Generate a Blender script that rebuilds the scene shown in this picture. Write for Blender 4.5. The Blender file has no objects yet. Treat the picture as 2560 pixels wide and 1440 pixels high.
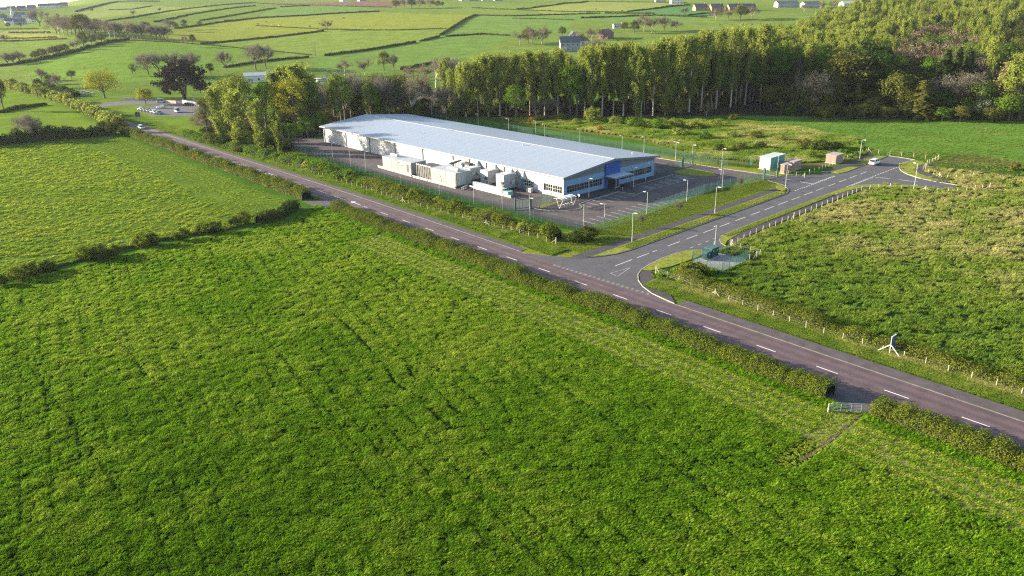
import bpy, bmesh, math, random
import numpy as np
from mathutils import Matrix, Vector, geometry as mgeo

SC = bpy.context.scene
COL = SC.collection
R = math.radians
rng = np.random.default_rng(7)
random.seed(7)

# ---------------------------------------------------------------- camera, sky, sun, exposure
H = 47.0                        # height of the drone above the field
F_PX, PITCH, ROLL = 1965.58, 0.360787, -0.022441
cd = bpy.data.cameras.new("camera"); cam = bpy.data.objects.new("camera", cd); COL.objects.link(cam)
fw = Vector((0, math.cos(PITCH), -math.sin(PITCH))); up0 = Vector((0, math.sin(PITCH), math.cos(PITCH))); rt0 = Vector((1, 0, 0))
rt = rt0 * math.cos(ROLL) + up0 * math.sin(ROLL); up = up0 * math.cos(ROLL) - rt0 * math.sin(ROLL)
cam.matrix_world = Matrix(((rt.x, up.x, -fw.x, 0), (rt.y, up.y, -fw.y, 0), (rt.z, up.z, -fw.z, H), (0, 0, 0, 1)))
cd.sensor_width = 36.0; cd.lens = F_PX / 2560 * 36.0
cd.clip_start = 0.5; cd.clip_end = 9000
SC.camera = cam

SUN_EL, SUN_DIR = R(14.5), Vector((-0.972, 0.235, 0)).normalized()      # sun low on the left
SUN_AZ = math.atan2(SUN_DIR.x, SUN_DIR.y)
w = bpy.data.worlds.new("World"); SC.world = w; w.use_nodes = True
nt = w.node_tree; nt.nodes.clear()
sky = nt.nodes.new("ShaderNodeTexSky"); sky.sky_type = 'NISHITA'; sky.sun_disc = False
sky.sun_elevation = SUN_EL; sky.sun_rotation = SUN_AZ
sky.air_density = 1.0; sky.dust_density = 1.2; sky.ozone_density = 1.0; sky.altitude = 60
bg = nt.nodes.new("ShaderNodeBackground"); bg.inputs[1].default_value = 0.10
out = nt.nodes.new("ShaderNodeOutputWorld")
nt.links.new(sky.outputs[0], bg.inputs[0]); nt.links.new(bg.outputs[0], out.inputs[0])
sl = bpy.data.lights.new("sun", 'SUN'); sl.energy = 5.0; sl.angle = R(0.53); sl.color = (1.0, 0.88, 0.69)
so = bpy.data.objects.new("sun", sl); COL.objects.link(so)
sd = Vector((SUN_DIR.x * math.cos(SUN_EL), SUN_DIR.y * math.cos(SUN_EL), math.sin(SUN_EL)))
so.rotation_euler = sd.to_track_quat('Z', 'Y').to_euler(); so.location = (-80, 20, 90)
vs = SC.view_settings; vs.view_transform = 'Standard'; vs.look = 'None'; vs.exposure = 1.85; vs.gamma = 1.0; vs.use_curve_mapping = False
SC.render.engine = 'CYCLES'
SC.cycles.max_bounces = 5; SC.cycles.diffuse_bounces = 3; SC.cycles.glossy_bounces = 2; SC.cycles.transmission_bounces = 3
SC.cycles.transparent_max_bounces = 12; SC.cycles.volume_bounces = 0; SC.cycles.use_denoising = False; SC.cycles.filter_width = 1.2
SC.cycles.caustics_reflective = False; SC.cycles.caustics_refractive = False

# ---------------------------------------------------------------- terrain heights and survey helpers
TD = np.array([0, 480, 650, 850, 1100, 1500, 2000, 2600, 3200, 4500.])
TC = np.array([0, 0, 9, 21, 29, 37, 46, 60, 70, 70.])
TLD = np.array([0, 600, 700, 850, 1100, 1350, 1600, 1750, 1950, 2300, 4500.])
TLZ = np.array([0, 0, 3, 8, 14, 20, 33, 37.5, 30, 0, -20.])
_dd = np.linspace(0, 4500, 2251)
_k = np.hanning(41); _k /= _k.sum()
def _sm(t): return np.convolve(np.pad(t, 20, mode='edge'), _k, mode='valid')
_tc = _sm(np.interp(_dd, TD, TC)); _tl = _sm(np.interp(_dd, TLD, TLZ))
def hz(x, y):
    x = np.asarray(x, float); y = np.asarray(y, float)
    D = np.hypot(x, y); az = x / np.maximum(y, 1e-3)
    b = np.clip((az + 0.64) / 0.2, 0, 1); b = b * b * (3 - 2 * b)
    z = np.interp(D, _dd, _tc) * b + np.interp(D, _dd, _tl) * (1 - b)
    u = np.clip((D - 600) / 250, 0, 1)
    z = z + u * (2.2 * np.sin(x / 110 + 0.6) * np.cos(y / 140) + 1.3 * np.sin(x / 57 + y / 83))
    return np.where(y < 5, 0, z)
_f = np.array(fw); _r = np.array(rt); _u = np.array(up)
def ray(px, py):
    return _f + _r * (px - 1280) / F_PX - _u * (py - 720) / F_PX
def G(px, py, z=0.0):
    """survey: ground point (height z above the flat land) that shows at photo pixel px,py"""
    d = ray(px, py); t = (z - H) / d[2]
    return Vector((d[0] * t, d[1] * t, z))
def GT(px, py):
    """the same on the rising land far away"""
    d = ray(px, py)
    t = np.concatenate([np.linspace(100, 1200, 2200), np.linspace(1201, 4200, 3000)])
    X, Y, Z = d[0] * t, d[1] * t, H + d[2] * t
    below = Z < hz(X, Y)
    i = int(np.argmax(below)) if below.any() else -1
    return Vector((X[i], Y[i], float(hz(X[i], Y[i]))))
def pix(p):
    d = np.array(p) - np.array((0, 0, H)); zc = d @ _f
    return 1280 + F_PX * (d @ _r) / zc, 720 - F_PX * (d @ _u) / zc

MB0 = Vector((51.48, 79.10, 0)); MD = Vector((0.65232, -0.75795, 0)); MN = Vector((0.75795, 0.65232, 0))
_ms = [-340, -300, -250, -200, -160, -130, -100, -70, -40, -20, 0, 60]
_mt = [1.3, 0.9, 1.0, 1.35, 1.65, 1.5, 1.15, 0.75, 0.35, 0.1, 0, -0.3]
def mc(s): return float(np.interp(s, _ms, _mt))
def M(s, t, z=0.0):            # along / across the main road; t measured from its centre line
    p = MB0 + MD * s + MN * (t + mc(s)); return Vector((p.x, p.y, z))
def Minv(x, y):
    q = Vector((x, y, 0)) - MB0; s = q.dot(MD); return s, q.dot(MN) - mc(s)
SA = G(1580, 625); SD = Vector((0.7299, 0.68355, 0)); SN = Vector((-0.68355, 0.7299, 0))
def S(s, t, z=0.0):            # along / across the side road; t = 0 its far kerb, -7.1 its near kerb
    p = SA + SD * s + SN * t; return Vector((p.x, p.y, z))
BO = Vector((12.86, 184.15, 0)); BTH = 2.29432
BU = Vector((math.cos(BTH), math.sin(BTH), 0)); BW = Vector((math.sin(BTH), -math.cos(BTH), 0))
def Bp(u_, w_, z=0.0):         # the unit's own frame: u along its length away from the front, w across
    p = BO + BU * u_ + BW * w_; return Vector((p.x, p.y, z))

# ---------------------------------------------------------------- materials
MATS = {}
def _bsdf(name):
    m = bpy.data.materials.new(name); m.use_nodes = True
    return m, m.node_tree, m.node_tree.nodes["Principled BSDF"]
def N(nt, t, **kw):
    n = nt.nodes.new(t)
    for k, v in kw.items(): setattr(n, k, v)
    return n
def mat(name, col, rough=0.6, metal=0.0, var=0.12, scale=6.0, bump=0.0, bscale=40.0, spec=0.4, stretch=None, detail=4.0):
    """plain surface: base colour, broken up by two noises, with fine relief"""
    if name in MATS: return MATS[name]
    m, nt, b = _bsdf(name); L = nt.links.new
    tc = N(nt, "ShaderNodeTexCoord"); mp = N(nt, "ShaderNodeMapping")
    if stretch: mp.inputs["Scale"].default_value = stretch
    L(tc.outputs["Object"], mp.inputs[0])
    n1 = N(nt, "ShaderNodeTexNoise"); n1.inputs["Scale"].default_value = scale; n1.inputs["Detail"].default_value = detail
    L(mp.outputs[0], n1.inputs["Vector"])
    mr = N(nt, "ShaderNodeMapRange"); mr.inputs["From Min"].default_value = .3; mr.inputs["From Max"].default_value = .7
    mr.inputs["To Min"].default_value = 1 - var; mr.inputs["To Max"].default_value = 1 + var
    L(n1.outputs[0], mr.inputs[0])
    mx = N(nt, "ShaderNodeVectorMath", operation='SCALE'); mx.inputs[0].default_value = col[:3]; L(mr.outputs[0], mx.inputs["Scale"])
    L(mx.outputs[0], b.inputs["Base Color"])
    b.inputs["Roughness"].default_value = rough; b.inputs["Metallic"].default_value = metal
    b.inputs["Specular IOR Level"].default_value = spec
    if bump:
        n2 = N(nt, "ShaderNodeTexNoise"); n2.inputs["Scale"].default_value = bscale; n2.inputs["Detail"].default_value = 5
        L(mp.outputs[0], n2.inputs["Vector"])
        bp = N(nt, "ShaderNodeBump"); bp.inputs["Strength"].default_value = min(1, bump); bp.inputs["Distance"].default_value = .05
        L(n2.outputs[0], bp.inputs["Height"]); L(bp.outputs[0], b.inputs["Normal"])
    MATS[name] = m
    return m
def leafmat(name, col, trans=0.35, var=0.35, hue=None, attr=True):
    """leaves: diffuse + translucent; face attribute 'v' and the object's own random number vary the tint"""
    if name in MATS: return MATS[name]
    m = bpy.data.materials.new(name); m.use_nodes = True; nt = m.node_tree; nt.nodes.clear(); L = nt.links.new
    o = N(nt, "ShaderNodeOutputMaterial")
    at = N(nt, "ShaderNodeAttribute", attribute_name="v"); oi = N(nt, "ShaderNodeObjectInfo")
    a = N(nt, "ShaderNodeMix", data_type='RGBA')
    c2 = hue if hue else (col[0] * 1.35, col[1] * 1.12, col[2] * .8)
    a.inputs[6].default_value = (*col, 1); a.inputs[7].default_value = (*c2, 1)
    ad = N(nt, "ShaderNodeMath", operation='MULTIPLY_ADD'); ad.inputs[1].default_value = .6
    mo = N(nt, "ShaderNodeMath", operation='MULTIPLY'); mo.inputs[1].default_value = .4
    L(oi.outputs["Random"], mo.inputs[0]); L(at.outputs["Fac"], ad.inputs[0]); L(mo.outputs[0], ad.inputs[2])
    L(ad.outputs[0], a.inputs[0])
    mr = N(nt, "ShaderNodeMapRange"); mr.inputs["To Min"].default_value = 1 - var; mr.inputs["To Max"].default_value = 1 + var
    wn = N(nt, "ShaderNodeTexWhiteNoise", noise_dimensions='1D'); L(at.outputs["Fac"], wn.inputs["W"]); L(wn.outputs[0], mr.inputs[0])
    sc = N(nt, "ShaderNodeVectorMath", operation='SCALE'); L(a.outputs[2], sc.inputs[0]); L(mr.outputs[0], sc.inputs["Scale"])
    d = N(nt, "ShaderNodeBsdfDiffuse"); t = N(nt, "ShaderNodeBsdfTranslucent"); mixs = N(nt, "ShaderNodeMixShader"); mixs.inputs[0].default_value = trans
    L(sc.outputs[0], d.inputs[0]); L(sc.outputs[0], t.inputs[0]); L(d.outputs[0], mixs.inputs[1]); L(t.outputs[0], mixs.inputs[2])
    L(mixs.outputs[0], o.inputs[0])
    MATS[name] = m
    return m

# ---------------------------------------------------------------- mesh helpers
def mesh_np(name, v, f, mt, attr=None, smooth=False):
    """fast mesh from numpy: v (n,3); f (m,3) or (m,4); attr per face -> 'v'"""
    me = bpy.data.meshes.new(name); v = np.ascontiguousarray(v, np.float32); f = np.ascontiguousarray(f, np.int32)
    me.vertices.add(len(v)); me.vertices.foreach_set("co", v.ravel())
    k = f.shape[1]; me.loops.add(f.size); me.loops.foreach_set("vertex_index", f.ravel())
    me.polygons.add(len(f)); me.polygons.foreach_set("loop_start", np.arange(0, f.size, k, dtype=np.int32))
    me.polygons.foreach_set("loop_total", np.full(len(f), k, np.int32))
    if smooth: me.polygons.foreach_set("use_smooth", np.ones(len(f), bool))
    me.update(calc_edges=True)
    if attr is not None:
        a = me.attributes.new("v", 'FLOAT', 'FACE'); a.data.foreach_set("value", np.ascontiguousarray(attr, np.float32))
    for q in (mt if isinstance(mt, (list, tuple)) else [mt]): me.materials.append(q)
    return me
def link(name, data, parent=None, loc=(0, 0, 0), rz=0.0):
    o = bpy.data.objects.new(name, data); COL.objects.link(o); o.location = loc; o.rotation_euler = (0, 0, rz)
    if parent: o.parent = parent
    return o
def tag(o, label=None, cat=None, group=None, kind=None):
    if label: o["label"] = label
    if cat: o["category"] = cat
    if group: o["group"] = group
    if kind: o["kind"] = kind
    return o
def thing(name, label, cat, loc=(0, 0, 0), rz=0.0, group=None):
    o = link(name, None, None, loc, rz); o.empty_display_size = .5
    return tag(o, label, cat, group)
class MB:
    """collects shapes into one mesh"""
    def __init__(s): s.v = []; s.f = []; s.m = []; s.mi = 0
    def add(s, vs_, fs_):
        b = len(s.v); s.v += [tuple(q) for q in vs_]; s.f += [tuple(b + i for i in q) for q in fs_]; s.m += [s.mi] * len(fs_); return s
    def box(s, c, d, rz=0.0, bev=0.0, tilt=None):
        x, y, z = d[0] / 2, d[1] / 2, d[2] / 2; ca, sa = math.cos(rz), math.sin(rz)
        P = [(-x, -y, -z), (x, -y, -z), (x, y, -z), (-x, y, -z), (-x, -y, z), (x, -y, z), (x, y, z), (-x, y, z)]
        Fc = [(0, 3, 2, 1), (4, 5, 6, 7), (0, 1, 5, 4), (1, 2, 6, 5), (2, 3, 7, 6), (3, 0, 4, 7)]
        return s.add([(c[0] + ca * p[0] - sa * p[1], c[1] + sa * p[0] + ca * p[1], c[2] + p[2]) for p in P], Fc)
    def tube(s, a, b, r0, r1=None, n=8, cap=True):
        a, b = Vector(a), Vector(b); r1 = r0 if r1 is None else r1
        d = (b - a).normalized(); x = d.orthogonal().normalized(); y = d.cross(x)
        vs_ = [a + (x * math.cos(2 * math.pi * i / n) + y * math.sin(2 * math.pi * i / n)) * r0 for i in range(n)] + \
              [b + (x * math.cos(2 * math.pi * i / n) + y * math.sin(2 * math.pi * i / n)) * r1 for i in range(n)]
        fs_ = [(i, (i + 1) % n, n + (i + 1) % n, n + i) for i in range(n)]
        if cap: fs_ += [tuple(range(n - 1, -1, -1)), tuple(range(n, 2 * n))]
        return s.add(vs_, fs_)
    def beam(s, a, b, wd, ht=None):
        a, b = Vector(a), Vector(b); ht = ht or wd; d = (b - a).normalized()
        x = d.cross(Vector((0, 0, 1)))
        x = x.normalized() if x.length > 1e-3 else Vector((1, 0, 0))
        y = x.cross(d).normalized(); x = x * wd / 2; y = y * ht / 2
        vs_ = [a - x - y, a + x - y, a + x + y, a - x + y, b - x - y, b + x - y, b + x + y, b - x + y]
        return s.add(vs_, [(0, 3, 2, 1), (4, 5, 6, 7), (0, 1, 5, 4), (1, 2, 6, 5), (2, 3, 7, 6), (3, 0, 4, 7)])
    def prism(s, poly, z0, z1, base=True):
        """vertical slab over a plan polygon (any shape)"""
        n = len(poly); P3 = [Vector((p[0], p[1], 0)) for p in poly]
        area = sum(P3[i].x * P3[(i + 1) % n].y - P3[(i + 1) % n].x * P3[i].y for i in range(n))
        if area < 0: P3.reverse()
        tris = mgeo.tessellate_polygon([P3])
        vs_ = [(p.x, p.y, z0) for p in P3] + [(p.x, p.y, z1) for p in P3]; fs_ = []
        for t in tris:
            a, b, c = (P3[i] for i in t)
            if (b - a).cross(c - a).z < 0: t = (t[0], t[2], t[1])
            fs_.append(tuple(n + i for i in t))
            if base: fs_.append((t[0], t[2], t[1]))
        fs_ += [(i, (i + 1) % n, n + (i + 1) % n, n + i) for i in range(n)]
        return s.add(vs_, fs_)
    def extr(s, prof, axis_a, axis_b, org, along, length):
        """extrude a 2-D profile (a,b) along a vector"""
        A, B, Lv, O = Vector(axis_a), Vector(axis_b), Vector(along) * length, Vector(org); n = len(prof)
        p = [O + A * q[0] + B * q[1] for q in prof]
        fs_ = [(i, (i + 1) % n, n + (i + 1) % n, n + i) for i in range(n)] + [tuple(range(n - 1, -1, -1)), tuple(range(n, 2 * n))]
        return s.add(p + [q + Lv for q in p], fs_)
    def strip(s, pts, wd, z0, z1):
        """a narrow raised strip (kerb, line) following points in plan"""
        pts = [Vector((p[0], p[1], 0)) for p in pts]; Ls = []; Rs = []
        for i, p in enumerate(pts):
            d = (pts[min(i + 1, len(pts) - 1)] - pts[max(i - 1, 0)]).normalized(); nn = Vector((-d.y, d.x, 0)) * wd / 2
            Ls.append(p + nn); Rs.append(p - nn)
        for i in range(len(pts) - 1):
            a, b, c, d = Rs[i], Rs[i + 1], Ls[i + 1], Ls[i]
            vs_ = [(q.x, q.y, z0) for q in (a, b, c, d)] + [(q.x, q.y, z1) for q in (a, b, c, d)]
            s.add(vs_, [(4, 5, 6, 7), (0, 1, 5, 4), (2, 3, 7, 6)])
        return s
    def mesh(s, name, mt, smooth=False):
        me = bpy.data.meshes.new(name); me.from_pydata(s.v, [], s.f)
        ms = mt if isinstance(mt, (list, tuple)) else [mt]
        for q in ms: me.materials.append(q)
        if len(ms) > 1: me.polygons.foreach_set("material_index", s.m)
        if smooth: me.polygons.foreach_set("use_smooth", np.ones(len(s.f), bool))
        me.update(); return me
    def build(s, name, mt, parent=None, loc=(0, 0, 0), rz=0.0, smooth=False):
        return link(name, s.mesh(name, mt, smooth), parent, loc, rz)
def copy_tree(o, parent=None):
    c = o.copy(); COL.objects.link(c); c.parent = parent
    for ch in [q for q in bpy.data.objects if q.parent == o]: copy_tree(ch, c)
    return c
def smooth_path(pts, step=1.0):
    """Catmull-Rom through plan points, sampled"""
    P = [Vector((p[0], p[1], 0)) for p in pts]; P = [P[0] * 2 - P[1]] + P + [P[-1] * 2 - P[-2]]; o_ = []
    for i in range(1, len(P) - 2):
        n = max(2, int((P[i + 1] - P[i]).length / step))
        for k in range(n):
            t = k / n; a, b, c, d = P[i - 1], P[i], P[i + 1], P[i + 2]
            o_.append(0.5 * ((2 * b) + (c - a) * t + (2 * a - 5 * b + 4 * c - d) * t * t + (3 * b - a - 3 * c + d) * t ** 3))
    o_.append(P[-2]); return o_
def resample(pts, step):
    P = [Vector((p[0], p[1], 0)) for p in pts]; o_ = [P[0].copy()]; acc = 0
    for i in range(len(P) - 1):
        a, b = P[i], P[i + 1]; L = (b - a).length; pos = step - acc
        while pos <= L: o_.append(a + (b - a) * (pos / L)); pos += step
        acc = (acc + L) % step if L else acc
    return o_
def in_poly(x, y, poly):
    x = np.asarray(x); y = np.asarray(y); ins = np.zeros(x.shape, bool); n = len(poly); j = n - 1
    for i in range(n):
        xi, yi, xj, yj = poly[i][0], poly[i][1], poly[j][0], poly[j][1]
        c = ((yi > y) != (yj > y)) & (x < (xj - xi) * (y - yi) / ((yj - yi) if abs(yj - yi) > 1e-9 else 1e-9) + xi)
        ins ^= c; j = i
    return ins
def dist_path(x, y, pts):
    x = np.asarray(x, float); y = np.asarray(y, float); best = np.full(x.shape, 1e9)
    for a, b in zip(pts[:-1], pts[1:]):
        ax, ay, bx, by = a[0], a[1], b[0], b[1]; L2 = (bx - ax) ** 2 + (by - ay) ** 2 + 1e-9
        t = np.clip(((x - ax) * (bx - ax) + (y - ay) * (by - ay)) / L2, 0, 1)
        best = np.minimum(best, np.hypot(x - ax - t * (bx - ax), y - ay - t * (by - ay)))
    return best
def vnoise(x, y, scale, seed=0):
    """smooth value noise 0..1"""
    x = np.asarray(x, float) / scale + seed * 17.3; y = np.asarray(y, float) / scale + seed * 9.1
    xi = np.floor(x).astype(np.int64); yi = np.floor(y).astype(np.int64); fx = x - xi; fy = y - yi
    fx = fx * fx * (3 - 2 * fx); fy = fy * fy * (3 - 2 * fy)
    def h(a, b):
        n_ = (a * 374761393 + b * 668265263 + seed * 1442695) & 0x7fffffff
        n_ = ((n_ ^ (n_ >> 13)) * 1274126177) & 0x7fffffff
        return ((n_ ^ (n_ >> 16)) & 0xffff) / 65535.0
    return (h(xi, yi) * (1 - fx) + h(xi + 1, yi) * fx) * (1 - fy) + (h(xi, yi + 1) * (1 - fx) + h(xi + 1, yi + 1) * fx) * fy
# ---------------------------------------------------------------- the land
def axis(lo, hi, fine, k, c=0.0):
    a = [c]
    while a[-1] < hi: a.append(a[-1] + max(fine, k * abs(a[-1])))
    b = [c]
    while b[-1] > lo: b.append(b[-1] - max(fine, k * abs(b[-1])))
    return np.array(b[:0:-1] + a)
gx = axis(-2300, 2600, 1.4, 0.014); gy = np.concatenate([np.arange(-80, 40, 6.), axis(40, 4200, 1.2, 0.0085, 40.)])
X, Y = np.meshgrid(gx, gy); Z = hz(X, Y)
nx, ny = len(gx), len(gy)
idx = np.arange(nx * ny).reshape(ny, nx)
gf = np.stack([idx[:-1, :-1], idx[:-1, 1:], idx[1:, 1:], idx[1:, :-1]], -1).reshape(-1, 4)
gv = np.stack([X, Y, Z], -1).reshape(-1, 3)

LUSH = np.array((.055, .118, .012)); YEL = np.array((.105, .135, .022)); STRAW = np.array((.20, .165, .075)); MOWN = np.array((.165, .185, .026))
PAST = np.array((.138, .192, .038)); PALE = np.array((.125, .165, .045)); WOODF = np.array((.040, .033, .020)); SOIL = np.array((.16, .085, .045)); DEEP = np.array((.040, .098, .018))
xs, ys = gv[:, 0], gv[:, 1]
colr = np.tile(LUSH, (len(gv), 1))
D_ = np.hypot(xs, ys)
far = np.clip((D_ - 330) / 250, 0, 1)[:, None]
colr = colr * (1 - far) + PAST * far
def W(*pts): return [GT(*p) if p[1] < 215 else G(*p) for p in pts]
def paint(poly, c, jitter=0):
    m_ = in_poly(xs, ys, poly); colr[m_] = c
mq = (xs - MB0.x) * MD.x + (ys - MB0.y) * MD.y; mt_ = (xs - MB0.x) * MN.x + (ys - MB0.y) * MN.y - np.interp(mq, _ms, _mt)
sq = (xs - SA.x) * SD.x + (ys - SA.y) * SD.y; sqt = (xs - SA.x) * SN.x + (ys - SA.y) * SN.y
bu = (xs - BO.x) * BU.x + (ys - BO.y) * BU.y; bw = (xs - BO.x) * BW.x + (ys - BO.y) * BW.y
# far pastures, each with its own tint
FIELDS = [
 ([(480,112),(640,98),(810,78),(1025,75),(1122,71),(1190,38),(950,30),(755,41),(640,47),(545,58),(437,73),(330,100)], (.135,.170,.034)),
 ([(782,138),(915,127),(1040,106),(1102,92),(1122,72),(1025,76),(810,79),(640,100),(502,112)], (.112,.165,.036)),
 ([(780,143),(915,128),(1040,107),(1102,93),(1202,87),(1280,91),(1140,150),(1000,176),(800,200)], (.085,.150,.036)),
 ([(1102,90),(1190,39),(1280,41),(1435,50),(1420,75),(1280,90),(1202,86)], (.090,.155,.040)),
 ([(1280,41),(1502,34),(1637,35),(1767,44),(1700,60),(1435,50)], (.082,.150,.042)),
 ([(1320,22),(1467,4),(1700,8),(1727,13),(1567,30),(1502,33),(1375,37)], (.140,.175,.050)),
 ([(1567,31),(1727,14),(1740,22),(1820,26),(1767,43),(1637,34)], (.058,.135,.048)),
 ([(640,46),(950,29),(900,14),(700,18)], (.092,.160,.045)),
 ([(880,2),(1000,2),(1060,8),(960,18),(860,16)], (.115,.080,.062)),
 ([(560,4),(880,4),(850,15),(640,8)], (.120,.085,.066)),
 ([(0,84),(128,84),(170,97),(0,97)], (.165,.190,.050)),
 ([(22,76),(128,76),(128,82),(0,84)], (.150,.180,.055)),
 ([(60,185),(75,157),(165,138),(275,108),(330,101),(450,108),(615,123),(560,170),(430,215),(210,205)], (.085,.150,.028)),
 ([(200,50),(420,34),(540,21),(290,7),(190,31)], (.125,.170,.050)),
]
for poly, c in FIELDS: paint(W(*poly), np.array(c) * (1.50, 1.36, 1.15))
# the sown field left of the cross hedge, paler and yellower towards its headland
FIELD_L = [G(*p) for p in [(-420,395),(0,366),(130,350),(300,342),(420,385),(520,425),(640,475),(735,510),(640,548),(480,585),(200,640),(0,690),(-420,760)]]
paint(FIELD_L, np.array((.095, .155, .020)))
paint([G(*p) for p in [(-200,225),(60,232),(150,262),(290,335),(0,362),(-200,380)]], np.array((.128, .190, .022)))
paint([G(*p) for p in [(205,262),(300,238),(520,240),(540,300),(500,345),(340,312),(250,278)]], np.array((.122, .182, .022)))
# rough grass beyond the side road
rough = (sqt < -11.3) & (mt_ > 9) & (sq > -30)
nz = vnoise(xs, ys, 7, 3) * .6 + vnoise(xs, ys, 2.6, 4) * .4
rb = np.clip((sqt + 17) / -14, 0, 1)
mix = np.clip((nz - .48 + .25 * np.clip((sq - 25) / 50, -.6, .6)) * 4, 0, 1)[:, None]
colr = np.where(rough[:, None], (DEEP * 1.15) * (1 - mix) + (STRAW * .55 + YEL * .45) * mix, colr)
deepg = in_poly(xs, ys, [G(*p) for p in [(1780,275),(2100,290),(2700,300),(2700,430),(2440,385),(2200,378),(2100,345),(1960,318)]])
colr = np.where(deepg[:, None], np.array((.088, .178, .028)), colr)
# scrub behind the unit
scrub = in_poly(xs, ys, [G(*p) for p in [(1230,296),(1500,296),(1800,296),(2000,320),(2140,350),(2160,392),(2060,418),(1960,425),(1760,400),(1600,350),(1300,312)]])
n2 = vnoise(xs, ys, 5, 9)[:, None]
colr = np.where(scrub[:, None], STRAW * .75 * n2 + YEL * (1 - n2), colr)
WOOD = [GT(*p) for p in [(1150,292),(1500,294),(1780,288),(2100,292),(2400,300),(2720,305)]] + [Vector((560, 620, 0)), Vector((520, 800, 0)), Vector((330, 720, 0)), Vector((215, 560, 0)), Vector((120, 420, 0)), Vector((60, 350, 0)), Vector((-30, 345, 0))]
wd_ = in_poly(xs, ys, WOOD); colr[wd_] = WOODF
copse = in_poly(xs, ys, [G(*p) for p in [(500,350),(640,395),(725,395),(735,362),(830,322),(900,292),(1150,292),(1160,235),(1000,215),(820,225),(700,290),(520,300)]])
colr[copse] = WOODF * .9
# unmade ground at the far end of the plot
soil = in_poly(xs, ys, [G(*p) for p in [(725,360),(800,345),(830,352),(960,402),(955,420),(900,420),(800,395),(740,378)]])
n3 = vnoise(xs, ys, 3, 12)[:, None]
colr = np.where(soil[:, None], SOIL * (.45 + .75 * n3), colr)
# verges of the main road and lawns of the plot
verge = (mt_ > 3) & (mt_ < 13) & (mq > -350)
colr = np.where((verge & ~soil)[:, None], YEL * .55 + LUSH * .45, colr)
lawn = (bu < -20) & (bu > -45) & (sqt > 0) & (sqt < 24) & (sq < 75) & (mt_ > 4)
colr = np.where(lawn[:, None], MOWN * .8 + LUSH * .2, colr)
lawn2 = (bu < 20) & (bu > -26) & (bw > 50) & (bw < 60); colr = np.where(lawn2[:, None], MOWN, colr)
nearv = (mt_ < -3.5) & (mt_ > -7.5); colr = np.where((nearv & (D_ < 330))[:, None], LUSH * .8, colr)
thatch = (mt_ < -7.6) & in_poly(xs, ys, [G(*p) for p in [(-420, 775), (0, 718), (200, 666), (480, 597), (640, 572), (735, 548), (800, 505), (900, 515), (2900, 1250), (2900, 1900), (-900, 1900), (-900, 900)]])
colr = np.where(thatch[:, None], np.array((.014, .026, .005)), colr)  # thatch painted near black so gaps between the tufts look shaded
colr = np.where(in_poly(xs, ys, FIELD_L)[:, None], np.array((.085, .135, .018)), colr)
rough2 = rough & ~deepg; colr = np.where(rough2[:, None], colr * .62, colr)  # rough ground darkened too, shade between tussocks put into the colour
strip_ = (mt_ < -9) & (mt_ > -17) & (mq > -112) & (mq < 60); colr = np.where(strip_[:, None], np.array((.170, .175, .050)), colr)
colr = np.clip(colr, 0, 1)

gm, gnt, gb = _bsdf("grassland"); L = gnt.links.new
at = N(gnt, "ShaderNodeAttribute", attribute_name="gc")
tcn = N(gnt, "ShaderNodeTexCoord")
na = N(gnt, "ShaderNodeTexNoise"); na.inputs["Scale"].default_value = .09; na.inputs["Detail"].default_value = 5; L(tcn.outputs["Object"], na.inputs["Vector"])
nb = N(gnt, "ShaderNodeTexNoise"); nb.inputs["Scale"].default_value = 1.3; nb.inputs["Detail"].default_value = 6; L(tcn.outputs["Object"], nb.inputs["Vector"])
ma = N(gnt, "ShaderNodeMapRange"); ma.inputs[1].default_value = .3; ma.inputs[2].default_value = .7; ma.inputs[3].default_value = .84; ma.inputs[4].default_value = 1.16; L(na.outputs[0], ma.inputs[0])
mb = N(gnt, "ShaderNodeMapRange"); mb.inputs[1].default_value = .3; mb.inputs[2].default_value = .7; mb.inputs[3].default_value = .72; mb.inputs[4].default_value = 1.28; L(nb.outputs[0], mb.inputs[0])
mm = N(gnt, "ShaderNodeMath", operation='MULTIPLY'); L(ma.outputs[0], mm.inputs[0]); L(mb.outputs[0], mm.inputs[1])
sc_ = N(gnt, "ShaderNodeVectorMath", operation='SCALE'); L(at.outputs["Color"], sc_.inputs[0]); L(mm.outputs[0], sc_.inputs["Scale"]); L(sc_.outputs[0], gb.inputs["Base Color"])
gb.inputs["Roughness"].default_value = .9; gb.inputs["Specular IOR Level"].default_value = 0.0
bpn = N(gnt, "ShaderNodeBump"); bpn.inputs["Strength"].default_value = .8; bpn.inputs["Distance"].default_value = .12
nc = N(gnt, "ShaderNodeTexNoise"); nc.inputs["Scale"].default_value = 2.2; nc.inputs["Detail"].default_value = 7; nc.inputs["Roughness"].default_value = .65; L(tcn.outputs["Object"], nc.inputs["Vector"])
L(nc.outputs[0], bpn.inputs["Height"]); L(bpn.outputs[0], gb.inputs["Normal"])
MATS["grassland"] = gm
gme = mesh_np("ground", gv, gf, gm, smooth=True)
ca = gme.attributes.new("gc", 'FLOAT_COLOR', 'POINT'); ca.data.foreach_set("color", np.concatenate([colr, np.ones((len(colr), 1))], 1).astype(np.float32).ravel())
ground = tag(link("ground", gme), "rolling green farmland of pastures and sown fields", None, kind="structure")

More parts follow.
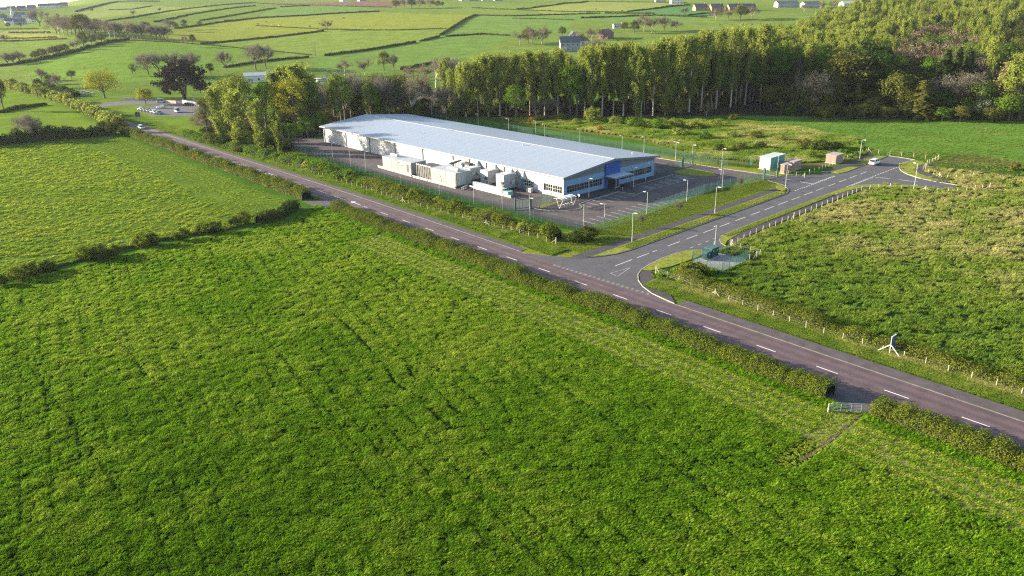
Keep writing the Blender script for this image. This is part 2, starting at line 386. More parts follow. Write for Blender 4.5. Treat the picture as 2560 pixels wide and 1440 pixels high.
# ---------------------------------------------------------------- roads
ROADM = mat("worn_purple_tarmac", (.102, .070, .075), .82, var=.16, scale=.5, bump=.25, bscale=25, spec=.3)
def add_tracks(m, dirv, nrm, origin):
    """wheel-polished bands along the road"""
    nt = m.node_tree; b = nt.nodes["Principled BSDF"]; L = nt.links.new
    src = b.inputs["Base Color"].links[0].from_socket
    tc = N(nt, "ShaderNodeTexCoord"); dp = N(nt, "ShaderNodeVectorMath", operation='DOT_PRODUCT'); dp.inputs[1].default_value = nrm
    sb = N(nt, "ShaderNodeVectorMath", operation='SUBTRACT'); sb.inputs[1].default_value = origin
    L(tc.outputs["Object"], sb.inputs[0]); L(sb.outputs[0], dp.inputs[0])
    sn = N(nt, "ShaderNodeMath", operation='SINE'); mu = N(nt, "ShaderNodeMath", operation='MULTIPLY'); mu.inputs[1].default_value = 2 * math.pi / 1.85
    L(dp.outputs["Value"], mu.inputs[0]); L(mu.outputs[0], sn.inputs[0])
    mp = N(nt, "ShaderNodeMapRange"); mp.inputs[1].default_value = -1; mp.inputs[3].default_value = .86; mp.inputs[4].default_value = 1.12; L(sn.outputs[0], mp.inputs[0])
    s2 = N(nt, "ShaderNodeVectorMath", operation='SCALE'); L(src, s2.inputs[0]); L(mp.outputs[0], s2.inputs["Scale"]); L(s2.outputs[0], b.inputs["Base Color"])
add_tracks(ROADM, MD, MN, MB0)
SIDEM = mat("grey_tarmac", (.082, .078, .084), .85, var=.14, scale=.4, bump=.25, bscale=25, spec=.3)
PATHM = mat("dark_footway_tarmac", (.060, .053, .056), .88, var=.2, scale=.7, bump=.3, bscale=20, spec=.25)
FOOTM = mat("grey_footway_tarmac", (.088, .073, .076), .85, var=.2, scale=.6, bump=.3, bscale=20, spec=.25)
YARDM = mat("car_park_tarmac", (.085, .070, .070), .85, var=.2, scale=.25, bump=.25, bscale=20, spec=.3)
KERBM = mat("concrete_kerb", (.33, .30, .25), .8, var=.2, scale=2)
EDGEM = mat("dusty_edge_line", (.23, .20, .165), .85, var=.35, scale=1.2)
LINEM = mat("white_road_paint", (.72, .70, .68), .6, var=.18, scale=5)
GIVEM = mat("scuffed_give_way_paint", (.24, .225, .225), .75, var=.45, scale=3)
FAINTM = mat("worn_road_paint", (.48, .46, .46), .7, var=.35, scale=4)
VERGEM = mat("mown_verge", (.175, .195, .028), .95, var=.4, scale=1.6, bump=1, bscale=9, spec=.1, detail=8)
GRAVM = mat("pale_gravel", (.27, .25, .24), .9, var=.25, scale=3, bump=.8, bscale=14)

FARC = [M(-340, 0)] + [G(*p) for p in [(250,281),(190,255.5),(150,241),(118,231),(60,216),(-60,196)]]
main_c = [M(s, 0) for s in np.arange(62, -341, -6.)]
def offs(path, t):
    o_ = []
    for i, p in enumerate(path):
        d = (path[min(i + 1, len(path) - 1)] - path[max(i - 1, 0)]).normalized(); o_.append(p + Vector((d.y, -d.x, 0)) * t)
    return o_
allc = main_c + smooth_path(FARC, 8)[1:]
allc = [Vector((p.x, p.y, 0)) for p in allc]
ln, rn = offs(allc, -3.9), offs(allc, 4.0)
r_ = MB()
for i in range(len(allc) - 1):
    r_.add([(q.x, q.y, .03) for q in (ln[i], ln[i + 1], rn[i + 1], rn[i])], [(3, 2, 1, 0)])
main_road = tag(r_.build("main_road", ROADM), "purplish tarmac main road running diagonally past the unit", kind="structure")
# fix winding if the sheet faces down
if main_road.data.polygons[0].normal.z < 0: main_road.data.flip_normals()
def dash(road, name, p, q, wd, z, m=LINEM):
    return MB().beam((p[0], p[1], z), (q[0], q[1], z), wd, .006).build(name, m, road)
zl = .036
s0 = 2.98
for k in range(0, 9):
    a = 2.98 + 9 - k * 9.0
    if k < 9: dash(main_road, "centre_dash", M(a, 0), M(a - 3, 0), .13, zl)
for k in range(0, 8): a = -70.0 - k * 9.0; dash(main_road, "centre_dash", M(a + .7, 0), M(a - 2.3, 0), .13, zl)
for k in range(0, 4): a = -142.5 - k * 9.6; dash(main_road, "warning_dash", M(a, 0), M(a - 5.6, 0), .14, zl)
for k in range(0, 6):
    a = -181 - k * 9.0; dash(main_road, "warning_dash", M(a, -.28), M(a - 6, -.28), .15, zl); dash(main_road, "warning_dash", M(a + 1, .35), M(a - 5, .35), .15, zl)
for k in range(0, 9): a = -244 - k * 9.0; dash(main_road, "centre_dash", M(a, .1), M(a - 4.5, .1), .16, zl)
def arrow(s, sgn):
    a = MB().beam(M(s - 3.2, .25, zl), M(s + 3.2, -.05, zl), .17, .006)
    a.add([M(s - 3.2, .25, zl + .002), M(s - 2.0, .95, zl + .002), M(s - 1.6, .2, zl + .002), M(s - 2.2, -.3, zl + .002)], [(0, 1, 2, 3)] if True else [])
    o = a.build("deflection_arrow", LINEM, main_road); return o
arrow(-137, 1); arrow(-239.5, 1)
MB().strip([M(s, 3.92) for s in np.arange(58, -48, -4)], .10, .03, .055).build("edge_line", EDGEM, main_road)
MB().strip([M(s, 3.92) for s in np.arange(-80, -330, -5)], .12, .03, .055).build("edge_line", EDGEM, main_road)
fw_ = MB().strip([M(s, 5.25) for s in np.arange(60, -46, -4)], 2.4, 0, .075)
tag(fw_.build("footway", FOOTM), "grey footway beside the main road, right of the junction", kind="structure")
fw2 = MB().strip([M(s, 4.85) for s in np.arange(-82, -312, -5)], 1.55, 0, .07)
tag(fw2.build("footway", FOOTM), "narrow worn footway beside the main road, left of the junction", kind="structure")

# side road with bellmouth, access to the unit, turning head
side_poly = [M(-47, 3.95), M(-60, 3.95), M(-80, 3.95), G(1375, 641), G(1420, 645), S(-9.9, 3.4), S(-6.5, 1.4), S(-4, .5), S(0, 0), S(30, 0), S(59, 0), S(61.5, .7), S(64, 2.0), S(67.5, 5.2), S(69.2, 10.9), S(76.6, 10.6), S(79, 7.6), S(83, 4.6), S(86.6, 3.0), S(88, .8), S(91, 0), S(100, .2), S(116, .4), S(119.3, .7), S(119.5, -2), S(118.4, -7.1),
 S(113, -6.3), S(108.5, -6.9), S(104.6, -8.4), S(100.3, -11.3), S(97.6, -14.5), S(96.2, -17), S(95, -21.8), S(94.4, -26.5), S(91, -26.5), S(87.4, -22.6), S(87.4, -18.2), S(86, -15.4), S(83.5, -12.3), S(81.3, -10), S(78.5, -8.2), S(74.5, -7.3), S(70, -7.1), S(50, -7.1), S(24, -7.1), S(20.5, -7.4), S(17, -8.4), S(14.9, -10.2), S(13.8, -12.2), S(9.2, -12.2), S(9, -9.8), S(7, -8.2), S(4, -7.4), S(-.5, -7.25), S(-4.5, -7.6), S(-8, -8.3), S(-10.5, -9.6), S(-12.7, -11.4), S(-14.6, -13.8), S(-16.2, -17)]
side_road = tag(MB().prism(side_poly, 0.0, .034, base=False).build("side_road", SIDEM), "grey tarmac side road leading off the junction to a turning head", kind="structure")
zs = .040
for a, b in [(-9.5, -4.6), (-3, .6), (1.6, 3.0)]: dash(side_road, "centre_dash", S(a, -3.65), S(b, -3.65), .12, zs)
k = 6.6
while k < 93: dash(side_road, "centre_dash", S(k, -3.6), S(k + 4.0, -3.6), .12, zs); k += 6.05
k = 2.4
while k < 17: dash(side_road, "edge_dash", S(k + 6, -7.45), S(k + 7.2, -7.45), .11, zs, FAINTM); k += 2.6
for t in np.arange(4.9, -16.5, -1.05):                       # give way line at the mouth
    dash(side_road, "give_way_dash", S(-16.5, t), S(-16.5, t - .6), .16, .046, GIVEM); dash(side_road, "give_way_dash", S(-16.9, t - .1), S(-16.9, t - .7), .16, .046, GIVEM)
tri = [S(-13.6, -7.5), S(-13.1, -5.6), S(-8.2, -6.2)]
for a, b in ((0, 1), (1, 2), (2, 0)): dash(side_road, "give_way_triangle_side", tri[a], tri[b], .2, .044, GIVEM)
for k in range(19): dash(side_road, "give_way_dash", S(63.5 + k * 1.15, .05), S(64.1 + k * 1.15, .05), .17, zs)
for k in range(8, 19): dash(side_road, "give_way_dash", S(63.5 + k * 1.15, .42), S(64.1 + k * 1.15, .42), .17, zs)
for k in range(30): dash(side_road, "give_way_dash", S(75.6 + k * 1.02, -7.25), S(76.2 + k * 1.02, -7.25), .15, zs)
for k in range(14): dash(side_road, "give_way_dash", S(75.6 + k * 1.02, -7.62), S(76.2 + k * 1.02, -7.62), .15, zs)
dash(side_road, "access_dash", S(73.3, 5.0), S(73.5, 8.5), .12, zs); dash(side_road, "access_dash", S(73.0, .6), S(73.2, 3.8), .12, zs)
dash(side_road, "access_dash", S(90.4, -8), S(91.0, -11.5), .12, zs); dash(side_road, "access_dash", S(91.4, -13.5), S(91.9, -18), .12, zs)
jt = MB()
jt.beam(M(-58, -3.8, .034), M(-53.5, 3.9, .034), .1, .004)
jt.build("surface_joint", PATHM, main_road)

KERBD = mat('weathered_kerb', (.16, .145, .125), .85, var=.25, scale=2)
def kerb(pts, label, wd=.14, h=.14): return tag(MB().strip(pts, wd, 0, h).build("kerb", KERBD if any(q in label for q in ('dark', 'near edge', 'behind the parked', 'kiosks')) else KERBM), label, kind="structure")
kerb([M(-44.5, 3.95), S(-16.2, -17), S(-14.6, -13.8), S(-12.7, -11.4), S(-10.5, -9.6), S(-8, -8.4), S(-4.5, -7.7), S(-.5, -7.3), S(4, -7.45), S(7, -8.25), S(9, -9.8)], "pale kerb round the right corner of the junction")
kerb([S(13.9, -12), S(14.9, -10.2), S(17, -8.4), S(20.5, -7.45), S(24, -7.15), S(50, -7.15), S(74, -7.3), S(78.5, -8.2), S(83.5, -12.3), S(87.3, -18.2), S(87.4, -22)], "kerb along the near edge of the side road")
kerb([M(-80, 4.05), G(1375, 641), G(1420, 645), S(-9.9, 3.4), S(-6.5, 1.45), S(-4, .55), S(0, .05), S(59, .05), S(61.5, .75), S(64, 2.05), S(67.3, 5.3), S(69, 10.6)], "dark kerb along the far edge of the side road")
kerb([S(76.8, 10.6), S(79.1, 7.7), S(83, 4.7), S(86.6, 3.1)], "curved kerb by the brown kiosks")
kerb([S(88.2, .8), S(91, .08), S(100, .28), S(116, .48), S(119.3, .8)], "kerb behind the parked white car")
kerb([S(119.5, .7), S(119.6, -2), S(118.5, -7.1)], "pale kerb closing the end of the road")
kerb(smooth_path([S(118.4, -7.1), S(113, -6.3), S(108.5, -6.9), S(104.6, -8.4), S(100.3, -11.3), S(97.6, -14.5), S(96.2, -17), S(95, -21.8), S(94.4, -26.5)], .8), "pale curved kerb of the turning head island", .22)
# verges, paths
PAVED = [side_poly]
def slab(name, poly, h, m, label, kind="structure"):
    PAVED.append(poly); return tag(MB().prism(poly, 0, h, base=False).build(name, m), label, kind=kind)
slab("verge", [S(-8.6, 2.95), S(-6.3, 1.65), S(-4, .75), S(0, .2), S(58.5, .2), S(60.6, 1.2), S(60, 2.8), S(20, 3.0), S(3, 3.1)], .13, VERGEM, "mown strip between the side road and its left footway")
slab("footway", [G(1428, 641), S(-10.4, 4.0), S(-8.4, 3.05), S(3, 3.15), S(20, 3.05), S(60, 2.85), S(63.2, 3.0), S(65, 4.6), S(58.5, 5.2), S(30, 5.2), S(-9, 5.6)], .11, PATHM, "dark footway on the left of the side road")
slab("verge", [S(61.2, 1.6), S(63.4, 2.4), S(66.6, 5.2), S(67.2, 7), S(64.5, 5.6), S(62, 4.0)], .14, VERGEM, "small mown wedge under the lamp by the gate")
slab("verge", [S(88.6, 1.0), S(91, .3), S(98.8, .35), S(98, 2.6), S(88.8, 3.1)], .13, VERGEM, "mown strip beside the kiosk access")
slab("verge", [S(103.5, .55), S(118, .8), S(117.5, 3.2), S(103.8, 3.1)], .13, VERGEM, "mown strip behind the parked car")
slab("footway", [S(86.9, 3.3), S(99, 2.8), S(103, .4), S(103.6, 3.2), S(118, 3.4), S(118, 5.4), S(87.5, 5.2)], .10, PATHM, "dark path between the kiosks and the road")
slab("verge", smooth_path([S(14.2, -11.4), S(15.1, -10.1), S(17.1, -8.55), S(20.5, -7.6), S(24, -7.3), S(50, -7.3), S(66, -7.3)], 2) + [S(66, -8.9), S(24, -9.1), S(17, -10.2)], .13, VERGEM, "mown strip along the near edge of the side road")
slab("verge", [S(66.6, -7.3), S(74, -7.45), S(78.4, -8.4), S(81, -10.1), S(83.3, -12.4), S(85.8, -15.5), S(87.2, -18.2), S(87.2, -22.4), S(85.4, -22.6), S(84.8, -18.5), S(81, -13.6), S(77, -10.4), S(72, -9.3), S(66.6, -9)], .13, VERGEM, "curved mown strip on the near side of the turning head")
slab("footway", [S(14.8, -12.3), S(17.2, -10.35), S(24, -9.25), S(66, -9.05), S(72, -9.4), S(76.8, -10.6), S(80.5, -13.6), S(79.8, -14.4), S(75.2, -11.3), S(66, -11.1), S(24, -11.2), S(18, -12)], .10, PATHM, "dark footway along the post fence of the side road")
slab("verge", [S(118.2, -7.3), S(113, -6.5), S(108.5, -7.1), S(104.8, -8.6), S(100.5, -11.5), S(97.8, -14.7), S(96.4, -17), S(95.4, -21), S(96.8, -21.2), S(98.4, -18.6), S(101.3, -15), S(105, -12), S(110, -10.8), S(116, -11.2), S(117.6, -9)], .14, VERGEM, "crescent of mown grass at the turning head")
slab("footway", smooth_path([S(95.2, -22.2), S(97, -21.4), S(98.6, -18.7), S(101.5, -15.2), S(105.2, -12.2), S(110, -11), S(116, -11.4)], 1.5) + smooth_path([S(116, -13), S(110, -13), S(106, -14.2), S(103, -16.8), S(100.4, -20), S(98.4, -23), S(95.2, -24)], 1.5), .10, PATHM, "dark curved path behind the crescent of grass")
slab("footway", [S(-14.3, -14), S(-12.5, -11.7), S(-10.4, -9.85), S(-8.3, -8.75), S(-7.6, -10.2), S(-9.8, -12.4), S(-12.3, -15.5), M(-47.5, 6.6), M(-44.5, 4.1), S(-16, -17.1)], .11, PATHM, "dark footway corner at the junction")
slab("verge", [S(-8, -8.6), S(-4.5, -7.8), S(-.5, -7.45), S(4, -7.6), S(6.9, -8.4), S(8.6, -9.9), S(8.4, -11.6), S(2, -11.6), S(-3, -11.2), S(-7.2, -10)], .13, VERGEM, "mown strip in front of the green cabinet")
# field entrances
slab("field_entrance", [M(-146.5, -3.85), M(-141, -3.85), M(-139, -8.2), M(-149, -8.2)], .035, FOOTM, "tarmac field entrance across the road from the unit")
slab("field_entrance", [M(-14.6, -3.85), M(-5.6, -3.85), M(-7.2, -5.6), M(-10.2, -9.0), M(-12.8, -8.6)], .035, FOOTM, "tarmac apron before the metal field gate")

RUT = smooth_path([G(2150, 1037), G(2120, 1062), G(2085, 1092), G(2045, 1124), G(2000, 1152)], .8)
tag(MB().strip(RUT, .42, 0, .03).build('field_track', mat('trodden_earth', (.085, .060, .032), .95, var=.5, scale=1.5, bump=1, bscale=6)), 'worn brown wheel rut leading from the field gate into the grass', kind='structure')
# plot: yard and car park (building frame)
yard = [Bp(-20.4, -15.2), Bp(-20.4, 21), Bp(-19.2, 35), Bp(-19.3, 48), Bp(-22.4, 51), S(69.2, 10.9), S(76.6, 10.6), Bp(-24.3, 55.7), Bp(-18.9, 55.2), Bp(-7, 54), Bp(30, 53.6), Bp(112, 53), Bp(126, 50), Bp(126, -8), Bp(112, -14), Bp(95, -13), Bp(80, -13.6), Bp(66, -15.0), Bp(40, -15.8), Bp(0, -15.6), Bp(-12, -15.6)]
car_park = slab("car_park", yard, .02, YARDM, "dark tarmac yard and car park round the unit")
kerb([Bp(-24.3, 55.8), Bp(-18.9, 55.3), Bp(-7, 54.1), Bp(30, 53.7), Bp(112, 53.1)], "pale kerb along the back of the yard")
slab("lawn", [Bp(-.8, 41.5), Bp(-.8, 47.6), Bp(-4, 48.8), Bp(-9.5, 47.8), Bp(-12.5, 45.0), Bp(-9.5, 42.3), Bp(-4, 40.6)], .12, VERGEM, "half round lawn at the right corner of the unit")
slab("footway", [Bp(-.3, -.5), Bp(-.3, 41), Bp(-2.2, 40.5), Bp(-3.0, 22), Bp(-4.6, 20.5), Bp(-8.5, 15.6), Bp(-4.6, 14.4), Bp(-5.3, -.6), Bp(-5.8, -1.6)], .10, PATHM, "dark path along the front of the unit")
fpath = smooth_path([Bp(-.2, -11.0), Bp(-3.0, -10.6), Bp(-6.5, -9), Bp(-8.6, -5.6), Bp(-8.4, -2.5), Bp(-6.0, -.9)], .6)
slab("footway", fpath + [Bp(-2, -1), Bp(-.8, -6)], .11, PATHM, "dark paved corner under the cycle shelter")
kerb(fpath + [Bp(-5.5, 2), Bp(-4.6, 14.4), Bp(-9.2, 15.2)], "pale kerb from the yard gate to the parking bays", .18)
slab("lawn", [Bp(-.6, -9.6), Bp(-.6, -.9), Bp(-1.3, -.9), Bp(-1.9, -6), Bp(-2.4, -9.4)], .13, VERGEM, "thin strip of grass beside the cycle shelter")
for k in range(18):
    w_ = -13.0 + k * 2.4; dash(car_park, "bay_line", Bp(-16.1 + .02 * k, w_), Bp(-20.3, w_), .1, .026, FAINTM)
for k in range(7): w_ = -.8 + k * 2.43; dash(car_park, "bay_line", Bp(-5.6 + .1 * k, w_), Bp(-10.2, w_ - .1), .1, .026, FAINTM)
dash(car_park, "bay_line", Bp(-9.9, 14), Bp(-8.8, 20.6), .1, .026, FAINTM); dash(car_park, "bay_line", Bp(-8.8, 20.6), Bp(-9.4, 22), .1, .026, FAINTM)
dash(car_park, "bay_line", Bp(-3.3, 21.8), Bp(-2.5, 39.3), .16, .026, FAINTM); dash(car_park, "bay_line", Bp(-2.5, 39.3), Bp(-9.5, 39.0), .1, .026, FAINTM)
for k in range(5):                                            # hatched disabled bays
    w_ = 22.6 + k * 3.5
    dash(car_park, "bay_line", Bp(-4.6, w_), Bp(-9.2, w_), .09, .026, FAINTM); dash(car_park, "bay_line", Bp(-4.6, w_ + 1.1), Bp(-9.2, w_ + 1.1), .09, .026, FAINTM)
    for j in range(4): dash(car_park, "hatch_line", Bp(-5 - j * 1.1, w_ + .05), Bp(-5.6 - j * 1.1, w_ + 1.05), .08, .029, FAINTM)
    dash(car_park, "hatch_line", Bp(-9.2, w_ + 1.1), Bp(-9.2, w_ + 3.4), .09, .029, FAINTM); dash(car_park, "hatch_line", Bp(-6.6, w_ + 1.9), Bp(-7.6, w_ + 2.7), .09, .029, FAINTM)
# far car parks on the left
slab("car_park", [G(*p) for p in [(345,277),(390,262),(400,250),(480,246),(530,262),(520,288),(440,291),(385,290)]], .03, SIDEM, "roadside car park on the left, full of parked cars")
slab("side_lane", [G(*p) for p in [(218,268),(262,256),(330,252),(400,252),(400,262),(330,262),(265,266),(238,275)]], .028, SIDEM, "lane from the main road to the roadside car park")
slab("layby", [G(*p) for p in [(180,236),(215,228),(300,240),(395,250),(380,258),(290,246),(200,242)]], .02, SIDEM, "lay-by beneath the golden willow")
slab("hardstanding", [S(1.0, -13.0), S(1.0, -19.2), S(4, -19.3), S(10.3, -19.2), S(9.2, -12.4), S(3, -12.1)], .06, GRAVM, "pale gravel pad inside the green compound")
# ---------------------------------------------------------------- the industrial unit
UL, UWD, EH, RH = 115.5, 35.3, 5.35, 7.17
unit = thing("warehouse", "long low industrial unit with pale grey roof and blue entrance front", "warehouse", BO, 0)
XA, YA = BU, BW                                    # local axes in world orientation
def bl(u_, w_, z): v = BU * u_ + BW * w_; return (v.x, v.y, z)      # local (empty has no rotation)
CLAD = mat("white_cladding", (.38, .40, .42), .5, var=.05, scale=.4, spec=.3)
CLADF = mat("pale_blue_cladding", (.16, .27, .43), .45, var=.05, scale=.5)
DARKC = mat("slate_grey_cladding", (.115, .14, .175), .5, var=.08, scale=.5)
BLUE = mat("royal_blue_cladding", (.010, .060, .28), .4, var=.06, scale=.8)
ROOFM = mat("pale_roof_sheet", (.275, .315, .375), .42, var=.05, scale=.05, spec=.35, stretch=(1, 1, 1))
TRIM = mat("white_trim", (.50, .49, .46), .5, var=.05, scale=1)
GREYT = mat("grey_trim", (.16, .19, .22), .5, var=.08, scale=1)
PIPEM = mat("grey_downpipe", (.20, .20, .20), .5, var=.1, scale=2)
GLASS, gnt2, gb2 = _bsdf("window_glass"); gb2.inputs["Base Color"].default_value = (.018, .022, .028, 1); gb2.inputs["Roughness"].default_value = .06; gb2.inputs["Specular IOR Level"].default_value = .8
_tn = N(gnt2, "ShaderNodeTexNoise"); _tn.inputs["Scale"].default_value = .7; _rr = N(gnt2, "ShaderNodeMapRange"); _rr.inputs[3].default_value = .03; _rr.inputs[4].default_value = .14
gnt2.links.new(_tn.outputs[0], _rr.inputs[0]); gnt2.links.new(_rr.outputs[0], gb2.inputs["Roughness"])
FRAME = mat("grey_window_frame", (.25, .27, .29), .5, var=.05)
FRAMEW = mat("white_window_frame", (.62, .60, .55), .5, var=.05)
def bbox(mb, u0, u1, w0, w1, z0, z1):
    vs_ = [bl(u_, w_, z) for z in (z0, z1) for (u_, w_) in ((u0, w0), (u1, w0), (u1, w1), (u0, w1))]
    a = [(0, 3, 2, 1), (4, 5, 6, 7), (0, 1, 5, 4), (1, 2, 6, 5), (2, 3, 7, 6), (3, 0, 4, 7)]
    return mb.add(vs_, [tuple(reversed(q)) for q in a])
def bpart(name, m, parent, *boxes):
    mb = MB()
    for b in boxes: bbox(mb, *b)
    return mb.build(name, m, parent)
# long walls as bays of cladding between downpipes
nb = 16; bay = (UL - 1.0) / nb
win_bays = {0}
for k in range(nb):
    u0, u1 = .5 + k * bay + .01, .5 + (k + 1) * bay - .01
    if k == 1: 
        bpart("wall_panel", CLAD, unit, (u0, u1, .45, .75, 0, EH)); continue
    if k == 0:      # office corner: band of windows left open between two strips of cladding
        bpart("wall_panel", CLAD, unit, (.42, u1, .45, .75, 0, 1.05), (.42, u1, .45, .75, 2.75, EH), (.42, 1.0, .45, .75, 1.05, 2.75), (u1 - .35, u1, .45, .75, 1.05, 2.75))
        continue
    bpart("wall_panel", CLAD, unit, (u0, u1, .45, .75, 0, EH))
for k in range(nb): u0, u1 = .5 + k * bay + .01, .5 + (k + 1) * bay - .01; bpart("wall_panel", CLAD, unit, (u0, u1, UWD - .75, UWD - .45, 0, EH))
def window(u0, u1, w0, w1, z0, z1, nsp, frame, axis_u=True, out=-1):
    """one window: frame, mullions, transom and panes set back in it; runs along u or along w"""
    wn_ = MB(); t = .07
    def bx_(a0, a1, c0, c1, d0, d1):
        return bbox(wn_, a0, a1, c0, c1, d0, d1) if axis_u else bbox(wn_, c0, c1, a0, a1, d0, d1)
    if axis_u: a0, a1, c = u0, u1, w0
    else: a0, a1, c = w0, w1, u0
    c0, c1 = (c, c + .12)
    bx_(a0, a1, c0, c1, z0, z0 + t); bx_(a0, a1, c0, c1, z1 - t, z1); zm = z0 + (z1 - z0) * .52; bx_(a0, a1, c0 + .01, c1 - .01, zm - .03, zm + .03)
    for i in range(nsp + 1):
        p = a0 + (a1 - a0) * i / nsp; q0 = min(max(p - t / 2, a0), a1 - t); bx_(q0, q0 + t, c0 - .012, c1 - .02, z0 + t, z1 - t)
    fr = wn_.build("window", frame, unit)
    for i in range(nsp):
        for (za, zb) in ((z0 + t, zm - .03), (zm + .03, z1 - t)):
            p0 = a0 + (a1 - a0) * i / nsp + t / 2; p1 = a0 + (a1 - a0) * (i + 1) / nsp - t / 2
            g = MB(); b_ = (p0, p1, c0 + .055, c0 + .075, za, zb)
            bbox(g, *b_) if axis_u else bbox(g, c0 + .055, c0 + .075, p0, p1, za, zb)
            g.build("pane", GLASS, fr)
window(1.0, 4.2, .55, 0, 1.05, 2.75, 4, FRAMEW); window(4.26, 6.6, .55, 0, 1.05, 2.75, 3, FRAMEW)
window(.5 + bay + 3.3, .5 + bay + 6.6, .30, 0, 1.05, 2.6, 4, FRAMEW)
bpart("door", mat("blue_grey_door", (.16, .26, .36), .5), unit, (14.0, 15.5, .36, .46, .02, 2.5))
for k in range(1, nb, 1):
    if k % 2 == 0 or k in (3, 5): mb = MB(); u_ = .5 + k * bay; bbox(mb, u_ - .09, u_ + .09, .26, .44, .05, EH - .2); mb.build("downpipe", PIPEM, unit)
mb = MB(); bbox(mb, .16, .36, .16, .36, .05, EH - .2); mb.build("downpipe", TRIM, unit)
mb = MB(); bbox(mb, UL - .6, UL - .4, .2, .4, .05, EH - .2); mb.build("downpipe", TRIM, unit)
# front (u small): plinth strip, windows, upper band, dark fascia, blue entrance tower
def gable(mb, u0, u1, w0, w1, z0, inset=0.0):
    """wall slice reaching up to the roof line"""
    def top(w_): return EH - .05 + (RH - EH) * (1 - abs(w_ - UWD / 2) / (UWD / 2)) - .12
    wsx = sorted({w0, w1} | ({UWD / 2} if w0 < UWD / 2 < w1 else set()))
    prof = [(w0, z0), (w1, z0)] + [(w_, top(w_)) for w_ in reversed(wsx)]
    p0 = [bl(u0, a, b) for a, b in prof]; p1 = [bl(u1, a, b) for a, b in prof]; n = len(prof)
    mb.add(p0 + p1, [(i, (i + 1) % n, n + (i + 1) % n, n + i) for i in range(n)] + [tuple(range(n - 1, -1, -1)), tuple(range(n, 2 * n))]); return mb
E1, E2 = 15.1, 20.6                                # entrance bay
for (a, b) in ((.45, E1 - .01), (E2 + .01, UWD - .45)):
    bpart("wall_panel", CLADF, unit, (.42, .72, a, b, 0, 1.05))
    bpart("wall_panel", CLADF, unit, (.40, .70, a, b, 2.75, 4.3))
    gable(MB(), .40, .70, a, b, 4.32).build("fascia_panel", DARKC, unit)
for a_, b_ in ((.45, 1.6), (UWD - 1.6, UWD - .45), (E1 - .9, E1 - .02), (E2 + .02, E2 + .5)): bpart("wall_panel", CLADF, unit, (.41, .71, a_, b_, 1.06, 2.74))
wins = [(1.6, 5.2, 4), (5.2, 7.7, 3), (7.7, 10.9, 4), (10.9, E1 - .9, 4), (E2 + .5, 24.6, 4), (24.6, 28.0, 4), (28.0, 31.0, 3), (31.0, UWD - 1.6, 3)]
for a, b, n in wins: window(.52, 0, a + .02, b - .02, 1.05, 2.75, n, FRAME, axis_u=False)
gable(MB(), .10, .42, E1, E2, 3.0).build("blue_tower_panel", BLUE, unit)
for a_ in (E1, E2 - .9): bpart("blue_side_panel", BLUE, unit, (.1, .4, a_, a_ + .9, 0, 2.98))
ent = bpart("entrance", GREYT, unit, (.5, .6, E1 + .9, E2 - .9, 2.5, 2.98), (.5, .6, E1 + .9, E1 + 1.05, 0, 2.5), (.5, .6, E2 - 1.05, E2 - .9, 0, 2.5))
for i in range(3): w_ = E1 + 1.05 + i * 1.13; bpart("glass_door", GLASS, unit, (.52, .56, w_, w_ + 1.1, .05, 2.48))
lob = bpart("entrance_lobby_frame", TRIM, unit, (-1.6, -1.5, E1 + 3.3, E1 + 3.4, .1, 2.4), (-1.6, -1.5, E1 + 1.9, E1 + 3.3, .1, .22), (-1.6, -1.5, E1 + 2.2, E1 + 2.26, .22, 2.4))
can = MB(); bbox(can, -3.3, .08, E1 - .4, E2 + 1.2, 3.05, 3.22); can.build("entrance_canopy", mat("pale_canopy", (.50, .58, .66), .4), unit)
bpart("canopy_fascia", GREYT, unit, (-3.36, -3.31, E1 - .4, E2 + 1.2, 2.92, 3.24), (-3.3, .05, E1 - .46, E1 - .41, 2.92, 3.24), (-3.3, .05, E2 + 1.21, E2 + 1.26, 2.92, 3.24))
for w_ in (E1 + .1, E2 + .6): mb = MB().tube(bl(-3.0, w_, 0), bl(-3.0, w_, 3.05), .07); mb.build("canopy_post", GREYT, unit)
# rear gable
gable(MB(), UL - .75, UL - .45, .45, UWD - .45, 0).build("wall_panel", CLAD, unit)
# roof: sheets per bay on both slopes, standing proud by turns
OV = .55
def rz(w_): return EH + (RH - EH) * (1 - abs(w_ - UWD / 2) / (UWD / 2))
nr = 32; rb_ = (UL + 2 * OV) / nr
sheet = {}
for side in (0, 1):
    wa, wb_ = (-OV, UWD / 2 - .25) if side == 0 else (UWD + OV, UWD / 2 + .25)
    mb = MB(); P = []
    for (u_, w_) in ((0.003, wa), (rb_ - .003, wa), (rb_ - .003, wb_), (.003, wb_)):
        P.append(bl(u_, w_, rz(w_)))
    P += [(p[0], p[1], p[2] + .09) for p in P]
    mb.add(P, [(0, 1, 2, 3), (4, 7, 6, 5), (0, 4, 5, 1), (1, 5, 6, 2), (2, 6, 7, 3), (3, 7, 4, 0)])
    for j in range(1, 4):                            # low ribs on each sheet
        u_ = rb_ * j / 4; Q = [bl(u_ - .02, wa, rz(wa) + .085), bl(u_ + .03, wa, rz(wa) + .085), bl(u_ + .03, wb_, rz(wb_) + .085), bl(u_ - .03, wb_, rz(wb_) + .085)]
        Q += [(p[0], p[1], p[2] + .014) for p in Q]; mb.add(Q, [(4, 5, 6, 7), (0, 4, 7, 3), (1, 2, 6, 5)])
    me = mb.mesh("roof_sheet", ROOFM)
    bm = bmesh.new(); bm.from_mesh(me); bmesh.ops.recalc_face_normals(bm, faces=bm.faces); bm.to_mesh(me); bm.free()
    sheet[side] = me
for k in range(nr):
    for side in (0, 1):
        o = link("roof_sheet", sheet[side], unit); p = bl(-OV + k * rb_, 0, .0015 * (k % 2)); o.location = p
rd = MB(); z = RH + .075
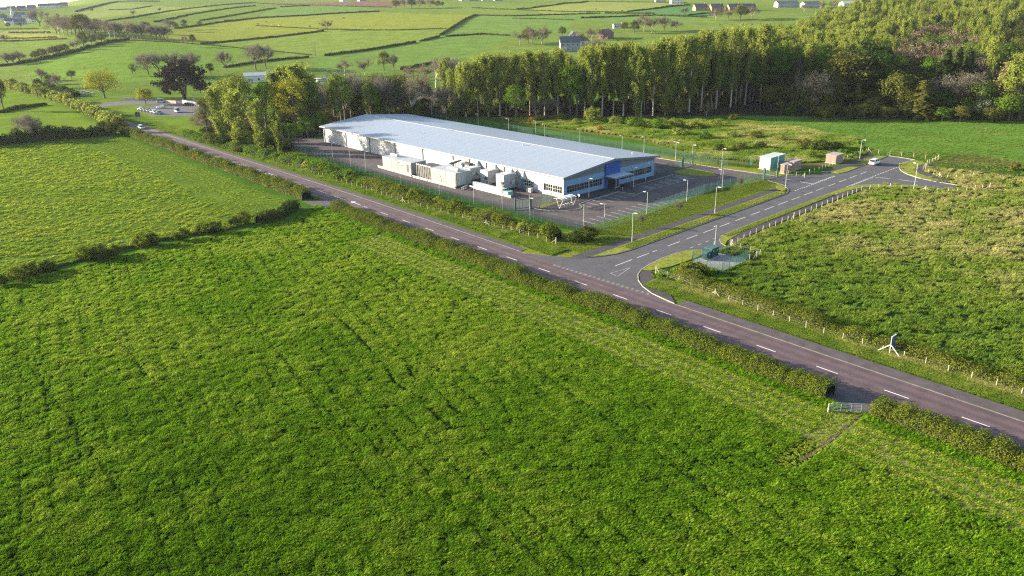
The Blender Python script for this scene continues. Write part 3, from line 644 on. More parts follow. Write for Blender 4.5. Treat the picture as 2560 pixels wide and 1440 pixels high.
for s_ in (-1, 1):
    P = [bl(-OV, UWD / 2, z + .07), bl(UL + OV, UWD / 2, z + .07), bl(UL + OV, UWD / 2 + s_ * .38, z), bl(-OV, UWD / 2 + s_ * .38, z)]; rd.add(P, [(0, 1, 2, 3) if s_ < 0 else (3, 2, 1, 0)])
rd.build("ridge_capping", TRIM, unit)
gt = MB(); bbox(gt, -OV, UL + OV, -OV - .14, -OV + .02, EH - .22, EH + .03); gt.build("gutter", TRIM, unit)
gt = MB(); bbox(gt, -OV, UL + OV, UWD + OV - .02, UWD + OV + .14, EH - .22, EH + .03); gt.build("gutter", GREYT, unit)
bpart("soffit", TRIM, unit, (-OV, UL + OV, -OV + .02, .44, EH - .2, EH - .16))
for u_, nm, m in ((-OV - .06, "verge_trim", DARKC), (UL + OV, "verge_trim", TRIM)):
    for a, b in ((-OV, UWD / 2), (UWD / 2, UWD + OV)):
        mb = MB(); P = [bl(u_, a, rz(a) - .42), bl(u_, b, rz(b) - .42), bl(u_, b, rz(b) + .1), bl(u_, a, rz(a) + .1)]; q = BU * .06
        P += [(p[0] + q.x, p[1] + q.y, p[2]) for p in P]; mb.add(P, [(0, 1, 2, 3), (4, 7, 6, 5), (0, 4, 5, 1), (1, 5, 6, 2), (2, 6, 7, 3), (3, 7, 4, 0)]); mb.build(nm, m, unit)
for u_, w_ in ((30.6, 15.2), (4.2, 30.2), (66, 16.5)):
    mb = MB().tube(bl(u_, w_, rz(w_)), bl(u_, w_, rz(w_) + .55), .14); mb.tube(bl(u_, w_, rz(w_) + .55), bl(u_, w_, rz(w_) + .62), .24); mb.build("roof_vent", TRIM, unit)
# ---------------------------------------------------------------- plant along the road side
PLW = mat("cream_plant_steel", (.30, .298, .27), .5, var=.06, scale=.7); PLB = mat("white_plant_steel", (.36, .37, .38), .45, var=.05, scale=.7)
PLD = mat("dark_louvre", (.06, .06, .06), .6); PLG = mat("green_tank_paint", (.22, .42, .34), .5)
BRZ = BTH
def bt(name, label, cat, u_, w_, group=None): return thing(name, label, cat, Bp(u_, w_), 0, group)
def pbox(name, m, par, u0, u1, w0, w1, z0, z1): mb = MB(); bbox(mb, u0, u1, w0, w1, z0, z1); return mb.build(name, m, par)
def ribs(par, u0, u1, w_, z0, z1, n, m, name="door_panel", d=.06):
    for i in range(n): a = u0 + (u1 - u0) * i / n; b = u0 + (u1 - u0) * (i + 1) / n; pbox(name, m, par, a + .05, b - .05, w_ - d, w_, z0, z1)
# two generator enclosures joined by an open frame
e1 = bt("generator_enclosure", "cream generator enclosure at the far end of the plant row", "generator", 48.4, -10.3)
pbox("base_skid", PLD, e1, 0, 14.2, -.05, 5.2, .02, .35); pbox("housing", PLW, e1, .05, 14.2, .0, 5.1, .35, 3.55)
ribs(e1, 9.6, 14.1, 0, .6, 3.3, 2, PLW); ribs(e1, .2, 9.4, 0, .6, 3.2, 9, PLW); pbox("louvre", PLD, e1, 5.6, 6.2, -.075, -.055, 2.7, 3.1); pbox("louvre", PLD, e1, 1.1, 2.0, -.08, -.06, .9, 3.0)
pbox("roof_plate", PLB, e1, -.1, 14.3, -.1, 5.2, 3.55, 3.63)
MB().tube(bl(9.4, 2.2, 4.05), bl(12.6, 2.2, 4.05), .42, n=14).build("exhaust_silencer", PLB, e1)
for u_ in (9.9, 12.1): MB().box(bl(u_, 2.2, 3.7), (.2, .5, .3)).build("silencer_cradle", PLB, e1)
e2 = bt("generator_enclosure", "cream generator enclosure with open slatted frame in the middle of the plant row", "generator", 28.3, -10.5)
pbox("base_skid", PLD, e2, 0, 17.4, -.05, 5.2, .02, .35); pbox("housing", PLW, e2, 0, 10.6, 0, 5.1, .35, 3.7); pbox("inner_wall", PLD, e2, 10.6, 17.3, .9, 5.1, .35, 3.4)
pbox("roof_plate", PLB, e2, -.1, 10.7, -.1, 5.2, 3.7, 3.78); pbox("end_door", mat("grey_green_steel", (.36, .40, .36), .5), e2, -.03, -.005, .4, 3.2, .6, 3.4)
ribs(e2, .2, 4.0, 0, .6, 3.5, 1, PLW); ribs(e2, 4.2, 10.4, 0, .6, 3.5, 6, PLW)
for i in range(9): u_ = 10.75 + i * .8; pbox("frame_post", PLW, e2, u_, u_ + .14, 0, .16, .35, 3.62)
pbox("frame_beam", PLW, e2, 10.62, 17.3, .0, .18, 3.63, 3.78); pbox("frame_beam", PLB, e2, 10.62, 17.3, 4.9, 5.1, 3.63, 3.78)
for i in range(3): a = 11 + i * 1.9; MB().beam(bl(a, .1, .5), bl(a + 1.2, .1, 3.4), .07).build("brace", PLW, e2)
for i in range(8): u_ = 10.9 + i * .85; MB().tube(bl(u_, .1, 3.86), bl(u_ + .42, .1, 3.86), .13).build("cable_reel", PLB, e2)
MB().tube(bl(1.0, 1.8, 4.2), bl(5.4, 1.8, 4.2), .46, n=14).build("exhaust_silencer", PLB, e2)
for u_ in (1.7, 4.7): MB().box(bl(u_, 1.8, 3.84), (.2, .5, .3)).build("silencer_cradle", PLB, e2)
g_ = bt("pipe_gantry", "raised grey pipe gantry between the generators and the wall", "gantry", 38, -5.2)
for i in range(7): u_, w_ = i * 1.0, i * .75; MB().beam(bl(u_ * .2, w_ * .95, 0), bl(u_ * .2, w_ * .95, 4.0 + .05 * i), .12).build("post", PLD, g_); MB().tube(bl(u_ * .2 - .5, w_ * .95, 4.35), bl(u_ * .2 + .5, w_ * .95, 4.35), .22).build("roller", PLB, g_)
MB().beam(bl(0, 0, 4.05), bl(1.3, 4.6, 4.3), .25).build("beam", PLD, g_); MB().beam(bl(-.8, 0, 4.0), bl(.4, 4.6, 4.25), .25).build("beam", PLD, g_)
MB().tube(bl(-1.5, 3.6, 0), bl(-1.5, 3.6, 4.1), .5, n=12).build("tank", PLB, g_); MB().box(bl(-3.2, 4.0, 3.9), (2.6, 1.4, .5), BTH).build("duct", PLD, g_)
units = [(30.6, -4.0, 3.2, "white cooling unit with roof hood nearest the cream generators"), (23.7, -3.7, 3.5, "white cooling unit with roof hood in the middle of three"), (16.4, -4.6, 3.7, "white cooling unit with roof hood nearest the office windows")]
for i, (u_, w_, h_, lab) in enumerate(units):
    t_ = bt("cooling_unit", lab, "cooling unit", u_, w_, "cooling units along the wall")
    pbox("base_frame", PLD, t_, .05, 2.95, .1, 4.0, .02, .5); pbox("casing", PLB, t_, 0, 3.0, 0, 3.9, .5, h_ + .4); pbox("top_plate", mat("pinkish_top_plate", (.60, .52, .50), .6), t_, .4, 2.6, 1.2, 3.2, h_ + .4, h_ + .44)
    pbox("control_box", PLD, t_, .2, 1.0, -.25, -.01, 1.7, 2.4); pbox("ledge", PLG if i == 9 else PLW, t_, .1, 1.2, -.45, -.01, 1.35, 1.5); MB().tube(bl(.5, -.15, .05), bl(.5, -.15, 1.35), .05).build("conduit", GREYT, t_)
    MB().tube(bl(-.02, 2.6, 2.1), bl(-.6, 2.6, 2.2), .34, .5, n=12).build("fan_cowl", PLB, t_)
    # hood added to give the dark cone shape on the wall
    hd = MB(); apex = bl(1.6, 4.2 - w_ * 0, EH - .35); nseg = 9; ring = []
    for j in range(nseg): a = math.pi * j / (nseg - 1); ring.append(bl(1.6 - 1.15 * math.cos(a), 4.25 - 1.15 * math.sin(a) * .9, h_ + .42))
    hd.add([apex] + ring, [(0, j + 1, j + 2) for j in range(nseg - 1)] + [(0, nseg, 1)]); hd.build("hood", mat("grey_blue_hood", (.30, .36, .42), .45), t_, smooth=False)
t_ = bt("wall_hood", "grey hood on the wall beside the office windows", "duct hood", 13.4, .42); hd = MB(); ring = []  # half cone on the bare wall, added for the dark cone shape there
for j in range(9): a = math.pi * j / 8; ring.append(bl(1.0 - 1.0 * math.cos(a), -.9 * math.sin(a), 2.9))
hd.add([bl(1.0, -.02, EH - .35)] + ring, [(0, j + 1, j + 2) for j in range(8)] + [(0, 9, 1), tuple(range(9, 0, -1))]); hd.build("hood", mat("grey_blue_hood", (.30, .36, .42), .45), t_)
pz = bt("control_cabinets", "row of white control cabinets with narrow slots in front of the cooling units", "cabinet row", 13.2, -7.9)
for i in range(10): u_ = i * 1.18; c_ = pbox("cabinet", PLB, pz, u_ + .02, u_ + 1.15, 0, .8, .1, 1.75); pbox("slot", mat("grey_slot", (.28, .30, .32), .6), c_, u_ + .45, u_ + .72, -.03, -.005, .6, 1.5)
tk = bt("oil_tank", "small green tank at the end of the white control cabinets", "tank", 11.2, -7.9); pbox("tank_body", PLG, tk, 0, 1.7, 0, 1.6, .1, 1.2); pbox("lid", PLG, tk, -.06, 1.76, -.06, 1.66, 1.2, 1.32)
def barrier(u0, w0, u1, w1, label, n):
    t_ = bt("guard_rail", label, "barrier", u0, w0, "guard rails along the plant"); du, dw = u1 - u0, w1 - w0
    MB().beam(bl(0, 0, .62), bl(du, dw, .62), .08, .32).build("rail", TRIM, t_); MB().beam(bl(0, .12, .2), bl(du, dw + .12, .2), .06, .12).build("lower_rail", TRIM, t_)
    for i in range(n): f_ = (i + .5) / n; MB().box(bl(du * f_, dw * f_ + .1, .4), (.1, .1, .8), BTH).build("post", TRIM, t_)
barrier(64.6, -10.8, 47.0, -11.4, "long white guard rail before the far cream generator", 12); barrier(46.3, -11.5, 27.3, -11.6, "long white guard rail before the near cream generator", 13)
barrier(25.6, -8.4, 9.6, -8.4, "white guard rail before the control cabinets", 8); barrier(25.2, -11.3, 26.6, -7.9, "short white guard rail turning in beside the control cabinets", 2)
ac = bt("air_conditioner", "pair of white air conditioning boxes at the wall by the office windows", "air conditioner", 10.2, -1.2); pbox("box_unit", PLB, ac, 0, 1.0, 0, .8, .1, 1.15); pbox("box_unit", PLB, ac, 1.1, 1.9, .1, .8, .1, .8); MB().tube(bl(.5, -.01, .65), bl(.5, -.04, .65), .36, n=14).build("fan_grille", GREYT, ac)
# cycle shelter
cs = bt("cycle_shelter", "curved clear cycle shelter on white frame at the unit's corner", "cycle shelter", -6.2, -6.9)
WHT = mat("white_frame_paint", (.46, .45, .43), .45)
prof = [(0.1 + 2.9 * math.sin(a) , 1.65 + .75 * math.sin(math.pi * (i / 10) ** .75)) for i, a in enumerate(np.linspace(0, math.pi / 2, 11))]
prof = [(.0 + 2.9 * i / 10, 1.75 + .65 * math.sin(math.pi * (.25 + .6 * i / 10))) for i in range(11)]
ROOFG, rnt, rb2 = _bsdf("clear_polycarbonate"); rb2.inputs["Base Color"].default_value = (.75, .78, .82, 1); rb2.inputs["Roughness"].default_value = .12; rb2.inputs["Alpha"].default_value = .42
rp = N(rnt, "ShaderNodeTexNoise"); rp.inputs["Scale"].default_value = 3; rm = N(rnt, "ShaderNodeMapRange"); rm.inputs[3].default_value = .35; rm.inputs[4].default_value = .55; rnt.links.new(rp.outputs[0], rm.inputs[0]); rnt.links.new(rm.outputs[0], rb2.inputs["Alpha"])
for s_ in range(3):
    rf = MB(); a, b = s_ * 1.5 + .03, (s_ + 1) * 1.5 - .03
    for i in range(10): rf.add([bl(prof[i][0] - .3, a, prof[i][1]), bl(prof[i + 1][0] - .3, a, prof[i + 1][1]), bl(prof[i + 1][0] - .3, b, prof[i + 1][1]), bl(prof[i][0] - .3, b, prof[i][1])], [(0, 1, 2, 3)])
    o = rf.build("roof_sheet", ROOFG, cs)
for s_ in range(4):
    fr = MB(); w_ = s_ * 1.5
    for i in range(10): fr.beam(bl(prof[i][0] - .3, w_, prof[i][1] + .02), bl(prof[i + 1][0] - .3, w_, prof[i + 1][1] + .02), .09)
    fr.build("roof_hoop", WHT, cs)
for w_ in (0, 4.5): MB().beam(bl(-.3, w_, 1.95), bl(.7, w_, 0), .09).build("leg", WHT, cs); MB().beam(bl(.7, w_, 0), bl(1.7, w_, 2.3), .09).build("leg", WHT, cs)
MB().beam(bl(-.3, 0, 1.98), bl(-.3, 4.5, 1.98), .08).build("eaves_rail", WHT, cs); MB().beam(bl(2.6, 0, 2.1), bl(2.6, 4.5, 2.1), .08).build("eaves_rail", WHT, cs)
for i in range(5):
    w_ = .5 + i * .85; st_ = thing("cycle_stand", "steel cycle hoop under the clear shelter", "cycle stand", Bp(-5.4, -6.9 + w_), 0, "hoops under the cycle shelter"); mb = MB(); pr = [(-.35, 0), (-.35, .6), (-.22, .78), (.22, .78), (.35, .6), (.35, 0)]
    for p, q in zip(pr[:-1], pr[1:]): mb.tube(bl(p[0], 0, p[1]), bl(q[0], 0, q[1]), .035)
    mb.build("hoop", mat("galvanised_steel", (.48, .50, .52), .4, .6), st_)
def bollard(p, label):
    t_ = thing("bollard", label, "bollard", p, 0, "lit bollards by the unit"); MB().tube((0, 0, 0), (0, 0, .85), .07).build("column", GREYT, t_); MB().tube((0, 0, .85), (0, 0, 1.05), .1, .08).build("light_head", TRIM, t_)
for (x, y), lab in (((1393.8, 524), "small bollard left of the cycle shelter"), ((1451, 523), "small bollard right of the cycle shelter by the parking bays"), ((1348.6, 521), "small bollard at the yard gate"), ((1556, 479), "small bollard before the blue entrance"), ((1796, 452), "small bollard at the far end of the parking rows")): bollard(G(x, y), lab)
sg = thing("sign_post", "small white round sign on a post between shelter and windows", "sign", G(1447, 504)); MB().tube((0, 0, 0), (0, 0, 1.6), .04).build("post", GREYT, sg); MB().tube((-.02, -.06, 1.55), (.02, -.02, 1.56), .34, n=16).build("plate", TRIM, sg)
# ---------------------------------------------------------------- lamps
LAMPC = mat("pale_lamp_steel", (.52, .52, .50), .45, .2, var=.08, scale=2); LHEAD = mat("white_lantern", (.66, .66, .64), .4)
def lamp(p, h, ang, label, group, arm=.55, head=True):
    t_ = thing("street_lamp", label, "lamp post", p, 0, group)
    MB().tube((0, 0, 0), (0, 0, 1.1), .085, .085).build("base_section", LAMPC, t_)
    MB().tube((0, 0, 1.1), (0, 0, h), .055, .04).build("column", LAMPC, t_)
    if head:
        ca, sa = math.cos(ang), math.sin(ang)
        MB().tube((0, 0, h - .02), (ca * arm, sa * arm, h + .08), .03).build("arm", LAMPC, t_)
        MB().box((ca * (arm + .22), sa * (arm + .22), h + .08), (.62, .24, .12), ang).build("lantern", LHEAD, t_)
    return t_
GS = "lamps along the side road"; GC = "lamps in the car park"; GR = "lamps along the back fence"; GP = "lamps along the plant yard"
aS = math.atan2(-SN.y, -SN.x)
for (x, y), ang, lab in (((1580, 606), aS, "street lamp on the mown strip nearest the junction"), ((1787, 534), aS, "second street lamp along the side road's mown strip"), ((1963, 472), aS, "street lamp by the brown kiosks at the plot gate"), ((2148, 403), aS, "street lamp behind the parked white car"), ((2285, 470), aS + math.pi, "street lamp at the corner of the turning head")):
    lamp(G(x, y), 6.0, ang, lab, GS)
aC = math.atan2(BU.y, BU.x)
for (x, y), h, lab in (((1511, 569), 5.0, "car park lamp on the lawn nearest the hedge corner"), ((1617, 536), 5.0, "second car park lamp on the lawn from the hedge corner"), ((1716.5, 504), 5.0, "third car park lamp on the lawn from the hedge corner"), ((1805, 474.6), 5.0, "car park lamp on the lawn nearest the plot gate")):
    lamp(G(x, y), h, aC + .3, lab, GC)
for (x, y), h, lab in (((1472, 495), 4.8, "lamp before the lit office windows"), ((1583.5, 469), 5.2, "lamp at the left end of the hatched bays"), ((1614, 453), 4.8, "lamp before the right hand office windows"), ((1801.6, 448.5), 8.0, "tall lamp at the far end of the parking rows"), ((1730, 410), 5.4, "lamp by the green gate post behind the unit"), ((1942, 438), 5.6, "lamp beside the plot gate and white substation"), ((1689, 396), 4.6, "lamp at the rear right corner of the unit"), ((1325, 546), 4.6, "lamp beside the dark green yard gate post")):
    lamp(G(x, y), h, aC + math.pi, lab, GC)
lamp(G(1459, 583), 6.2, 0, "plain camera pole at the hedge corner of the plot", GC, head=False)
for i, (x, y) in enumerate([(1339, 302), (1362, 310), (1450, 322), (1556, 339), (1611, 342), (1691, 353), (1078, 265), (1115, 272), (1195, 285), (1271, 296)]):
    q = G(x, y, 5.5); lamp(Vector((q.x, q.y, 0)), 5.5, aC + 1.57, "lamp behind the long roof, %s of the ten from the left" % ["fifth", "sixth", "seventh", "eighth", "ninth", "rightmost", "leftmost", "second", "third", "fourth"][i], GR)
for (x, y), h, lab in (((832, 395), 4.6, "lamp over the bare soil at the far end of the yard"), ((877, 417), 6.4, "taller lamp at the edge of the bare soil"), ((915, 429), 5.6, "lamp left of the cream generators"), ((734, 354), 5.4, "lamp under the tall poplars at the far end of the plot"), ((1001.6, 457), 4.6, "thin lamp before the far cream generator"), ((1099, 486), 4.6, "thin lamp before the near cream generator"), ((1185, 511), 5.0, "thin lamp before the control cabinets' left end"), ((1256, 526), 5.0, "thin lamp before the control cabinets' right end")):
    lamp(G(x, y), h, .1, lab, GP)

# ---------------------------------------------------------------- green mesh security fence
GRN = mat("dark_green_fence_paint", (.020, .085, .070), .5, var=.1, scale=2)
def mesh_panel(wd, h):
    mb = MB(); n = int(wd / .075)
    for i in range(n + 1):
        x = wd * i / n; r = .006
        mb.add([(x - r, -r, .05), (x + r, -r, .05), (x, r, .05), (x - r, -r, h), (x + r, -r, h), (x, r, h)], [(0, 1, 4, 3), (1, 2, 5, 4), (2, 0, 3, 5)])
    for j in range(9):
        z = .06 + (h - .08) * j / 8; r = .008
        mb.add([(0, -r - .012, z - r), (0, -r - .012, z + r), (0, .002, z), (wd, -r - .012, z - r), (wd, -r - .012, z + r), (wd, .002, z)], [(0, 1, 4, 3), (1, 2, 5, 4), (2, 0, 3, 5)])
    return mb.mesh("mesh_panel", GRN)
PANEL = {h: mesh_panel(2.5, h) for h in (2.4, 1.7)}
POSTM = {h: MB().box((0, 0, (h + .1) / 2), (.07, .07, h + .1)).mesh("post", GRN) for h in (2.4, 1.7)}
def sec_fence(pts, label, h=2.4, group="green mesh fence round the plot"):
    pts = [Vector((p[0], p[1], 0)) for p in pts]; t_ = thing("security_fence", label, "fence", pts[0], 0, group); o0 = pts[0]
    link("post", POSTM[h], t_, (0, 0, 0))
    for a, b in zip(pts[:-1], pts[1:]):
        L_ = (b - a).length; n = max(1, round(L_ / 2.6)); d = (b - a) / n; rz_ = math.atan2(d.y, d.x)
        for i in range(n):
            p = a + d * i - o0; o = link("mesh_panel", PANEL[h], t_, p, rz_); o.scale = (d.length / 2.5, 1, 1)
            link("post", POSTM[h], t_, a + d * (i + 1) - o0, rz_)
    return t_
sec_fence([Bp(-23.6, -17.4), Bp(-4, -18.6), Bp(17, -19.8), Bp(60, -19.6), Bp(95, -15.5), Bp(129, -11)], "long green mesh fence behind the shrubs along the main road")
sec_fence([Bp(-23.6, -17.4), S(15.8, 13.0), S(26, 13.7), S(46.4, 14.6), S(56, 13.4), S(68.6, 11.3)], "green mesh fence across the lawn beside the side road")
sec_fence([Bp(129, -11), Bp(131, 20), Bp(131, 56)], "green mesh fence at the far wooded end of the plot")
sec_fence([Bp(131, 56.5), Bp(60, 57.2), Bp(2, 57.6), Bp(-7, 58.0), Bp(-12, 61)], "long green mesh fence along the back of the plot")
sec_fence([Bp(-12, 61), S(83.5, 23.5), S(90.5, 20), S(90.5, 15.5)], "green mesh fence behind the white substation box")
sec_fence([Bp(-.5, -11), Bp(-1, -8.2), Bp(.3, -3.6), Bp(.2, .2)], "short green mesh fence from yard gate to the unit's corner")
sec_fence([Bp(.1, 35.6), Bp(.4, 40.5), Bp(.9, 47.8)], "short green mesh fence at the right side of the unit")
sec_fence([S(1, -13), S(1.0, -19.2), S(10.3, -19.1)], "low green mesh fence on the near side of the cabinet compound", 1.7, "low green fence round the cabinet compound")
sec_fence([S(10.3, -19.1), S(9.1, -12.6)], "low green mesh fence on the right of the cabinet compound", 1.7, "low green fence round the cabinet compound")
sec_fence([S(1, -13), S(2.9, -11.9), S(6.6, -11.9)], "low green mesh fence behind the green cabinet", 1.7, "low green fence round the cabinet compound")
def sliding_gate(a, b, label, n=5):
    t_ = thing("mesh_gate", label, "gate", a, 0, "green gates of the plot"); d = b - a; L_ = d.length; rz_ = math.atan2(d.y, d.x)
    for p, wdt in ((Vector((0, 0, 0)), .45), (d, .25)): MB().box((p.x, p.y, 1.5), (wdt, wdt, 3.0), rz_).build("gate_post", GRN, t_)
    fr = MB(); u_ = d / L_
    for z in (.35, 2.35): fr.beam(u_ * .3 + Vector((0, 0, z)), d - u_ * .2 + Vector((0, 0, z)), .1)
    fr.build("gate_rails", GRN, t_)
    for i in range(n + 1): p = u_ * .3 + (d - u_ * .5) * (i / n); MB().box((p.x, p.y, 1.35), (.07, .07, 1.9), rz_).build("gate_upright", GRN, t_)
    k = max(1, round(L_ / 2.5))
    for i in range(k): o = link("mesh_panel", PANEL[1.7], t_, u_ * .3 + (d - u_ * .5) * (i / k) + Vector((0, 0, .4)), rz_); o.scale = ((L_ - .5) / k / 2.5, 1, 1)
sliding_gate(G(1909, 449.5), G(1943, 441.6), "green mesh gate across the plot entrance from the side road")
sliding_gate(G(1326, 521), G(1288, 526), "green mesh gate of the plant yard left of the shelter", 4)
sliding_gate(G(1706, 419), G(1731, 410), "green mesh gate behind the right corner of the unit", 4)

# ---------------------------------------------------------------- timber post and wire fences
TIMB = mat("weathered_timber", (.46, .40, .29), .85, var=.2, scale=5, bump=.3, bscale=20); WIRE = mat("galvanised_wire", (.16, .15, .14), .5, .5)
TPOST = [MB().tube((0, 0, 0), (.02 * k, .03 * (k - 1), 1.12 + .06 * k), .062, .055, 7).mesh("post", TIMB) for k in range(3)]
TSTR = MB().tube((0, 0, 0), (0, 0, 1.38), .10, .09, 8).mesh("strainer_post", TIMB)
def brace_mesh(): return MB().tube((0, 0, .95), (1.25, 0, .05), .05, .05, 6).mesh("brace", TIMB)
BRACE = brace_mesh()
def post_fence(pts, label, step=2.7, strain=(0, -1), group="timber post and wire fences", wires=3):
    P = [Vector((p[0], p[1], 0)) for p in pts]; L_ = sum((b - a).length for a, b in zip(P[:-1], P[1:])); n = max(1, round(L_ / step)); R_ = resample(P, L_ / n - 1e-4)
    t_ = thing("post_fence", label, "fence", R_[0], 0, group); o0 = R_[0]; m_ = len(R_)
    sidx = {q % m_ for q in strain}
    for i, p in enumerate(R_):
        if i in sidx:
            link("strainer_post", TSTR, t_, p - o0)
            for s_ in (-1, 1):
                j = i + s_
                if 0 <= j < m_: d = R_[j] - p; link("brace", BRACE, t_, p - o0, math.atan2(d.y, d.x))
        else: link("post", TPOST[(i * 7) % 3], t_, p - o0, (i * 2.4) % 6.28)
    for k in range(wires):
        z = .3 + .36 * k; mb = MB()
        for a, b in zip(R_[:-1], R_[1:]): mb.tube(a - o0 + Vector((0, 0, z)), b - o0 + Vector((0, 0, z)), .004, n=3, cap=False)
        mb.build("wire", WIRE, t_)
    return t_
post_fence([G(1640, 683), M(-50, 12.4), M(-42, 11.2), M(-36, 10.6), M(-24, 9.9), M(-10, 10.3), M(0, 10.35), M(14, 10.4)], "timber post fence before the hedge right of the junction", 2.75, (0, 5))
post_fence([G(1390, 610), M(-88, 11.6), M(-110, 9.6), M(-126, 8.6), M(-150, 9.2), M(-200, 8.6)], "timber post fence along the shrubs left of the junction", 2.5, (0, 8, 20))
post_fence([S(14.9, -12.6), S(19, -12.1), S(24, -11.8), S(66, -11.6), S(74, -11.4), S(78.6, -13.2), S(81, -17), S(83.4, -22.9)], "timber post fence along the near side of the side road", 2.6, (0, 10, 26, -1))
post_fence([S(83.4, -22.9), S(84, -25.5), S(84.6, -27), S(90, -30.5), S(96.2, -33)], "timber post fence closing the stub of the turning head", 2.4, (0, -1))
post_fence([G(2432, 445), G(2405, 446), G(2381, 450), G(2359, 447), G(2342, 441), G(2327, 435), G(2315, 430), G(2309, 422), G(2314, 416), G(2321, 410), G(2345, 398)], "timber post fence curving behind the turning head path", 2.5, (0, 4, 10))
post_fence([G(2345, 399), G(2323, 398), G(2287, 394), G(2233, 388), G(2196, 384), G(2170, 380)], "timber post fence behind the end of the side road", 3.0, (0, -1))
post_fence([G(1827, 616), G(1846, 622), G(1867, 628), G(1888, 633), G(1905, 640), G(1873, 652)], "short broken timber fence right of the green compound", 2.2, (0, 4))
post_fence([G(1970, 437), G(1991, 441), G(2011, 445)], "timber post fence in front of the paired brown kiosks", 2.4, (-1,))
post_fence([G(2023, 436), G(2045, 429), G(2064, 420), G(2083, 411), G(2094, 407), G(2130, 393), G(2165, 381)], "timber post fence between the kiosks and the white car", 2.5, (0,))

# ---------------------------------------------------------------- kiosks and cabinets
BRN = mat("brown_kiosk_panel", (.27, .185, .145), .6, var=.08, scale=1.5); BRNR = mat("pinkish_kiosk_roof", (.34, .28, .27), .6, var=.1); MINT = mat("mint_white_panel", (.42, .48, .42), .5, var=.06, scale=1); MINTD = mat("sea_green_panel", (.10, .30, .26), .5, var=.06)
CONC = mat("concrete_plinth", (.40, .38, .33), .85, var=.2, scale=2)
def kiosk(org, d, L_, Wd, h, label, m, roofm, doors=2, name="utility_kiosk", ov=.12, pitch=0.0, door_m=None):
    """glass-fibre housing: plinth, four walls, doors with handles, lid; d = direction of its long side"""
    rz_ = math.atan2(d.y, d.x); t_ = thing(name, label, "kiosk", org, rz_)
    MB().box((L_ / 2, Wd / 2, .06), (L_ + .3, Wd + .3, .12)).build("plinth", CONC, t_)
    MB().box((L_ / 2, Wd / 2, .12 + (h - .12) / 2), (L_, Wd, h - .12)).build("housing", m, t_)
    rf = MB(); z = h
    rf.add([(-ov, -ov, z), (L_ + ov, -ov, z), (L_ + ov, Wd + ov, z), (-ov, Wd + ov, z), (-ov, -ov, z + .1), (L_ + ov, -ov, z + .1), (L_ + ov, Wd + ov, z + .1 + pitch), (-ov, Wd + ov, z + .1 + pitch)], [(0, 3, 2, 1), (4, 5, 6, 7), (0, 1, 5, 4), (1, 2, 6, 5), (2, 3, 7, 6), (3, 0, 4, 7)]); rf.build("lid", roofm, t_)
    for i in range(doors):
        a = L_ * i / doors + .08; b = L_ * (i + 1) / doors - .08
        dr = MB().box(((a + b) / 2, -.015, .12 + (h - .12) * .5), (b - a, .03, (h - .12) * .86)).build("door", door_m or m, t_); MB().box((b - .15, -.045, h * .55), (.05, .03, .2)).build("handle", PLD, dr)
        MB().box(((a + b) / 2, -.035, h * .72), (.22, .012, .28)).build("warning_plate", TRIM, dr)
    for i in range(doors): a = Wd * i / doors + .06; b = Wd * (i + 1) / doors - .06; MB().box((-.012, (a + b) / 2, .12 + (h - .12) * .5), (.024, b - a, (h - .12) * .9)).build("end_panel", m, t_)
    return t_
sb = thing("substation", "tall white and green substation box with flat roof", "substation", S(80.4, 16.3), math.atan2(SD.y, SD.x))
MB().box((3.8, 1.6, .06), (8.1, 3.7, .12)).build("plinth", CONC, sb); MB().box((3.8, 1.6, 1.72), (7.6, 3.2, 3.2)).build("housing", MINTD, sb)
MB().box((-.03, 1.6, 1.72), (.06, 3.26, 3.24)).build("white_end_wall", MINT, sb)
for i in range(7): MB().box((-.075, .25 + i * .45, 1.72), (.03, .12, 3.1)).build("rib", MINT, sb)
for i in range(6): dr = MB().box((.75 + i * 1.22, -.02, 1.6), (1.1, .04, 2.7)).build("door", MINTD, sb); MB().box((1.15 + i * 1.22, -.055, 1.6), (.06, .03, .25)).build("handle", PLD, dr)
MB().box((3.8, 1.6, 3.38), (7.9, 3.5, .12)).build("roof", MINT, sb)
kiosk(S(78.9, 11.3), SD, 3.2, 1.2, 2.35, "narrow brown kiosk in front, beside the plot gate", BRN, BRNR, 2)
kiosk(S(84.1, 11.4), SD, 4.1, 2.4, 2.3, "wider brown kiosk behind the narrow one", BRN, BRNR, 2)
kiosk(S(99.4, 6.9), SD, 4.4, 3.0, 2.3, "lone brown kiosk near the white car", BRN, BRNR, 2)
GRC = mat("dark_green_cabinet", (.018, .058, .056), .45, var=.1)
kiosk(S(4.1, -14.0), SD, 1.4, 1.1, 1.5, "lower dark green cabinet in the mesh compound", GRC, mat("green_cabinet_lid", (.04, .105, .10), .5), 1, "transformer_cabinet")
kiosk(S(5.7, -14.0), SD, 2.3, 1.5, 1.85, "taller dark green transformer cabinet in the mesh compound", GRC, mat("green_cabinet_lid", (.04, .105, .10), .5), 2, "transformer_cabinet")
wp = thing("notice_board", "small white notice facing the compound behind the green cabinet", "sign", S(9.3, -12.1)); MB().tube((0, 0, 0), (0, 0, 2.1), .04).build("post", GREYT, wp); MB().box((0, 0, 1.85), (.8, .05, .6), math.atan2(SD.y, SD.x) + .6).build("plate", TRIM, wp)
lp = thing("camera_pole", "slim white pole with camera beside the green compound", "pole", G(1787, 620)); MB().tube((0, 0, 0), (0, 0, 1.0), .08).build("base_section", LAMPC, lp); MB().tube((0, 0, 1), (0, 0, 4.6), .05).build("column", LAMPC, lp); MB().box((-.15, 0, 4.3), (.4, .14, .14)).build("camera", LHEAD, lp); MB().box((.03, 0, 4.7), (.16, .16, .2)).build("sensor", PLD, lp)

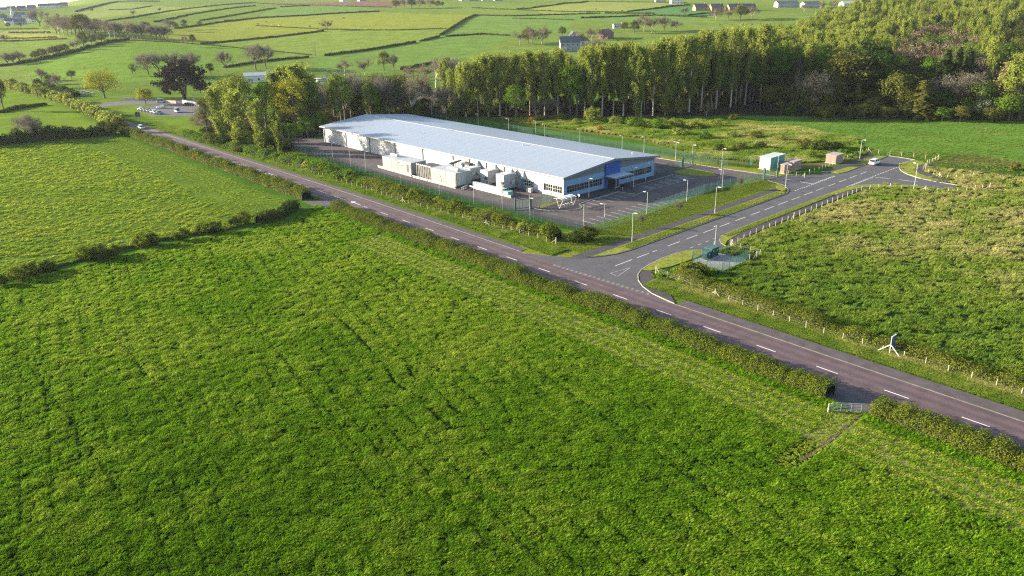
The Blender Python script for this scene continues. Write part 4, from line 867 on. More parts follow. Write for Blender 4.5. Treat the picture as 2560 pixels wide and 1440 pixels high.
# ---------------------------------------------------------------- estate sign board, field gate, road signs
SBLUE = mat("navy_sign_face", (.02, .05, .16), .5, var=.1); STXT = mat("faded_sign_lettering", (.10, .14, .22), .6, var=.2)
p1 = G(2223, 889); sb_ = thing("sign_board", "tall navy sign board on a white A-frame beside the road", "sign", p1)
p2 = MN * 1.15; hgt_ = 2.75
for q in (Vector((0, 0, 0)), p2): MB().beam(q, q + Vector((0, 0, hgt_)), .1).build("post", TRIM, sb_)
bd = MB(); bd.beam(Vector((0, 0, 1.85)) + MD * .07 + MN * .03, p2 + Vector((0, 0, 1.85)) + MD * .07 - MN * .03, .05, 1.8); face = bd.build("board", SBLUE, sb_)
MB().beam(Vector((0, 0, 2.79)) - MN * .06, p2 + Vector((0, 0, 2.79)) + MN * .06, .14, .07).build("top_rail", TRIM, sb_)
for i in range(7):
    a, b = .12 + .02 * (i % 3), 1.02 - .1 * ((i * 5) % 3); z = 2.55 - i * .22
    MB().beam(MD * .102 + MN * a + Vector((0, 0, z)), MD * .102 + MN * b + Vector((0, 0, z)), .012, .09).build("line_of_lettering", STXT, face)
f1, f2 = G(2191, 879) - p1, G(2253, 901) - p1
for f_ in (f1, f2): MB().beam(Vector((0, 0, 1.62)), f_ + Vector((0, 0, .15)), .1).build("brace", TRIM, sb_); MB().box((f_.x, f_.y, .14), (.26, .26, .28), .8).build("foot_block", TRIM, sb_)
MB().beam(p2 + Vector((0, 0, .95)), Vector((0, 0, .55)), .07).build("cross_brace", mat("bare_timber_brace", (.42, .32, .14), .8), sb_); MB().box((0, 0, .14), (.22, .22, .28), .8).build("foot_block", TRIM, sb_)
ga, gb_ = G(2076, 1030), G(2178, 1034); GALV = mat("galvanised_steel", (.48, .50, .52), .4, .6); gt_ = thing("field_gate", "galvanised five bar field gate beside the hedge", "gate", ga); gd = gb_ - ga; gl = gd.length; gu = gd / gl
for i in range(6): z = .22 + i * .19 + .012 * i; MB().tube(gu * (.12 if i == 5 else 0) + Vector((0, 0, z)), gd + Vector((0, 0, z)), .024 if i < 5 else .03).build("bar", GALV, gt_)
for f_ in (0, .25, .5, .745, 1.0): q = gd * f_; MB().tube(q + Vector((0, 0, .16)), q + Vector((0, 0, 1.24 if f_ > 0 else 1.1)), .03).build("upright", GALV, gt_)
MB().tube(Vector((0, 0, 1.1)), gu * .14 + Vector((0, 0, 1.24)), .03).build("rounded_corner", GALV, gt_)
for q, lab in ((ga - gu * .25, "timber gate post at the hedge side of the field gate"), (gb_ + gu * .3, "thick pale timber gate post by the road side hedge")): gp = thing("gate_post", lab, "gate post", q); hp = 1.05 if "hedge side" in lab else 1.5; MB().tube((0, 0, 0), (0, 0, hp), .10, .09, 9).build("post", TIMB, gp); MB().tube((0, 0, hp), (0, 0, hp + .06), .09, .05, 9).build("weathered_top", TIMB, gp)
ws = thing("warning_sign", "triangular warning sign on a grey post at the near road edge", "road sign", M(-171.5, -4.55)); MB().tube((0, 0, 0), (0, 0, 2.4), .045).build("post", GREYT, ws)
def tri_plate(s_, off, z0): c = MD * off; return [c - MN * s_ + Vector((0, 0, z0)), c + MN * s_ + Vector((0, 0, z0)), c + Vector((0, 0, z0 + s_ * 1.74))]
for nm, s_, off, z0, m in (("rim", .62, .06, 1.62, mat("dull_red_rim", (.28, .10, .12), .5)), ("face", .46, .085, 1.72, mat("sign_white", (.60, .60, .66), .5))):
    T = tri_plate(s_, off, z0); T2 = [q + MD * .02 for q in T]; MB().add(T + T2, [(0, 2, 1), (3, 4, 5), (0, 1, 4, 3), (1, 2, 5, 4), (2, 0, 3, 5)]).build(nm, m, ws)
MB().beam(MD * .115 + Vector((0, 0, 1.8)), MD * .115 + Vector((0, 0, 2.2)), .1, .012).build("symbol", PLD, ws)
bs = thing("advert_board", "dark advertising board on two legs by the roadside car park", "sign", G(346, 298))
for x in (-.75, .75): MB().box((x, 0, 1.3), (.1, .1, 2.6)).build("leg", GREYT, bs)
MB().box((0, -.08, 2.0), (2.0, .08, 1.9)).build("board", mat("dark_board", (.05, .045, .05), .5), bs); MB().box((0, -.13, 1.9), (1.5, .01, .5)).build("print", mat("grey_print", (.18, .17, .19), .6), bs)

# ---------------------------------------------------------------- cars
PAINTS = dict(white=(.66, .67, .70), silver=(.46, .50, .56), blue=(.06, .11, .20), navy=(.02, .035, .07), teal=(.05, .14, .16), black=(.018, .018, .02), grey=(.14, .15, .17))
def paint_m(c):
    n_ = c + "_car_paint"
    if n_ in MATS: return MATS[n_]
    m, nt_, b_ = _bsdf(n_); tn = N(nt_, "ShaderNodeTexNoise"); tn.inputs["Scale"].default_value = 1.5; mr = N(nt_, "ShaderNodeMapRange"); mr.inputs[3].default_value = .16; mr.inputs[4].default_value = .32
    nt_.links.new(tn.outputs[0], mr.inputs[0]); nt_.links.new(mr.outputs[0], b_.inputs["Roughness"]); b_.inputs["Base Color"].default_value = (*PAINTS[c], 1); b_.inputs["Coat Weight"].default_value = .6; MATS[n_] = m; return m
CGL = mat("car_glass", (.015, .02, .024), .08, spec=.8); TYRE = mat("tyre_rubber", (.02, .02, .02), .9); RIM = mat("alloy_rim", (.45, .45, .47), .35, .7); HLAMP = mat("headlamp_glass", (.75, .76, .78), .15); TLAMP = mat("tail_lamp_red", (.35, .02, .02), .3)
def loft(mb, secs):
    n = len(secs[0]); vs_ = [p for s_ in secs for p in s_]; fs_ = []
    for i in range(len(secs) - 1):
        for j in range(n): a, b = i * n + j, i * n + (j + 1) % n; fs_.append((a, b, b + n, a + n))
    fs_ += [tuple(range(n - 1, -1, -1)), tuple(range((len(secs) - 1) * n, len(secs) * n))]
    mb.add(vs_, fs_); return mb
def sec_(x, hw, z0, z1): return [(x, -hw * .9, z0), (x, -hw, z0 + (z1 - z0) * .35), (x, -hw * .985, z0 + (z1 - z0) * .78), (x, -hw * .88, z1), (x, hw * .88, z1), (x, hw * .985, z0 + (z1 - z0) * .78), (x, hw, z0 + (z1 - z0) * .35), (x, hw * .9, z0)]
CARM = {}
def car_meshes(k):
    if k in CARM: return CARM[k]
    Hk = {'hatch': 1.46, 'suv': 1.66, 'van': 1.95}[k]; zb = .92 if k != 'suv' else 1.04; g = {}
    b = loft(MB(), [sec_(-2.18, .70, .42, zb - .18), sec_(-2.1, .84, .30, zb - .02), sec_(-1.4, .9, .24, zb), sec_(.2, .9, .22, zb), sec_(1.0, .9, .24, zb - .02), sec_(1.75, .86, .26, zb - .14), sec_(2.12, .76, .30, zb - .26), sec_(2.2, .6, .38, zb - .36)])
    me = b.mesh("body", paint_m("white"), True); bm = bmesh.new(); bm.from_mesh(me); bmesh.ops.recalc_face_normals(bm, faces=bm.faces); bm.to_mesh(me); bm.free(); g['body'] = me
    xr = (-2.02, -1.75) if k == 'suv' else (-1.98, -1.55); xf = (1.05, .35) if k != 'van' else (1.5, 1.0)
    def quadbox(x0, x1, hw0, X0, X1, hw1, z0, z1): return [(x0, -hw0, z0), (x1, -hw0, z0), (x1, hw0, z0), (x0, hw0, z0), (X0, -hw1, z1), (X1, -hw1, z1), (X1, hw1, z1), (X0, hw1, z1)]
    FC = [(0, 3, 2, 1), (4, 5, 6, 7), (0, 1, 5, 4), (1, 2, 6, 5), (2, 3, 7, 6), (3, 0, 4, 7)]
    g['glass'] = MB().add(quadbox(xr[0], xf[0], .80, xr[1], xf[1], .64, zb - .03, Hk - .06), FC).mesh("windows", CGL)
    rf = loft(MB(), [[(x, -h_, z) for h_, z in ((w_, Hk - .07), (w_ * .8, Hk), (-w_ * .8, Hk), (-w_, Hk - .07))] for x, w_ in ((xr[1] - .06, .60), (xr[1] + .2, .68), (xf[1] - .2, .68), (xf[1] + .08, .62))])
    g['roof'] = rf.mesh("roof", paint_m("white"), False); bm = bmesh.new(); bm.from_mesh(g['roof']); bmesh.ops.recalc_face_normals(bm, faces=bm.faces); bm.to_mesh(g['roof']); bm.free()
    pl = MB()
    for x0, x1 in ((xr[0] + .02, xr[1]), (xf[0], xf[1]), (-.45, -.40)):
        for s_ in (-1, 1): pl.beam((x0, s_ * .80, zb - .02), (x1, s_ * .655, Hk - .06), .09, .07)
    g['pillars'] = pl.mesh("pillars", paint_m("white"))
    g['wheel'] = MB().tube((0, -.11, 0), (0, .11, 0), .33, n=16).mesh("tyre", TYRE); g['rim'] = MB().tube((0, -.125, 0), (0, .125, 0), .2, n=10).mesh("rim", RIM)
    g['hl'] = MB().box((0, 0, 0), (.12, .36, .16)).mesh("headlight", HLAMP); g['tl'] = MB().box((0, 0, 0), (.1, .26, .2)).mesh("tail_light", TLAMP); g['zb'] = zb; CARM[k] = g; return g
def car(p, ang, c, label, k='hatch', group=None):
    g = car_meshes(k); t_ = thing("car" if k != 'van' else "van", label, "car" if k != 'van' else "van", (p.x, p.y, p.z + .045), ang, group)
    for nm in ('body', 'roof', 'pillars'):
        o = link(nm, g[nm], t_); o.material_slots[0].link = 'OBJECT'; o.material_slots[0].material = paint_m(c)
    link("windows", g['glass'], t_)
    for x in (-1.38, 1.36):
        for s_ in (-1, 1): wh = link("wheel", g['wheel'], t_, (x, s_ * .8, .33)); link("rim", g['rim'], wh)
    for s_ in (-1, 1): link("headlight", g['hl'], t_, (2.12, s_ * .56, g['zb'] - .34)); link("tail_light", g['tl'], t_, (-2.14, s_ * .62, g['zb'] - .16))
    return t_
aMain = math.atan2(MD.y, MD.x); aSide = math.atan2(SD.y, SD.x)
car(S(105.5, -1.35), aSide, 'white', "white car parked at the end of the side road", 'suv')
car(M(-300.5, 1.9), aMain, 'silver', "silver car driving towards the junction on the main road")
fdir = lambda a, b: math.atan2((G(*b) - G(*a)).y, (G(*b) - G(*a)).x)
GT_ = "traffic on the far part of the main road"
car(G(255, 286), fdir((255, 286), (190, 258)), 'navy', "dark blue car on the road half hidden behind the left hedge", group=GT_)
car(G(196, 262), fdir((196, 262), (150, 243)), 'black', "black car leaving up the far main road", group=GT_)
car(G(152, 246), fdir((152, 246), (120, 233)), 'grey', "farthest grey car on the main road among the trees", group=GT_)
GPk = "cars in the roadside car park"
row = [(356, 276, 'silver', "leftmost silver car of the parked row"), (363, 278, 'teal', "second car, dark teal, of the parked row"), (371, 279.5, 'blue', "third car, blue, of the parked row"), (379, 281, 'grey', "fourth car, grey, of the parked row"), (388, 283, 'white', "fifth car, white, of the parked row"), (397, 286, 'teal', "last dark teal car, nearest end of the parked row")]
for x, y, c, lab in row: car(G(x, y), -.35, c, lab, group=GPk)
car(G(404, 271), 2.9, 'white', "white car parked behind the row of six"); car(G(444, 281), -.9, 'white', "white van apart at the right of the car park", 'van'); car(G(404, 257), .2, 'white', "white van by the beige wall of the car park", 'van'); car(G(471, 264), .3, 'black', "black car before the long white wall")
car(G(212, 234), .5, 'silver', "silver car in the lay-by left of the golden willow"); car(G(222, 236), .2, 'white', "white car in the lay-by under the golden willow")
for x, y, c, lab in [(512, 203, 'white', "white van beyond the dark cypress"), (538, 201, 'white', "white van between cypress and poplars")]: car(G(x, y), .6, c, lab, 'van')
for i, (x, y) in enumerate([(634, 196), (645, 194), (655, 198), (800, 205), (812, 203), (826, 204)]): car(G(x, y), .3 + .2 * i, ['white', 'silver', 'white', 'white', 'silver', 'blue'][i], ["white van seen left of the gap in the poplars", "silver van seen in the gap between the poplars", "white van right in the gap between the poplars", "white van left of three behind the brown trees", "silver van in the middle of three behind the brown trees", "blue van right of three behind the brown trees"][i], 'van')
def lowwall(a, b, h, m, label):
    d = b - a; t_ = thing("boundary_wall", label, "wall", a); L_ = d.length; n = max(2, int(L_ / 3))
    for i in range(n): MB().beam(d * (i / n) + Vector((0, 0, h / 2)), d * ((i + .99) / n) + Vector((0, 0, h / 2)), .25, h).build("wall_section", m, t_)
    MB().beam(Vector((0, 0, h + .04)), d + Vector((0, 0, h + .04)), .34, .08).build("coping", m, t_)
WW = mat("white_render", (.62, .61, .57), .8, var=.08, scale=.6); BW_ = mat("beige_render", (.44, .38, .30), .8, var=.1)
lowwall(G(457, 258), G(500, 266), 1.5, WW, "long white boundary wall behind the car park"); lowwall(G(412, 257), G(441, 259), 1.3, BW_, "beige boundary wall beside the white van"); lowwall(G(786, 202), G(838, 204), 1.6, WW, "white wall behind the parked vans and brown trees")
# ---------------------------------------------------------------- foliage builders
def quads(c, n, sx, sy, r_=None, twist=None):
    """leaf-sized faces: centre c, facing n, half sizes sx, sy"""
    r_ = r_ or rng; N_ = len(c); n = n / (np.linalg.norm(n, axis=1, keepdims=True) + 1e-9)
    a = r_.normal(size=(N_, 3)) if twist is None else twist
    t = np.cross(n, a); t /= np.linalg.norm(t, axis=1, keepdims=True) + 1e-9; b = np.cross(n, t)
    t = t * np.asarray(sx).reshape(-1, 1); b = b * np.asarray(sy).reshape(-1, 1)
    v = np.stack([c - t - b * .6, c + t * .7 - b, c + t + b * .7, c - t * .8 + b], 1).reshape(-1, 3)
    f = np.arange(N_ * 4, dtype=np.int32).reshape(-1, 4)
    return v, f
def clumpv(pts, scale, seed):
    """shade value 0..1 that runs in clumps"""
    return np.clip(.5 * vnoise(pts[:, 0] + pts[:, 2] * .7, pts[:, 1] - pts[:, 2] * .4, scale, seed) + .5 * np.random.default_rng(seed).random(len(pts)), 0, 1)
def tubes(segs, n=6):
    mb = MB()
    for a, b, r0, r1 in segs: mb.tube(a, b, r0, r1, n, cap=False)
    return mb
BARK = mat("pale_bark", (.34, .29, .22), .9, var=.25, scale=3); BARKD = mat("dark_bark", (.10, .08, .06), .9, var=.25, scale=3); BARKW = mat("birch_bark", (.52, .46, .38), .85, var=.2, scale=3)
LP = leafmat("poplar_leaf", (.168, .215, .032), .5, .3, (.26, .29, .055)); LG = leafmat("fresh_green_leaf", (.070, .150, .014), .42, .3, (.130, .205, .020)); LY = leafmat("golden_willow_leaf", (.215, .225, .022), .45, .25, (.29, .285, .030))
LD = leafmat("conifer_needle", (.022, .045, .014), .15, .35, (.050, .068, .018)); LO = leafmat("olive_leaf", (.085, .105, .020), .35, .35, (.14, .135, .03)); LB = leafmat("budding_twig", (.150, .130, .088), .35, .3, (.19, .158, .098)); LR = leafmat("russet_larch_twig", (.178, .130, .078), .38, .4, (.22, .165, .096)); LK = leafmat("cypress_frond", (.022, .026, .016), .1, .4, (.055, .034, .030)); LH = leafmat("hedge_leaf", (.088, .130, .015), .4, .45, (.160, .178, .022)); LHD = leafmat("dark_hedge_leaf", (.034, .058, .014), .33, .4, (.085, .105, .018)); LT = leafmat("grey_twig", (.150, .138, .108), .3, .3, (.185, .168, .122)); LGO = leafmat("gorse_flower", (.42, .16, .012), .3, .3, (.35, .22, .02)); LBL = leafmat("may_blossom", (.26, .27, .18), .3, .3, (.16, .19, .06))
PROTO = {}
HT = dict(poplar=24., fpoplar=24., round=11., willow=12., olive=8., oakgold=8., bush=3., maple=18., bare=13., russet=17., greybare=13., conifer=15., cypress=14., pine=15.)
def tree_mesh(kind, seed):
    """returns (trunk mesh, crown mesh) for a tree of unit scale in metres"""
    r_ = np.random.default_rng(seed); U = lambda a, b, n=None: r_.uniform(a, b, n); segs = []; C, Nn, SX, SY = [], [], [], []
    def put(c, n, sx, sy): C.append(c); Nn.append(n); SX.append(sx); SY.append(sy)
    if kind in ('poplar', 'fpoplar'):
        h = 24.; lean = U(-.5, .5, 2); top = Vector((lean[0], lean[1], h * .93)); segs.append((Vector((0, 0, 0)), top * .5, .26, .17)); segs.append((top * .5, top, .17, .04)); wd = U(2.5, 3.2) if kind == 'poplar' else U(3.6, 4.4)
        low = U(.16, .34) if kind == 'poplar' else U(.03, .07)
        nbr = 52 if kind == 'poplar' else 66
        for i in range(nbr):
            f = low + (1 - low) * (i + U(0, 1)) / nbr; a = U(0, 6.283); p = Vector((lean[0] * f, lean[1] * f, h * f * .93))
            fq = (f - low) / (1 - low); rr = wd * min(1, .35 + 1.5 * fq) * (1 - .72 * fq ** 5) * U(.5, 1.1); ln = min(rr * 2.2, h * 1.02 - p.z) * U(.8, 1.1); e = p + Vector((math.cos(a) * rr, math.sin(a) * rr, max(ln, .8)))
            segs.append((p, e, .05, .015)); k = 66 if kind == 'poplar' else 84; t = U(.2, 1.05, k)[:, None] ** .8; c = np.array(p) + (np.array(e) - np.array(p)) * t + r_.normal(size=(k, 3)) * [.34, .34, .55]
            n_ = np.stack([np.cos(a + U(-1, 1, k)), np.sin(a + U(-1, 1, k)), U(-.2, .9, k)], 1); put(c, n_, U(.08, .17, k) * (1 if kind == 'poplar' else 1.2), U(.14, .34, k))
        bark, leaf = BARK, LP
    elif kind in ('round', 'willow', 'olive', 'oakgold', 'bush', 'maple'):
        h = {'round': 11., 'willow': 12., 'olive': 8., 'oakgold': 8., 'bush': 3.0, 'maple': 18.}[kind]; R0 = {'round': 4.2, 'willow': 7., 'olive': 3.4, 'oakgold': 4., 'bush': 1.7, 'maple': 4.6}[kind]
        cz = h * (.60 if kind != 'bush' else .46); rzv = h * (.42 if kind != 'bush' else .50); tr = .05 * h ** .8
        segs.append((Vector((0, 0, 0)), Vector((0, 0, h * .45)), tr, tr * .7)); nc = {'bush': 40, 'willow': 90, 'maple': 70}.get(kind, 54); lf = {'bush': 34, 'willow': 46, 'maple': 46}.get(kind, 42)
        for i in range(nc):
            d = r_.normal(size=3); d /= np.linalg.norm(d); d[2] = d[2] if d[2] > (-.55 if kind != 'bush' else -.95) else -d[2]; q = U(.45, 1.0) ** .5 * (.82 + .3 * r_.random()); c0 = np.array((d[0] * R0 * q, d[1] * R0 * q, cz + d[2] * rzv * q))
            if i % 3 == 0 and kind != 'bush': segs.append((Vector((0, 0, h * U(.2, .5))), Vector(c0), tr * .35, .02))
            k = lf; o_ = r_.normal(size=(k, 3)) * R0 * .17; cc = c0 + o_ * ([1, 1, 1.4] if kind == 'willow' else [1, 1, .8]); n_ = d * .9 + o_ / (R0 * .17) * .5 + r_.normal(size=(k, 3)) * .35
            s_ = {'bush': .16, 'willow': .26, 'olive': .24}.get(kind, .27); put(cc, n_, U(.5, 1, k) * s_ * .7, U(.5, 1, k) * s_)
        bark, leaf = BARKD, {'round': LG, 'willow': LY, 'olive': LO, 'oakgold': LY, 'bush': LH, 'maple': LG}[kind]
    elif kind in ('bare', 'russet', 'greybare'):
        h = 13. if kind != 'russet' else 17.
        def grow(p, d, L_, r0, lev):
            e = p + d * L_; segs.append((p, e, r0, r0 * .65)) if lev < 4 else None
            if lev >= 3:
                k = 15 if kind != 'russet' else 24; t = U(.1, 1.15, k)[:, None]; dv = np.array(d); n0 = np.cross(r_.normal(size=(k, 3)), dv); c = np.array(p) + dv * L_ * t + r_.normal(size=(k, 3)) * L_ * .28
                put(c, n0, U(.018, .035, k) * (3.4 if kind == 'russet' else 1.1), U(.22, .5, k))
            if lev < 4:
                for j in range({0: 5, 1: 4, 2: 3, 3: 2}[lev]):
                    a = r_.normal(size=3); a /= np.linalg.norm(a); sp = .8 if kind != 'russet' else .5; nd = (d * 1.0 + Vector(a) * sp + Vector((0, 0, .16))).normalized(); grow(p + d * L_ * U(.5, 1.0), nd, L_ * (U(.95, 1.2) if lev == 0 else U(.62, .82)), r0 * .6, lev + 1)
        grow(Vector((0, 0, 0)), Vector((U(-.08, .08), U(-.08, .08), 1)).normalized(), h * .21, .018 * h, 0)
        bark, leaf = (BARK if kind == 'bare' else BARKD), {'bare': LB, 'russet': LR, 'greybare': LT}[kind]
    elif kind in ('conifer', 'cypress'):
        h = 15. if kind == 'conifer' else 14.; R0 = 3.4 if kind == 'conifer' else 9.5; segs.append((Vector((0, 0, 0)), Vector((0, 0, h * .97)), .26, .03)); nw = 26
        if kind == 'conifer':
            for i in range(nw):
                f = .1 + .9 * i / nw; rr = R0 * (1 - f) ** .75 + .25
                for j in range(7):
                    a = U(0, 6.283); k = 22; t = U(.15, 1.05, k); c = np.stack([np.cos(a) * rr * t, np.sin(a) * rr * t, h * f + .9 - t * rr * .42 + U(-.25, .25, k)], 1) + r_.normal(size=(k, 3)) * .2; put(c, np.stack([np.cos(a) * np.ones(k) * .5, np.sin(a) * np.ones(k) * .5, U(.3, 1, k)], 1), U(.12, .22, k), U(.2, .4, k))
        else:
            for j in range(4): a = j * 1.6 + .4; segs.append((Vector((.4 * math.cos(a), .4 * math.sin(a), 0)), Vector((2.2 * math.cos(a), 2.2 * math.sin(a), h * .6)), .3, .1))
            for i in range(170):
                a = U(0, 6.283); el = U(-.3, 1.45); rr = U(.5, 1.08); c0 = np.array((math.cos(a) * math.cos(el) * R0 * rr, math.sin(a) * math.cos(el) * R0 * rr, h * .40 + math.sin(el) * h * .58 * rr)); k = 44; d = np.array((math.cos(a), math.sin(a), .55)); c = c0 + r_.normal(size=(k, 3)) * .45 + d * U(-1.3, 1.3, k)[:, None] * .8; put(c, r_.normal(size=(k, 3)) + [0, 0, .6], U(.14, .26, k), U(.25, .55, k))
        bark, leaf = BARKD, (LD if kind == 'conifer' else LK)
    elif kind == 'pine':
        h = 15.; segs.append((Vector((0, 0, 0)), Vector((U(-.6, .6), U(-.6, .6), h * .95)), .24, .05))
        for i in range(34):
            f = U(.3, 1.0); a = U(0, 6.283); rr = U(.8, 4.4) * (1.15 - f) ** .5; c0 = np.array((math.cos(a) * rr, math.sin(a) * rr, h * f)); segs.append((Vector((0, 0, h * f - .8)), Vector(c0), .05, .015)) if i % 2 else None
            k = 70; c = c0 + r_.normal(size=(k, 3)) * [.75, .75, .32]; put(c, r_.normal(size=(k, 3)) * .6 + [0, 0, .8], U(.08, .18, k), U(.16, .34, k))
        bark, leaf = BARKD, LO if seed % 2 else LD
    C = np.concatenate(C); Nn = np.concatenate(Nn); v, f = quads(C, Nn, np.concatenate(SX), np.concatenate(SY), r_, None if kind not in ('poplar', 'fpoplar') else np.tile([0, 0, 1.], (len(C), 1)) + r_.normal(size=(len(C), 3)) * .35)
    kz = HT[kind] / float(np.quantile(v[:, 2], .998)); v = v * kz; segs = [(a * kz, b * kz, r0 * kz, r1 * kz) for a, b, r0, r1 in segs]; C = C * kz
    return tubes(segs, 5).mesh("trunk", bark, True), mesh_np("crown", v, f, leaf, clumpv(C, 1.6, seed))
def proto(kind, var):
    k = (kind, var)
    if k not in PROTO: PROTO[k] = tree_mesh(kind, 100 + var * 13 + sum(map(ord, kind)))
    return PROTO[k]
def leaf_override(o, m):
    o.material_slots[0].link = 'OBJECT'; o.material_slots[0].material = m
NAMES = dict(poplar="poplar_tree", fpoplar="poplar_tree", round="broadleaf_tree", willow="willow_tree", olive="thorn_tree", oakgold="young_tree", bush="shrub", maple="broadleaf_tree", bare="bare_tree", russet="larch_tree", greybare="bare_tree", conifer="spruce_tree", cypress="cypress_tree", pine="pine_tree")
HT = dict(poplar=24., fpoplar=24., round=11., willow=12., olive=8., oakgold=8., bush=3., maple=18., bare=13., russet=17., greybare=13., conifer=15., cypress=14., pine=15.)
def tree(p, kind, h, label, group=None, wide=1.0, var=None, leaf=None, bark=None):
    var = random.randrange(3) if var is None else var
    tm, cm = proto(kind, var); t_ = thing(NAMES[kind], label, "shrub" if kind == 'bush' else "tree", (p[0], p[1], p[2] - .05), random.uniform(0, 6.28), group); s = h / HT[kind]; t_.scale = (s * wide, s * wide, s)
    a = link("trunk", tm, t_); c = link("crown", cm, t_)
    if leaf: leaf_override(c, leaf)
    if bark: leaf_override(a, bark)
    return t_
def hedge(path, wd, ht, label, dens=16., ls=.16, leaf=None, group=None, rough=.25, gaps=0.0, seed=1, terrain=False, core=True, tuft=1.0, cat="hedge"):
    """clipped or wild hedge along a path: dark twiggy core to block light and a coat of leaves"""
    leaf = leaf or LH; r_ = np.random.default_rng(seed); P = resample(path, .8 if not terrain else 2.5)
    if len(P) < 3: P = resample(path, 1.0)
    xy = np.array([(p.x, p.y) for p in P]); o0 = xy[0]; d = np.gradient(xy, axis=0); d /= np.linalg.norm(d, axis=1, keepdims=True) + 1e-9; nn = np.stack([-d[:, 1], d[:, 0]], 1); L_ = np.sum(np.linalg.norm(np.diff(xy, axis=0), axis=1))
    z0 = hz(xy[:, 0], xy[:, 1]) if terrain else np.zeros(len(xy)); s_ = np.linspace(0, L_, len(xy))
    hv = ht * (1 + rough * (vnoise(s_, s_ * 0, 3.2, seed) - .5) * 2 + rough * .6 * (vnoise(s_, s_ * 0, 1.1, seed + 1) - .5) * 2); wv = wd * (1 + rough * (vnoise(s_, s_ * 0 + 5, 2.7, seed + 2) - .5) * 2)
    if gaps: hv = np.where(vnoise(s_, s_ * 0 + 9, 6., seed + 3) < gaps, hv * .25, hv)
    t_ = thing("hedge", label, cat, (o0[0], o0[1], float(z0[0])), 0, group)
    if core:  # solid dark core added to block light between the leaves
        ang = np.linspace(0, math.pi, 7); V = []
        for i in range(len(xy)):
            j = .8 + .25 * r_.random(7); x = np.cos(ang) * wv[i] * .40 * j; z = np.sin(ang) ** .6 * hv[i] * .80 * j
            V.append(np.stack([xy[i, 0] - o0[0] + nn[i, 0] * x, xy[i, 1] - o0[1] + nn[i, 1] * x, z + z0[i] - z0[0]], 1))
        V = np.concatenate(V); ii = np.arange(len(xy) - 1)[:, None] * 7 + np.arange(6)[None, :]; f = np.stack([ii, ii + 1, ii + 8, ii + 7], -1).reshape(-1, 4)
        link("stems", mesh_np("stems", V, f, mat("hedge_core", (.030, .032, .012), .95, var=.4, scale=3, bump=1, bscale=8)), t_)
    n_ = int(L_ * (wd + 2 * ht) * dens); si = r_.uniform(0, len(xy) - 1.001, n_); i0 = si.astype(int); fr = (si - i0)[:, None]
    pc = xy[i0] * (1 - fr) + xy[i0 + 1] * fr; pn = nn[i0]; h_ = hv[i0] * (1 - fr[:, 0]) + hv[i0 + 1] * fr[:, 0]; w_ = wv[i0]; zz = z0[i0] * (1 - fr[:, 0]) + z0[i0 + 1] * fr[:, 0]
    a = r_.uniform(0, math.pi, n_); q = r_.uniform(.72, 1.08, n_) + tuft * .12 * (vnoise(pc[:, 0] * 1.7, pc[:, 1] * 1.7, 1.0, seed + 5) - .4)
    lx = np.sign(np.cos(a)) * np.abs(np.cos(a)) ** .7 * w_ / 2 * q; lz = np.sin(a) ** .65 * h_ * q
    c = np.stack([pc[:, 0] + pn[:, 0] * lx - o0[0], pc[:, 1] + pn[:, 1] * lx - o0[1], lz + zz - z0[0]], 1); n0 = np.stack([pn[:, 0] * np.cos(a), pn[:, 1] * np.cos(a), np.sin(a) + .1], 1) + r_.normal(size=(n_, 3)) * .55
    v, f = quads(c, n0, r_.uniform(.5, 1, n_) * ls * .75, r_.uniform(.5, 1, n_) * ls, r_); link("foliage", mesh_np("foliage", v, f, leaf, clumpv(c, 1.3, seed)), t_)
    return t_
# ---------------------------------------------------------------- hedges of the main road and fields
hedge([M(s, -6.4 + .3 * math.sin(s / 9)) for s in np.arange(-12.6, -126, -2.)] + [M(-132, -6.0), M(-137.5, -5.6)], 3.2, 2.0, "long trimmed hedge between the road and the big field", 105, .095, rough=.24, seed=11, tuft=2)
hedge([M(s, -6.1) for s in np.arange(-7.4, 44, 2.)], 3.2, 2.0, "trimmed hedge right of the field gate", 105, .095, rough=.24, seed=12, tuft=2)
hedge([M(-150, -6.5), M(-160, -6.2), M(-190, -6.0), M(-230, -5.9), M(-270, -5.8), M(-300, -5.9), M(-318, -6.2)], 3.4, 2.6, "roadside hedge along the upper left field", 34, .15, rough=.3, seed=13)
hedge([G(735, 520), G(700, 545), G(640, 560)], 3.0, 2.0, "dark corner hedge at the field entrance", 26, .2, LHD, rough=.3, seed=14)
hedge([G(640, 560), G(560, 575), G(480, 588), G(380, 607), G(280, 630), G(180, 658), G(60, 690), G(-60, 715)], 1.1, .7, "low line of rough growth under the thorn bushes", 14, .16, LH, rough=.5, gaps=.3, seed=15)
for i, (x, y, h, lab) in enumerate([(612, 560, 3.0, "thorn bush by the field corner"), (590, 564, 2.4, "small thorn bush left of the corner one"), (540, 580, 2.7, "second thorn bush pair from the corner, right one"), (508, 584, 2.6, "second thorn bush pair from the corner, left one"), (455, 601, 2.9, "round thorn bush in the middle of the cross hedge"), (385, 612, 2.7, "thorn bush right of the wide gap"), (358, 616, 3.0, "dark thorn bush left of the wide gap"), (285, 640, 2.5, "thorn bush with thin top in the cross hedge"), (252, 648, 3.2, "tall thorn bush near the left part of the cross hedge"), (215, 650, 2.9, "thorn bush beside the tall one"), (125, 680, 2.7, "thorn bush third from the left edge"), (80, 690, 2.8, "thorn bush second from the left edge"), (45, 700, 2.6, "broad thorn bush close to the left edge"), (2, 715, 2.4, "thorn bush cut by the left picture edge")]):
    tree(G(x, y), 'bush', h * 1.0, lab, "thorn bushes of the cross hedge", 1.05, i % 3, LHD if i % 3 else LH)
